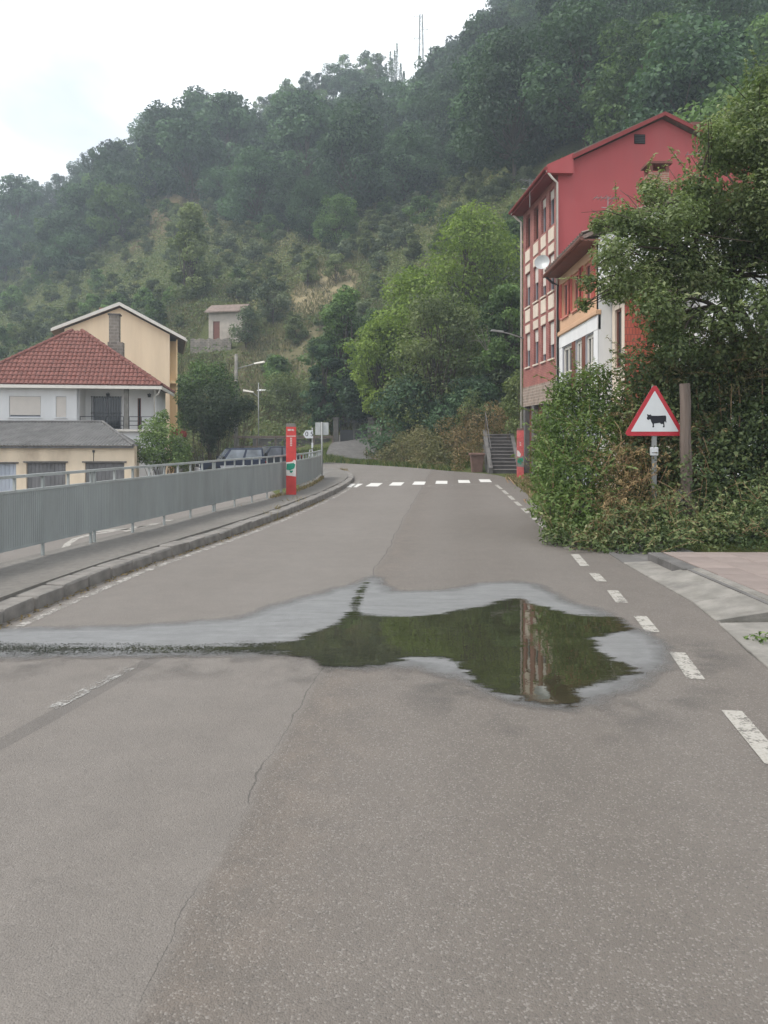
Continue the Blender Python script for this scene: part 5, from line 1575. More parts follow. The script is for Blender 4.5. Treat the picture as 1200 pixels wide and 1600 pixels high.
SW = thing('rubble_wall', 'short rubble stone wall between the iron gate and the brambles', 'wall', ((585 - 600) * 58.0 / FPX, 58.0, 0), math.radians(-24))
m = MB()
for r in range(9):
    x = -0.05
    while x < 2.3:
        w_ = random.uniform(0.28, 0.5)
        d = random.uniform(0, 0.06)
        m.box(x, x + w_ - 0.03, -d, 0.5, -0.6 + r * 0.35, -0.6 + r * 0.35 + 0.325)
        x += w_
m.build('stone_face', M['stone'], SW, bevel=0.02)

DW = tag(MB().grid([[(x, y, float(ground_z(x, y)) + 0.03) for x in np.linspace((522 - 600) * 61 / FPX - 0.3 + (y - 50) * 0.02, (610 - 600) * 56 / FPX - (y - 50) * 0.16, 8)] for y in np.linspace(49.5, 63.5, 18)]).build('driveway', M['concrete_dark'], None, smooth=True), kind='structure')

# low wall, rail fence and posts beyond the parked cars
FD = 60.0
FN = thing('rail_fence', 'low fence with one weathered rail on posts beyond the parked cars', 'fence', ((372 - 600) * FD / FPX, FD, 0), 0)
n = 5
Lf = (520 - 372) * FD / FPX
for k in range(n + 1):
    x = Lf * k / n
    g0 = gz((372 - 600) * FD / FPX + x, FD)
    MB().box(x - 0.07, x + 0.07, -0.06, 0.06, g0 - 0.3, 1.72).build('post', M['concrete'] if k == 0 else M['post_wood'], FN, bevel=0.01)
MB().box(-0.4, Lf, -0.1, -0.06, 1.62, 1.80).build('rail', M['post_wood'], FN, bevel=0.01)
MB().box(-0.3, Lf, -0.11, -0.07, 0.9, 1.0).build('rail', M['post_wood'], FN, bevel=0.01)
RW = thing('retaining_wall', 'pale retaining wall behind the rail fence', 'wall', ((395 - 600) * 63 / FPX, 63.0, -1.2))
m = MB(); m.box(0, 6.2, 0, 0.5, 0, 2.75); m.build('face', M['concrete_dark'], RW, bevel=0.02)
MB().box(-0.05, 6.25, -0.06, 0.56, 2.75, 2.87).build('coping', M['concrete'], RW, bevel=0.01)

# ------------------------------------------------------------------ lamps, pylon
def street_lamp(label, px, ptop, pbase_y, d, mat, arm=1.5, side=1, extra=0.0):
    x = (px - 600) * d / FPX
    g0 = gz(x, d)
    zt = CAMZ - (ptop - HOR) * d / FPX
    t = thing('street_lamp', label, 'lamp', (x, d, g0 - 0.1))
    h = zt - g0 + 0.1
    MB().tube([(0, 0, 0), (0, 0, h)], [0.19, 0.12] if not extra else [extra, extra * 0.8], 9).build('pole', mat, t, smooth=True)
    m = MB(); m.tube([(0, 0, h - 1.15), (side * arm * 0.55, 0, h - 0.95), (side * arm, 0, h - 0.75)], 0.035, 6); a = m.build('arm', M['steel'], t)
    xh = side * arm
    s = side
    m = MB(); m.hexa([(xh - 0.1, -0.14, h - 0.82), (xh + 0.75, -0.14, h - 0.70), (xh + 0.75, 0.14, h - 0.70), (xh - 0.1, 0.14, h - 0.82)], [(xh - 0.1, -0.09, h - 0.70), (xh + 0.72, -0.09, h - 0.54), (xh + 0.72, 0.09, h - 0.54), (xh - 0.1, 0.09, h - 0.70)]) if s > 0 else m.hexa([(xh - 0.75, -0.14, h - 0.70), (xh + 0.1, -0.14, h - 0.82), (xh + 0.1, 0.14, h - 0.82), (xh - 0.75, 0.14, h - 0.70)], [(xh - 0.72, -0.09, h - 0.54), (xh + 0.1, -0.09, h - 0.70), (xh + 0.1, 0.09, h - 0.70), (xh - 0.72, 0.09, h - 0.54)])
    m.build('lamp_head', M['white_trim'], a, bevel=0.02)
    return t
street_lamp('concrete lamp post with bracket arm rising behind the dark clipped tree', 369, 553, 630, 60.0, M['concrete'])
street_lamp('slim lamp post with pale head above the rail fence', 404, 598, 700, 62.0, M['steel'], 0.5, -1, 0.05)

SHB = hit(424, 632)
SH = thing('lean_to_shelter', 'tiny shelter with white sheet roof on posts on the terraced slope', 'shed', SHB)
MB().hexa([(-1.3, -0.7, 1.1), (0.9, -0.7, 1.05), (0.9, 0.7, 1.25), (-1.3, 0.7, 1.3)], [(-1.3, -0.7, 1.15), (0.9, -0.7, 1.1), (0.9, 0.7, 1.3), (-1.3, 0.7, 1.35)]).build('roof_sheet', M['white'], SH)
for x, y in ((-1.2, -0.6), (0.8, -0.6), (-1.2, 0.6), (0.8, 0.6)): MB().box(x - 0.04, x + 0.04, y - 0.04, y + 0.04, -0.5, 1.12).build('post', M['post_wood'], SH)

pd_ = 231.0
pxx = (658 - 600) * pd_ / FPX
pg = gz(pxx, pd_)
pt = CAMZ - (22 - HOR) * pd_ / FPX
PY = thing('power_pylon', 'thin lattice pylon standing on the wooded ridge', 'pylon', (pxx, pd_, pg - 0.5), math.radians(12))
H_ = pt - pg + 0.5
m = MB()
wl = lambda z: 0.85 - 0.45 * z / H_
for sx, sy in ((-1, -1), (1, -1), (1, 1), (-1, 1)): m.tube([(sx * wl(0), sy * wl(0), 0), (sx * wl(H_), sy * wl(H_), H_)], 0.11, 4)
nb = 14
for k in range(nb):
    za, zb2 = H_ * k / nb, H_ * (k + 1) / nb
    a, b_ = wl(za), wl(zb2)
    s = 1 if k % 2 else -1
    for q in (((-a * s, -a), (b_ * s, -b_)), ((-a * s, a), (b_ * s, b_)), ((-a, -a * s), (-b_, b_ * s)), ((a, -a * s), (b_, b_ * s))):
        m.tube([(q[0][0], q[0][1], za), (q[1][0], q[1][1], zb2)], 0.07, 4)
m.build('lattice', M['steel'], PY)
for z, s in ((H_ - 0.9, -1), (H_ - 4.5, 1), (H_ - 7.5, -1)):
    m = MB(); m.tube([(0, 0, z), (s * 2.3, 0, z + 0.1)], 0.09, 4); m.tube([(0, 0, z + 0.8), (s * 2.3, 0, z + 0.1)], 0.05, 4); m.tube([(s * 2.1, 0, z + 0.1), (s * 2.1, 0, z - 0.6)], 0.09, 5); m.build('cross_arm', M['steel'], PY)

# ------------------------------------------------------------------ foliage
def leaf_mesh(name, p, n, size, tint, mat, aspect=0.5, seed=0, cup=0.12):
    """one small folded leaf face per point"""
    rg = np.random.default_rng(seed)
    N = len(p)
    r = rg.normal(size=(N, 3))
    t = r - n * np.sum(r * n, 1, keepdims=True)
    t /= np.linalg.norm(t, axis=1, keepdims=True) + 1e-9
    b = np.cross(n, t)
    s = np.asarray(size).reshape(-1, 1) * np.ones((N, 1))
    w = s * aspect * 0.5
    q = np.empty((N, 4, 3))
    q[:, 0] = p - t * s * 0.5
    q[:, 1] = p + b * w + n * s * cup
    q[:, 2] = p + t * s * 0.5 - n * s * cup * 0.6
    q[:, 3] = p - b * w + n * s * cup
    me_ = bpy.data.meshes.new(name)
    me_.vertices.add(N * 4)
    me_.vertices.foreach_set('co', q.reshape(-1).astype(np.float32))
    me_.loops.add(N * 4)
    me_.loops.foreach_set('vertex_index', np.arange(N * 4, dtype=np.int32))
    me_.polygons.add(N)
    me_.polygons.foreach_set('loop_start', np.arange(0, N * 4, 4, dtype=np.int32))
    me_.polygons.foreach_set('loop_total', np.full(N, 4, np.int32))
    at = me_.attributes.new('tint', 'FLOAT', 'FACE')
    at.data.foreach_set('value', np.clip(tint, 0, 1).astype(np.float32))
    me_.update()
    me_.validate()
    me_.materials.append(mat)
    return me_

def clumps(cs, rs_, per, rg, flat=0.75, upb=0.45, shell=0.55, tvar=0.5):
    """points and normals on the shells of leaf clumps"""
    P_, N_, T_ = [], [], []
    for c, r, k in zip(cs, rs_, per):
        d = rg.normal(size=(k, 3))
        d /= np.linalg.norm(d, axis=1, keepdims=True)
        rad = r * (shell + (1.08 - shell) * rg.random((k, 1)) ** 0.6)
        off_ = d * rad * np.array([1, 1, flat])
        nn = d * 0.8 + rg.normal(size=(k, 3)) * 0.55 + np.array([0, 0, upb])
        nn /= np.linalg.norm(nn, axis=1, keepdims=True)
        P_.append(np.asarray(c) + off_)
        N_.append(nn)
        base = rg.random() * tvar
        T_.append(base + rg.random(k) * (1 - tvar))
    return np.concatenate(P_), np.concatenate(N_), np.concatenate(T_)

def limb(m, a, b, r0, r1, rg, sag=0.12, n=5, sides=6):
    a, b = np.asarray(a, float), np.asarray(b, float)
    L_ = np.linalg.norm(b - a)
    pts = []
    j = rg.normal(size=3) * L_ * 0.06
    for i in range(n + 1):
        t = i / n
        p = a + (b - a) * t + np.array([0, 0, 1]) * sag * L_ * math.sin(math.pi * t) + j * math.sin(math.pi * t)
        pts.append(tuple(p))
    m.tube(pts, [r0 + (r1 - r0) * i / n for i in range(n + 1)], sides, cap=False)

def crown_shape(rg, H, R, base, n, kind='round', cr=(0.20, 0.16)):
    """clump centres and radii of a crown H tall, R wide, starting at height base"""
    cs, rs_ = [], []
    ch = H - base
    for i in range(n):
        v = (i + 0.5) / n
        v = min(1, max(0, v + rg.normal() * 0.06))
        if kind == 'round': prof = math.sin(math.pi * min(1, 0.16 + v * 0.80)) ** 0.75
        elif kind == 'tall': prof = math.sin(math.pi * min(1, 0.25 + v * 0.72)) ** 0.8 * 0.75
        elif kind == 'wide': prof = math.sin(math.pi * (0.30 + v * 0.62)) ** 0.6
        a = rg.random() * 2 * math.pi
        rr = R * prof * math.sqrt(0.12 + 0.88 * rg.random()) * 0.80
        cs.append((rr * math.cos(a) + rg.normal() * 0.05 * R, rr * math.sin(a) + rg.normal() * 0.05 * R, base + ch * v * 0.92))
        rs_.append(R * (cr[0] + cr[1] * rg.random()))
    return cs, rs_

def tree_meshes(seed, H, R, base, n, per, leaf, mat, kind='round', bark=None, flat=0.72, trunk_r=None, aspect=0.6, cr=(0.20, 0.16)):
    rg = np.random.default_rng(seed)
    cs, rs_ = crown_shape(rg, H, R, base, n, kind, cr)
    kk = [int(per * (r / (R * 0.28)) ** 2) + 20 for r in rs_]
    p, nn, tt = clumps(cs, rs_, kk, rg, flat, tvar=0.72)
    # a few loose sprays that break the outline
    ls = leaf * (0.7 + 0.7 * rg.random(len(p)))
    crown = leaf_mesh('crown', p, nn, ls, tt, mat, aspect, seed)
    m = MB()
    tr = trunk_r or H * 0.018
    bend = rg.normal(size=2) * H * 0.02
    top = (bend[0], bend[1], base + (H - base) * 0.55)
    limb(m, (0, 0, -0.6), top, tr, tr * 0.45, rg, 0.0, 6, 8)
    for c, r in zip(cs, rs_):
        t = min(0.95, max(0.35, (c[2] - 0.25 * H) / top[2] * 0.7))
        a = np.array([0, 0, -0.6]) + (np.array(top) - np.array([0, 0, -0.6])) * t
        limb(m, a, c, tr * 0.4, tr * 0.08, rg, -0.06, 4, 5)
    trunk = m.mesh('trunk', smooth=True)
    trunk.materials.append(bark or M['bark'])
    return crown, trunk

def plant_tree(name, label, cat, loc, meshes, scale=1.0, rz=0.0, group=None, sz=None):
    t = thing(name, label, cat, loc, rz, group)
    t.scale = (scale, scale, sz or scale)
    link('crown', meshes[0], t)
    link('trunk', meshes[1], t)
    return t

# ---- woodland on the hill
protos = [tree_meshes(11, 11.5, 5.2, 2.2, 36, 120, 0.50, M['leaf_forest']),
          tree_meshes(12, 13.0, 5.6, 2.6, 40, 120, 0.50, M['leaf_forest']),
          tree_meshes(13, 10.0, 5.4, 1.4, 34, 120, 0.48, M['leaf_forest'], 'wide'),
          tree_meshes(14, 12.0, 5.0, 2.0, 46, 95, 0.50, M['leaf_forest_b']),
          tree_meshes(15, 9.0, 4.6, 1.2, 40, 95, 0.46, M['leaf_forest_b'], 'wide')]
fine_protos = [tree_meshes(16, 10.5, 5.0, 1.6, 54, 210, 0.32, M['leaf_forest']), tree_meshes(17, 9.5, 4.8, 1.2, 50, 210, 0.32, M['leaf_forest_b'], 'wide')]
edge_protos = [tree_meshes(21, 13.5, 5.0, 3.6, 58, 95, 0.40, M['leaf_forest'], cr=(0.11, 0.12)), tree_meshes(22, 11.5, 4.8, 3.2, 52, 95, 0.40, M['leaf_forest'], 'wide', cr=(0.11, 0.12)), tree_meshes(23, 14.5, 4.6, 4.0, 56, 95, 0.40, M['leaf_forest_b'], cr=(0.11, 0.12))]
LIM_X = [0, 120, 185, 215, 320, 430, 520, 560, 600, 720, 850, 900, 1250]
LIM_Y = [455, 440, 400, 340, 345, 392, 400, 370, 345, 305, 300, 470, 560]
rg = np.random.default_rng(5)
cand = []
for u in np.linspace(-0.72, 0.60, 440):
    for q in range(60):
        uu = u + rg.normal() * 0.003
        F_, R_ = np.interp(uu, U_T, F_T), np.interp(uu, U_T, R_T)
        y = F_ + (R_ + 4 - F_) * math.sqrt(rg.random())
        cand.append((uu * y, y, uu))
rg.shuffle(cand)
cand = np.array(cand)
cz = ground_z(cand[:, 0], cand[:, 1])
cpx = 600 + cand[:, 0] / cand[:, 1] * FPX
cpy = HOR - (cz - CAMZ) / cand[:, 1] * FPX
placed = []
def free(x, y, dmin, lst):
    return all((x - a) ** 2 + (y - b) ** 2 > dmin * dmin for a, b in lst)
order = np.argsort(-(cand[:, 1] / np.interp(cand[:, 2], U_T, R_T)) + rg.random(len(cand)) * 0.5)
nt_ = 0
for i in order:
    x, y, u = cand[i]
    px_, py_ = cpx[i], cpy[i]
    if py_ > np.interp(px_, LIM_X, LIM_Y) - 8: continue
    if px_ > 1270 or px_ < -250 or py_ < -110: continue
    rfrac = y / np.interp(u, U_T, R_T)
    ridge = rfrac > 0.93
    if rfrac > 0.86 and (abs(px_ - 617) < 24 or abs(px_ - 658) < 20): continue
    hidden = px_ > 830 and py_ > 330
    dm = 6.8 if ridge else (7.2 if px_ > 700 else 8.3)
    if hidden: dm = 13
    if not free(x, y, dm, placed): continue
    if nt_ >= 296: break
    placed.append((x, y))
    z = float(cz[i])
    if ridge and px_ < 760:
        pr = edge_protos[rg.integers(3)]
        s = rg.uniform(0.75, 1.2)
        plant_tree('oak_tree', 'open dark oak standing against the sky on the ridge', 'tree', (x, y, z), pr, s, rg.random() * 6.28, 'trees along the skyline of the hill', s * rg.uniform(0.9, 1.1))
    else:
        k = rg.integers(10)
        pr = protos[k % 3] if k < 7 else protos[3 + k % 2]
        if y < 140: pr = fine_protos[0 if k < 7 else 1]
        s = rg.uniform(0.8, 1.0) if rg.random() < 0.35 else rg.uniform(1.1, 1.6)
        lab, grp = ('dark green oak in the dense wood on the hillside', 'dark oaks of the hillside wood') if k < 7 else ('fresher green chestnut tree among the hillside oaks', 'lighter trees of the hillside wood')
        plant_tree('oak_tree' if k < 7 else 'chestnut_tree', lab, 'tree', (x, y, z), pr, s, rg.random() * 6.28, grp, s * rg.uniform(0.9, 1.15))
    nt_ += 1
print('forest trees', nt_)

# spiky tree beside the pylon
def spire_tree():
    r = np.random.default_rng(77)
    cs, rr = [], []
    m = MB()
    for k in range(7):
        x = (k - 3) * 0.85 + r.normal() * 0.15
        h = (8.5, 11.5, 10.2, 12.8, 14.0, 9.5, 7.0)[k]
        y = r.normal() * 0.8
        m.tube([(0, 0, -4), (x * 0.6, y * 0.5, 2.5), (x, y, h)], [0.2, 0.12, 0.02], 5)
        for j in range(16):
            z = 2.0 + (h - 2.0) * j / 15
            cs.append((x * min(1, z / 4), y * min(1, z / 4), z)); rr.append(0.62 * (1 - 0.75 * (z / h) ** 2) + 0.1)
    p, n, t = clumps(cs, rr, [46] * len(cs), r, 1.2)
    crown = leaf_mesh('crown', p, n, 0.3 * (0.7 + 0.6 * r.random(len(p))), t, M['leaf_forest'], 0.5, 4)
    tm_ = m.mesh('trunk'); tm_.materials.append(M['bark'])
    return crown, tm_
sx_ = (617 - 600) * 229 / FPX
plant_tree('poplar_tree', 'spiky upright tree with several narrow tops on the ridge by the pylon', 'tree', (sx_, 229.0, gz(sx_, 229.0) + 1.0), spire_tree(), 1.05)

# ---- bushes on the open slope
bush_p = [tree_meshes(31, 3.0, 1.7, 0.2, 20, 85, 0.27, M['leaf_grey'], 'wide'), tree_meshes(32, 2.6, 1.6, 0.1, 18, 85, 0.26, M['leaf_scrub'], 'wide'), tree_meshes(33, 3.6, 1.7, 0.2, 22, 85, 0.27, M['leaf_mid'], 'round'), tree_meshes(34, 4.2, 2.1, 0.6, 24, 85, 0.28, M['leaf_forest_b'], 'round')]
names = ['grey-green bush growing on the open slope below the wood', 'low dull olive scrub bush on the slope below the wood', 'mid green rounded bush on the open slope', 'taller dark green bush on the open slope']
bl = []
nb_ = 0
for i in rg.permutation(len(cand)):
    x, y, u = cand[i]
    px_, py_ = cpx[i], cpy[i]
    lim = np.interp(px_, LIM_X, LIM_Y)
    if py_ < lim - 15 or px_ > 860 or px_ < -70: continue
    if 440 < px_ < 560 and 425 < py_ < 490: continue               # meadow
    if 365 < px_ < 540 and 490 < py_ < 655 and rg.random() < 0.75: continue      # terraces
    if 285 < px_ < 420 and 470 < py_ < 640: continue               # around the hut
    if py_ > 640: continue
    dm = 3.3 if px_ > 380 else 3.9
    if not free(x, y, dm, bl): continue
    bl.append((x, y))
    k = int(rg.choice([0, 1, 2, 3], p=[0.30, 0.32, 0.2, 0.18]))
    s = rg.uniform(0.55, 1.25)
    plant_tree('hillside_bush', names[k], 'bush', (x, y, float(cz[i]) - 0.1), bush_p[k], s, rg.random() * 6.28, 'bushes scattered over the open hillside: kind ' + 'abcd'[k] if False else 'bushes scattered over the open hillside', s * rg.uniform(0.8, 1.1))
    nb_ += 1
    if nb_ >= 290: break
print('bushes', nb_)

# ---- named trees on the slope
def slope_tree(px, py, label, name, seed, H, R, base, n, per, leaf, mat, kind='round', cat='tree', sink=0.2):
    b_ = hit(px, py)
    return plant_tree(name, label, cat, (b_.x, b_.y, b_.z - sink), tree_meshes(seed, H, R, base, n, per, leaf, mat, kind))
slope_tree(297, 470, 'tall pale green poplar-like tree alone on the open slope above the orange house', 'slope_tree', 41, 13.5, 3.6, 0.8, 54, 120, 0.36, M['leaf_mid'], 'tall')
slope_tree(385, 548, 'thin olive tree with open crown beside the hillside hut', 'olive_tree', 42, 5.0, 2.2, 1.3, 22, 55, 0.26, M['leaf_grey'], 'wide')
slope_tree(428, 508, 'darker round tree behind the open olive tree near the hut', 'slope_tree', 43, 5.8, 2.6, 1.0, 26, 90, 0.27, M['leaf_grey'])
slope_tree(482, 452, 'small fruit tree on the dry meadow beside the dark bush line', 'fruit_tree', 44, 3.9, 1.7, 1.4, 18, 70, 0.24, M['leaf_mid'], 'wide')
slope_tree(525, 446, 'small fruit tree at the upper corner of the dry meadow', 'fruit_tree', 45, 4.0, 1.9, 1.5, 18, 70, 0.24, M['leaf_mid'], 'wide')
slope_tree(452, 640, 'green bush row above the rail fence', 'hedge_bush', 46, 3.6, 3.4, 0.1, 34, 90, 0.22, M['leaf_mid'], 'wide', 'bush')
slope_tree(500, 640, 'rounded green bush between the bush row and the gate', 'hedge_bush', 47, 3.8, 2.6, 0.1, 30, 90, 0.22, M['leaf_mid'], 'wide', 'bush')

# ---- scrub that covers the slope
r = np.random.default_rng(91)
Ns = 300000
us = r.uniform(-0.62, 0.62, Ns)
Fs, Rs = np.interp(us, U_T, F_T), np.interp(us, U_T, R_T)
ysr = Fs - 2 + (Rs + 6 - Fs) * r.random(Ns) ** 0.9
xsr_ = us * ysr
gs = ground_z(xsr_, ysr)
pxs, pys = 600 + us * FPX, HOR - (gs - CAMZ) / ysr * FPX
dens = vnoise(xsr_, ysr, 5.0, 4) * 0.6 + vnoise(xsr_, ysr, 1.8, 6) * 0.4
keep = (dens > 0.24) & ((pys > np.interp(pxs, LIM_X, LIM_Y) - 25) | (r.random(Ns) < 0.15))
a_, t_ = hit(505, 458), hit(440, 560)
keep &= ~((((xsr_ - a_.x) / 4.6) ** 2 + ((ysr - a_.y) / 6.0) ** 2 < 1) & (r.random(Ns) < 0.97))
keep &= ~((((xsr_ - t_.x) / 8) ** 2 + ((ysr - t_.y) / 11) ** 2 < 1) & (r.random(Ns) < 0.6))
keep &= ~((np.abs(xsr_ - (HT.location.x + 1.8)) < 3.2) & (np.abs(ysr - HD) < 3.5))
keep &= ~((xsr_ > -4.5) & (xsr_ < 1.5) & (ysr < 64))
xsr_, ysr, gs, dens = xsr_[keep], ysr[keep], gs[keep], dens[keep]
hgt = np.clip((dens - 0.34) * 4.2, 0.1, 1.7)
pz = gs + hgt * r.random(len(gs)) ** 0.7
nn = r.normal(size=(len(gs), 3)) * 0.6 + np.array([0, -0.2, 0.7])
nn /= np.linalg.norm(nn, axis=1, keepdims=True)
tint = np.clip(vnoise(xsr_, ysr, 12, 8) * 0.75 + r.random(len(gs)) * 0.45, 0, 1)
sm = leaf_mesh('hillside_scrub', np.stack([xsr_, ysr, pz], 1), nn, 0.14 + 0.16 * r.random(len(gs)) + ysr * 0.0016, tint, M['leaf_scrub'], 0.6, 8)
tag(link('hillside_scrub', sm), 'low bracken and scrub covering the hillside', 'scrub', None, 'stuff')

# dry grass on the terraces and meadow
r = np.random.default_rng(44)
N2 = 60000
u2 = r.uniform(-0.30, 0.0, N2)
y2 = np.interp(u2, U_T, F_T) + r.random(N2) * 48
x2 = u2 * y2
g2 = ground_z(x2, y2)
ok2 = (vnoise(x2, y2, 3.0, 9) > 0.25) & ~((x2 > -4.5) & (y2 < 64)) & ~((np.abs(x2 - (HT.location.x + 1.8)) < 3.0) & (np.abs(y2 - HD) < 3.2))
slope_pts = np.stack([x2, y2, g2 - 0.05], 1)[ok2]

# ---- trees at the foot of the hill, behind the bend
def foot_tree(px, ptop, pbase, d, wpx, label, name, seed, mat, kind='round', base=0.25, n=60, per=150, leaf=0.22, cat='tree', gbase=None):
    x = (px - 600) * d / FPX
    g0 = gz(x, d) if gbase is None else gbase
    H = CAMZ - (ptop - HOR) * d / FPX - g0
    R = wpx * d / FPX / 2
    return plant_tree(name, label, cat, (x, d, g0 - 0.1), tree_meshes(seed, H, R, H * base, n, per, leaf, mat, kind))
foot_tree(735, 325, 640, 60, 190, 'large yellow-green tree with the highest bright crown beside the red block', 'acacia_tree', 51, M['leaf_bright'], 'round', 0.3, 90, 130, 0.25)
foot_tree(648, 420, 650, 57, 175, 'yellow-green tree leaning towards the gate below the highest bright crown', 'acacia_tree', 52, M['leaf_bright'], 'round', 0.25, 80, 130, 0.24)
foot_tree(595, 492, 660, 56, 110, 'smaller yellow-green tree over the driveway gate', 'acacia_tree', 53, M['leaf_bright'], 'round', 0.3, 54, 130, 0.22)
foot_tree(690, 455, 660, 50, 190, 'dull olive tree with drooping crown in front of the yellow-green trees', 'willow_tree', 54, M['leaf_mid'], 'wide', 0.25, 80, 150, 0.20)
foot_tree(536, 430, 655, 66, 100, 'dark green tree between the dry meadow and the yellow-green trees', 'oak_tree', 55, M['leaf_forest_b'], 'tall', 0.1, 66, 120, 0.26)
foot_tree(508, 520, 655, 65, 70, 'low dark tree beside the terraces above the gate', 'oak_tree', 56, M['leaf_forest'], 'round', 0.08, 40, 120, 0.24)
foot_tree(567, 560, 665, 64, 90, 'dark leafy tree right behind the iron gate', 'oak_tree', 57, M['leaf_forest'], 'round', 0.15, 50, 120, 0.24)
foot_tree(792, 440, 640, 47, 110, 'dark green tree close to the corner of the red block', 'oak_tree', 58, M['leaf_forest_b'], 'round', 0.15, 70, 130, 0.20)
foot_tree(640, 590, 690, 50, 150, 'dark undergrowth tree over the rubble wall and brambles', 'hazel_bush', 59, M['leaf_forest'], 'wide', 0.03, 60, 130, 0.20, 'bush')
foot_tree(730, 590, 690, 46, 130, 'dark hazel bush behind the dry bramble bank', 'hazel_bush', 60, M['leaf_forest'], 'wide', 0.05, 50, 130, 0.19, 'bush')

# bare branches of a dead tree
r = np.random.default_rng(3)
dd = 48.8
dx = (757 - 600) * dd / FPX
dg0 = gz(dx, dd)
DT = thing('dead_tree', 'bare pale branches of a dead tree in front of the olive tree', 'tree', (dx, dd, dg0))
m = MB()
top = CAMZ - (545 - HOR) * dd / FPX - dg0
limb(m, (0, 0, -0.2), (0.2, 0, top), 0.07, 0.05, r, 0, 6, 7)
m.build('trunk', M['bark_pale'], DT, smooth=True)
m = MB()
for px_, py_ in ((735, 508), (748, 494), (762, 502), (776, 494), (745, 528), (788, 508)):
    e = P(px_, py_, dd)
    e = (e.x - dx, r.normal() * 0.5, e.z - dg0)
    limb(m, (0.2, 0, top - 0.2), e, 0.032, 0.012, r, 0.08, 5, 5)
    limb(m, tuple(np.array((0.2, 0, top - 0.2)) * 0.4 + np.array(e) * 0.6), (e[0] + r.normal() * 0.6, e[1], e[2] - 0.4 + r.normal() * 0.5), 0.025, 0.01, r, 0.1, 4, 4)
m.build('branches', M['bark_pale'], DT, smooth=True)

# ---- shrubs made of clumps set where they stand
def before_sign(x, y, z):
    return abs(x - SG.location.x) < 0.56 and 1.5 < z < 2.65 and y < 12.62

def shoots(cs, R, count, length, rg, up=0.5, step=0.045, at=Vector((0, 0, 0))):
    """young shoots that leave the clumps: leaf points, normals and the stems"""
    P_, N_, m = [], [], MB()
    w = np.array(R) ** 2
    for c_ in range(count):
        i = rg.choice(len(cs), p=w / w.sum())
        d = rg.normal(size=3)
        d[2] = abs(d[2]) * 0.8 + up
        d[1] -= 0.25
        d /= np.linalg.norm(d)
        a = np.array(cs[i]) + d * R[i] * 0.75
        L_ = length * (0.5 + 0.8 * rg.random())
        bend = rg.normal(size=3) * 0.25 + np.array([0, 0, -0.35])
        n = max(4, int(L_ / step))
        pts = []
        if any(before_sign(*(np.array(at) + a + d * L_ * q_ + bend * L_ * q_ * q_ * 0.6)) for q_ in (0, 0.25, 0.5, 0.75, 1.0)): continue
        for k in range(n + 1):
            t = k / n
            p = a + d * L_ * t + bend * L_ * t * t * 0.6
            pts.append(tuple(p))
            if k > 1:
                s_ = rg.normal(size=3)
                P_ += [p + s_ * step * 0.35, p - s_ * step * 0.35]
                nn = np.array([rg.normal() * 0.5, rg.normal() * 0.5 - 0.2, 0.8])
                N_ += [nn / np.linalg.norm(nn)] * 2
        m.tube(pts[::max(1, n // 4)] + [pts[-1]], 0.0035, 4, cap=False)
    return np.array(P_), np.array(N_), m

def shrub(name, label, cl, mat, leaf, per, seed, cat='bush', aspect=0.45, stems=True, stem_mat=None, flat=0.8, base=None, group=None, upb=0.4, shoot=0, slen=0.45):
    """cl: list of (px, py, depth, radius px)"""
    r = np.random.default_rng(seed)
    C = [P(a, b, d) for a, b, d, _ in cl]
    R = [q * d / FPX for _, _, d, q in cl]
    bx = sum(c.x for c in C) / len(C); by = sum(c.y for c in C) / len(C)
    b0 = Vector((bx, by, 0.0 if base is None else base))
    t = thing(name, label, cat, b0, 0, group)
    cs = [tuple(c - b0) for c in C]
    k = [int(per * (x / 0.5) ** 2) for x in R]
    p, n, tt = clumps(cs, R, k, r, flat, upb, 0.35, 0.4)
    sm_ = None
    if shoot:
        p2, n2, sm_ = shoots(cs, R, shoot, slen, r, at=b0)
        p, n, tt = np.concatenate([p, p2]), np.concatenate([n, n2]), np.concatenate([tt, 0.45 + 0.5 * r.random(len(p2))])
    ok = (p[:, 2] > 0.01) & ~((np.abs(p[:, 0] + b0.x - SG.location.x) < 0.54) & (p[:, 2] + b0.z > 1.5) & (p[:, 2] + b0.z < 2.65) & (p[:, 1] + b0.y < 12.6))
    p, n, tt = p[ok], n[ok], tt[ok]
    link('foliage', leaf_mesh('foliage', p, n, leaf * (0.45 + 1.0 * r.random(len(p)) ** 1.4), tt, mat, aspect, seed), t)
    if sm_ is not None: tag(sm_.build('shoots', stem_mat or M['twig_dry'], t, smooth=True), kind='stuff')
    if stems:
        m = MB()
        for c, x in zip(cs, R):
            for q in range(2):
                f = (c[0] * 0.55 + r.normal() * 0.15, c[1] * 0.55 + r.normal() * 0.15, -0.1)
                limb(m, f, tuple(np.array(c) + r.normal(size=3) * x * 0.4), 0.022, 0.007, r, 0.05, 5, 5)
        tag(m.build('stems', stem_mat or M['bark'], t, smooth=True), kind='stuff')
    return t

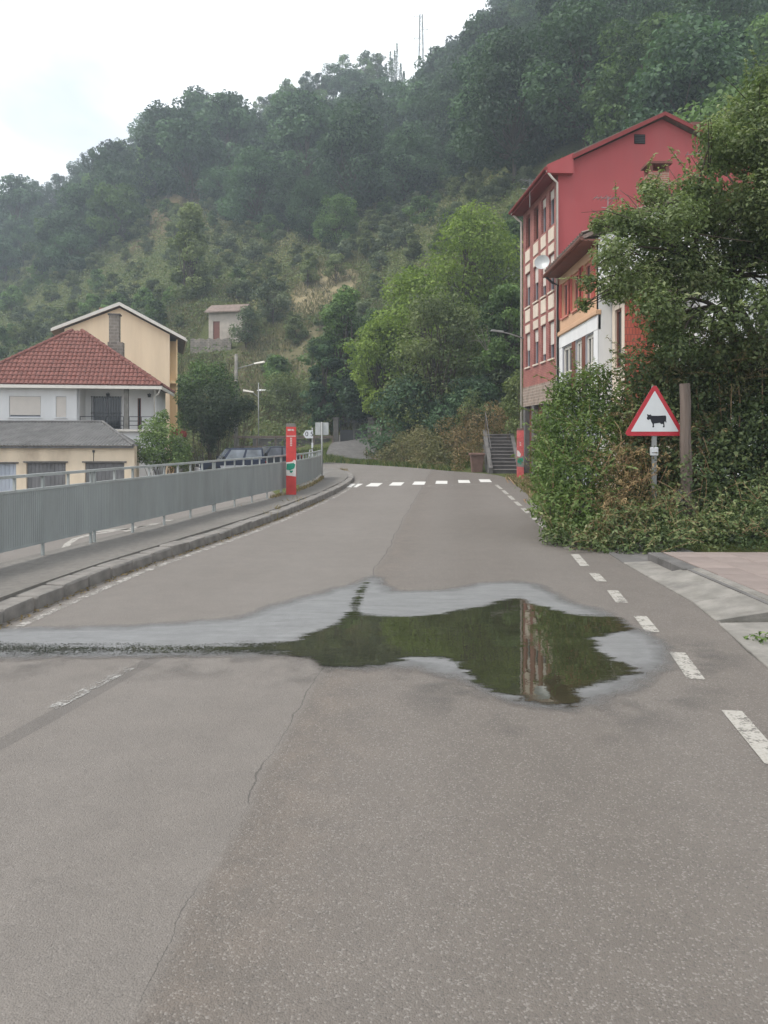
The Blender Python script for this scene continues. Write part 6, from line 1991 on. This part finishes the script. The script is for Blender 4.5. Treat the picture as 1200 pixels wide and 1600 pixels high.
# near right: elder bush over the road edge
shrub('elder_bush', 'big fresh green bush overhanging the road edge beside the cow sign',
      [(868, 655, 13.8, 36), (905, 612, 13.8, 42), (940, 640, 13.6, 42), (885, 690, 13.2, 46), (862, 705, 14.5, 36), (930, 690, 13.0, 48), (965, 655, 13.8, 42),
       (875, 740, 12.6, 46), (915, 745, 12.4, 50), (865, 790, 12.2, 38), (905, 800, 12.0, 50), (880, 830, 11.7, 34), (925, 828, 11.6, 34), (858, 742, 14.6, 28), (856, 780, 14.0, 28), (955, 725, 13.2, 40), (862, 715, 16.0, 28), (856, 750, 16.5, 24), (890, 640, 14.5, 36), (930, 592, 13.9, 28), (880, 610, 14.0, 26)],
      M['leaf_shrub'], 0.078, 1250, 61, 'bush', 0.40, True, None, 0.85, shoot=170, slen=0.5)
shrub('bramble_thicket', 'dark bramble leaves spilling onto the road at the foot of the green bush',
      [(868, 840, 11.5, 24), (900, 850, 11.2, 24), (935, 850, 11.0, 26), (970, 845, 11.0, 30), (1000, 852, 10.8, 26), (1030, 848, 10.8, 30), (965, 812, 11.6, 34), (1000, 818, 11.5, 34), (1040, 818, 11.3, 30), (1060, 840, 10.9, 28), (980, 866, 10.6, 18), (1020, 868, 10.5, 18), (940, 864, 10.8, 18)],
      M['leaf_ivy'], 0.062, 1500, 62, 'bush', 0.5, True, None, 0.8, shoot=90, slen=0.4)
shrub('dry_vine', 'withered brown vine tangle between the green bush and the cow sign post',
      [(958, 760, 12.1, 36), (980, 730, 12.3, 36), (998, 700, 12.7, 36), (955, 805, 11.7, 30), (990, 775, 12.2, 36), (1000, 660, 13.0, 30), (945, 785, 11.8, 24), (1035, 740, 12.9, 34), (985, 815, 11.8, 28), (950, 845, 11.2, 18), (935, 825, 11.4, 18), (1048, 700, 12.8, 26), (1050, 770, 12.6, 26), (1095, 700, 12.7, 18), (1100, 660, 12.9, 18), (1040, 810, 12.2, 22), (1015, 720, 12.8, 30)],
      M['leaf_dry'], 0.062, 1250, 63, 'vine', 0.3, False, None, 0.95, shoot=120, slen=0.6)
# trailing dry stems
r = np.random.default_rng(17)
VS = [o for o in bpy.data.objects if o.name.startswith('dry_vine')][0]
m = MB()
for k in range(46):
    a = P(r.uniform(940, 1110), r.uniform(640, 790), r.uniform(11.9, 12.5)) - VS.location
    b_ = a + Vector((r.normal() * 0.25 - 0.1, -abs(r.normal()) * 0.15, -r.uniform(0.3, 0.9)))
    b_.z = max(b_.z, 0.02)
    if any(before_sign(*(q_ + VS.location)) for q_ in (a, (a + b_) / 2, b_, a * 0.75 + b_ * 0.25 + Vector((0, 0, 0.08)))): continue
    limb(m, a, b_, 0.005, 0.0025, r, 0.12, 5, 4)
m.build('dry_stems', M['twig_dry'], VS)
# ivy hedge behind sign and post
hedge = []
for i, px_ in enumerate(range(1010, 1330, 44)):
    for j, py_ in enumerate(range(575, 860, 42)):
        d = 13.3 - 0.006 * max(0, py_ - 600) + 0.25 * math.sin(i * 2.1 + j * 1.7)
        if px_ < 1080: d += 0.25
        hedge.append((px_ + 12 * math.sin(j * 2.3 + i), py_ + 10 * math.sin(i * 3.1), d, 40 + 6 * math.sin(i * j + 1)))
back = [(1085 + i * 46 + 14 * math.sin(j * 3.0), 600 + j * 45, 15.2 + 0.3 * math.sin(i + j), 34) for i in range(6) for j in range(6)]
shrub('ivy_hedge', 'tall dark ivy-covered hedge behind the wooden post and raised pavement', hedge + [(a, b, d + 0.9, q + 6) for a, b, d, q in hedge] + back, M['leaf_ivy'], 0.070, 820, 64, 'hedge', 0.62, False, None, 0.9, shoot=170, slen=0.5)
shrub('bramble_thicket', 'loose brownish bramble growth topping the ivy hedge under the fruit tree',
      [(1050, 585, 13.4, 40), (1100, 570, 13.3, 42), (1150, 560, 13.2, 42), (1200, 575, 13.0, 44), (1250, 565, 13.0, 44), (1080, 610, 13.2, 34), (1140, 600, 13.0, 36), (1020, 610, 13.7, 34)],
      M['leaf_bramble'], 0.058, 750, 65, 'bush', 0.4, True, M['twig_dry'], 0.8, shoot=110, slen=0.6)
shrub('nettle_patch', 'leafy green weeds at the hedge foot along the raised pavement',
      [(1075, 850, 11.0, 22), (1110, 850, 11.0, 26), (1145, 845, 11.0, 26), (1180, 848, 11.0, 26), (1215, 850, 11.0, 26), (1130, 815, 11.3, 30), (1165, 805, 11.4, 34), (1200, 800, 11.4, 34), (1095, 820, 11.3, 26)],
      M['leaf_ivy'], 0.06, 800, 66, 'weeds', 0.45, False, shoot=60, slen=0.4)
shrub('weed_tuft', 'small green weed tuft at the concrete edge beside the raised pavement',
      [(1186, 1003, 6.05, 22), (1200, 1012, 5.95, 20), (1215, 1000, 6.1, 26), (1168, 1002, 6.1, 10)], M['leaf_shrub'], 0.05, 1500, 67, 'weeds', 0.4, False, None, 0.7)

# fruit tree above the hedge
r = np.random.default_rng(23)
tb = Vector(((1225 - 600) * 13.6 / FPX, 13.6, 0))
FT = thing('fruit_tree', 'spreading fruit tree with crooked limbs above the ivy hedge', 'tree', tb)
cr = [(950, 345, 26), (985, 335, 30), (1010, 375, 42), (960, 395, 34), (935, 440, 20), (962, 448, 30), (1000, 430, 42), (1005, 288, 16), (1012, 310, 24), (1050, 350, 42), (1055, 410, 46), (1035, 470, 40), (1075, 500, 36), (1090, 300, 38), (1105, 360, 46), (1100, 430, 44), (1120, 250, 34), (1130, 205, 30), (1165, 240, 48), (1160, 320, 52), (1155, 390, 50), (1178, 170, 42), (1200, 130, 34), (1215, 220, 56), (1215, 300, 56), (1205, 380, 54), (1120, 500, 30), (1060, 545, 34), (1100, 550, 30), (1210, 470, 44), (1190, 540, 40), (1260, 260, 70), (1260, 360, 70), (1260, 160, 50), (1320, 300, 80), (1300, 430, 70), (1262, 480, 60), (928, 345, 12), (905, 478, 14), (1145, 450, 30), (1020, 520, 26)]
cs, rr = [], []
m = MB()
fork = np.array((-0.15, 0.0, 2.2))
limb(m, (0, 0, -0.2), tuple(fork), 0.17, 0.13, r, 0, 5, 9)
hubs = [np.array(tuple(P(px_, py_, d) - tb)) for px_, py_, d in ((1150, 430, 13.2), (1090, 405, 13.0), (1185, 330, 13.6), (1250, 350, 13.8), (1120, 480, 13.0))]
for h_ in hubs: limb(m, tuple(fork), tuple(h_), 0.10, 0.055, r, 0.05, 6, 8)
for (px_, py_, q) in cr:
    for lay in range(2):
        d = 13.2 + (r.uniform(-1.3, -0.1) if lay == 0 else r.uniform(0.1, 1.4))
        if q < 22: d = 13.0
        c = np.array(tuple(P(px_ + r.normal() * 8, py_ + r.normal() * 8, d) - tb))
        cs.append(tuple(c)); rr.append(q * d / FPX * (1.0 if lay == 0 else 0.85))
        h_ = min(hubs, key=lambda v: np.linalg.norm(v - c))
        limb(m, tuple(h_), tuple(c), 0.032, 0.008, r, 0.08, 5, 5)
        for tw in range(3): limb(m, tuple(h_ * 0.3 + c * 0.7), tuple(c + r.normal(size=3) * rr[-1] * 0.8), 0.012, 0.004, r, 0.05, 3, 4)
        if q < 22: break
m.build('trunk', M['bark'], FT, smooth=True)
k = [int(1300 * (x / 0.5) ** 2) + 40 for x in rr]
p, n, t_ = clumps(cs, [x * 1.05 for x in rr], k, r, 0.85, 0.6, 0.15, 0.4)
p2, n2, sm2 = shoots(cs, rr, 260, 0.5, r, 0.2)
p, n, t_ = np.concatenate([p, p2]), np.concatenate([n, n2]), np.concatenate([t_, 0.4 + 0.6 * r.random(len(p2))])
tag(sm2.build('shoots', M['bark'], FT, smooth=True), kind='stuff')
link('crown', leaf_mesh('crown', p, n, 0.075 * (0.5 + 0.9 * r.random(len(p))), t_, M['leaf_apple'], 0.52, 29), FT)

# verge with dry weeds near the faded pillar
shrub('bramble_thicket', 'straw-coloured dry weeds along the verge below the faded pillar',
      [(815, 757, 26.5, 9), (825, 760, 25, 10), (832, 768, 22.5, 12), (822, 770, 22.8, 10), (835, 782, 20, 12), (845, 790, 18.8, 12), (805, 750, 28.5, 8), (832, 754, 26, 9), (840, 765, 23, 14), (798, 748, 29.5, 7), (850, 805, 17.5, 12)], M['leaf_bramble'], 0.10, 700, 68, 'weeds', 0.3, True, M['twig_dry'], 0.7)
shrub('laurel_bush', 'rounded green bush between the stairs and the red block', [(808, 605, 39.5, 22), (812, 640, 39, 22), (800, 630, 40, 18), (806, 665, 38.5, 16), (815, 590, 40, 16), (850, 690, 29.5, 18), (848, 712, 27.5, 14), (856, 730, 25, 16), (848, 660, 30.3, 16)], M['leaf_mid'], 0.16, 420, 69, 'bush', 0.5)
# bramble bank beyond the crossing
shrub('bramble_thicket', 'low olive-brown bramble bank past the crossing towards the gate', [(615, 708, 46.5, 20), (640, 700, 45, 24), (665, 690, 44, 26), (690, 700, 41.5, 26), (650, 715, 43.5, 16), (680, 718, 41, 16), (620, 722, 44.6, 9), (665, 726, 41.5, 10), (690, 728, 39.5, 10), (655, 680, 46, 20), (630, 690, 47, 20), (705, 715, 39.5, 18), (600, 712, 47.5, 14), (600, 722, 46, 8), (635, 728, 43.2, 9), (650, 722, 42.5, 12), (675, 730, 40.3, 9), (610, 695, 49, 16), (585, 716, 49, 10), (700, 732, 38.6, 8), (608, 718, 46.5, 11), (628, 716, 45.2, 14), (645, 706, 44.5, 16), (668, 712, 42.6, 16), (688, 712, 41, 16), (600, 704, 49, 14), (620, 704, 47.6, 16), (575, 708, 52, 9)], M['leaf_bramble'], 0.15, 260, 70, 'bush', 0.4, True, M['twig_dry'], 0.8)
shrub('bramble_thicket', 'dry straw-brown overgrowth heaped behind the brown bin', [(715, 690, 40, 24), (735, 680, 39.5, 26), (755, 690, 39, 22), (725, 710, 38.5, 20), (748, 660, 40.5, 22), (730, 650, 41, 20), (765, 665, 40.5, 18), (758, 715, 38, 16), (715, 728, 37.6, 12), (700, 670, 42, 22), (785, 655, 41, 18), (780, 668, 40.5, 12), (770, 640, 42, 16), (790, 640, 42.5, 16)], M['leaf_dry'], 0.15, 250, 71, 'bush', 0.3, True, M['twig_dry'], 0.9)
shrub('tall_weeds', 'tall pale green stalks rising above the dry overgrowth by the stairs', [(725, 640, 40.5, 9), (730, 625, 40.5, 7), (718, 655, 40.5, 9), (738, 635, 40.8, 9), (745, 620, 41, 8), (752, 640, 41, 9), (735, 610, 41, 5)], M['leaf_mid'], 0.14, 420, 72, 'weeds', 0.25, True, M['leaf_mid'], 1.3)

# ---- left: clipped tree, shrub, tree behind
shrub('clipped_tree', 'dark clipped tree flaring upwards like an inverted cone behind the parked cars',
      [(330, 700, 49, 9), (326, 688, 49, 13), (332, 676, 49, 20), (318, 664, 49, 22), (345, 664, 49, 24), (305, 648, 49, 22), (330, 648, 48.4, 26), (358, 650, 49, 24), (378, 640, 49, 20), (298, 632, 49.5, 18), (322, 625, 49, 24), (350, 632, 48.6, 24), (385, 630, 49, 14), (366, 634, 49, 20), (340, 610, 49.5, 18), (392, 634, 49, 9)],
      M['leaf_dark'], 0.17, 330, 73, 'tree', 0.4, True, None, 0.85, -1.0)
shrub('round_tree', 'leafy green tree between the orange house and the lamp post', [(300, 600, 54, 24), (325, 590, 54, 24), (350, 600, 54, 22), (310, 575, 54.5, 16), (340, 578, 54.5, 16), (290, 620, 54, 18), (295, 655, 54, 20), (362, 612, 54, 14)], M['leaf_forest_b'], 0.2, 220, 74, 'tree', 0.5, True, None, 0.85, -1.0)
shrub('garden_shrub', 'fresh green shrub at the corner of the cream garages', [(240, 672, 41, 22), (262, 680, 41, 22), (232, 695, 40.5, 22), (258, 705, 40.5, 24), (280, 700, 41, 18), (252, 655, 41.5, 13), (240, 715, 40, 20), (275, 718, 40.5, 18), (256, 645, 41.5, 7), (288, 712, 41, 12), (225, 712, 40, 14)], M['leaf_shrub'], 0.17, 330, 75, 'bush', 0.42, True, None, 0.85, -1.5)
FB = P(279, 676, 46)
FP = thing('flower_tub', 'red flowers heaped in a grey tub near the white house', 'flowers', (FB.x, FB.y, -1.2))
MB().tube([(0, 0, -0.3), (0, 0, FB.z + 1.0)], [0.22, 0.3], 10).build('tub', M['concrete'], FP)
r = np.random.default_rng(8)
p, n, t_ = clumps([(0, 0, FB.z + 1.2), (0.25, 0, FB.z + 1.1), (-0.25, 0.1, FB.z + 1.15)], [0.3, 0.25, 0.25], [260, 200, 200], r)
link('flowers', leaf_mesh('flowers', p, n, 0.1, t_, M['flower'], 0.7, 8), FP)

# ---- grass and weeds
def grass(name, label, pts, h, mat, seed, w=0.012, kind='stuff', cat='grass'):
    r = np.random.default_rng(seed)
    p = np.array(pts)
    N = len(p)
    a = r.random(N) * 2 * math.pi
    hh = h * (0.45 + 0.8 * r.random(N))
    lean = r.normal(size=(N, 2)) * 0.35
    wv = np.stack([np.cos(a), np.sin(a), np.zeros(N)], 1) * w * (0.6 + 0.8 * r.random((N, 1)))
    tip = p + np.stack([lean[:, 0] * hh, lean[:, 1] * hh, hh], 1)
    mid = p + np.stack([lean[:, 0] * hh * 0.3, lean[:, 1] * hh * 0.3, hh * 0.55], 1)
    q = np.stack([p - wv, p + wv, mid + wv * 0.7, tip, mid - wv * 0.7], 1)
    me_ = bpy.data.meshes.new(name)
    me_.vertices.add(N * 5); me_.vertices.foreach_set('co', q.reshape(-1).astype(np.float32))
    me_.loops.add(N * 5); me_.loops.foreach_set('vertex_index', np.arange(N * 5, dtype=np.int32))
    me_.polygons.add(N)
    me_.polygons.foreach_set('loop_start', np.arange(0, N * 5, 5, dtype=np.int32))
    me_.polygons.foreach_set('loop_total', np.full(N, 5, np.int32))
    at = me_.attributes.new('tint', 'FLOAT', 'FACE')
    at.data.foreach_set('value', r.random(N).astype(np.float32))
    me_.update(); me_.validate(); me_.materials.append(mat)
    return tag(link(name, me_), label, cat, None, kind)
grass('slope_grass', 'half-dry grass on the terraced slope around the hut', slope_pts, 0.5, M['grass_slope'], 14, 0.035)
r = np.random.default_rng(12)
pts = []
while len(pts) < 16000:
    x, y = r.uniform(-6.5, 4.6), r.uniform(37.5, 57)
    ex = float(np.interp(x, [-9, -3.3, -0.6, 1.67, 3.2], [54, 50, 45.8, 41.7, 37.7]))
    if y < ex + 0.3: continue
    if x > (522 - 600) * 61 / FPX - 0.2 and y > ex + 3.6 and x < 0.5 - (y - 50) * 0.16: continue
    if x > 1.5 and y > ex + 6: continue
    pts.append((x, y, gz(x, y) - 0.03))
grass('roadside_grass', 'green roadside grass below the driveway gate', pts, 0.30, M['grass'], 4, 0.02)
pts = [(poly_x(RAIL, y) - 0.30 - abs(r.normal()) * 0.35, y, -1.57) for y in r.uniform(3, 12, 1400)]
grass('ditch_grass', 'tall dry grass at the wall foot below the railing', pts, 1.0, M['grass_dry'], 5, 0.012)
pts = []
for y in r.uniform(17, 31, 2600):
    x = float(poly_x(EDGE_R, y)) + abs(r.normal()) * 0.5 - 0.05
    pts.append((x, y, -0.03))
grass('verge_grass', 'straw-dry grass along the verge on the stairs side', pts, 0.22, M['grass_dry'], 6, 0.014)
pts = []
for (px_, py_, n_, s_) in ((537, 737, 90, 0.10), (432, 803, 26, 0.07), (385, 800, 10, 0.05), (466, 788, 40, 0.10), (455, 792, 30, 0.12), (420, 812, 12, 0.1)):
    c = G(px_, py_, 0.02)
    for k in range(n_): pts.append((c.x + r.normal() * s_, c.y + r.normal() * s_ * 1.5, 0.0))
grass('kerb_weeds', 'little dry weeds growing from the kerb joints', pts, 0.20, M['grass_dry'], 7, 0.01)
pts = []
for s in np.arange(0, 900):
    y = r.uniform(18.6, 28.3); x = float(poly_x(RAIL, y)) + 0.03 + abs(r.normal()) * 0.06
    pts.append((x, y, 0.15))
grass('railing_weeds', 'low weeds along the foot of the railing near the bend', pts, 0.10, M['grass_dry'], 9, 0.008)
# leaf litter along the kerb
r = np.random.default_rng(31)
yy = r.uniform(4.5, 20, 900)
xx = np.array([float(np.interp(y, [p.y for p in KS], [p.x for p in KS])) for y in yy]) + 0.10 + np.abs(r.normal(size=900)) * 0.05
n = r.normal(size=(900, 3)) * 0.3 + np.array([0, 0, 1]); n /= np.linalg.norm(n, axis=1, keepdims=True)
lm = leaf_mesh('leaf_litter', np.stack([xx, yy, np.full(900, 0.014)], 1), n, 0.02 + 0.03 * r.random(900), r.random(900) * 0.6, M['leaf_dry'], 0.6, 3)
tag(link('leaf_litter', lm), 'dead leaves and grit gathered along the left kerb', 'leaves', None, 'stuff')

# ------------------------------------------------------------------ haze
hz_ = MB(); hz_.box(-905, 905, -305, 905, -6, 205)
hm, nt, b, out = new_mat('haze_air')
nt.nodes.remove(b)
pv = nd(nt, 'ShaderNodeVolumePrincipled', Density=0.0012, Anisotropy=0.0)
pv.inputs['Color'].default_value = (0.80, 0.91, 1.0, 1)
nt.links.new(pv.outputs[0], out.inputs['Volume'])
haze = tag(hz_.build('haze', hm), 'pale even air filling the valley', 'haze', None, 'stuff')
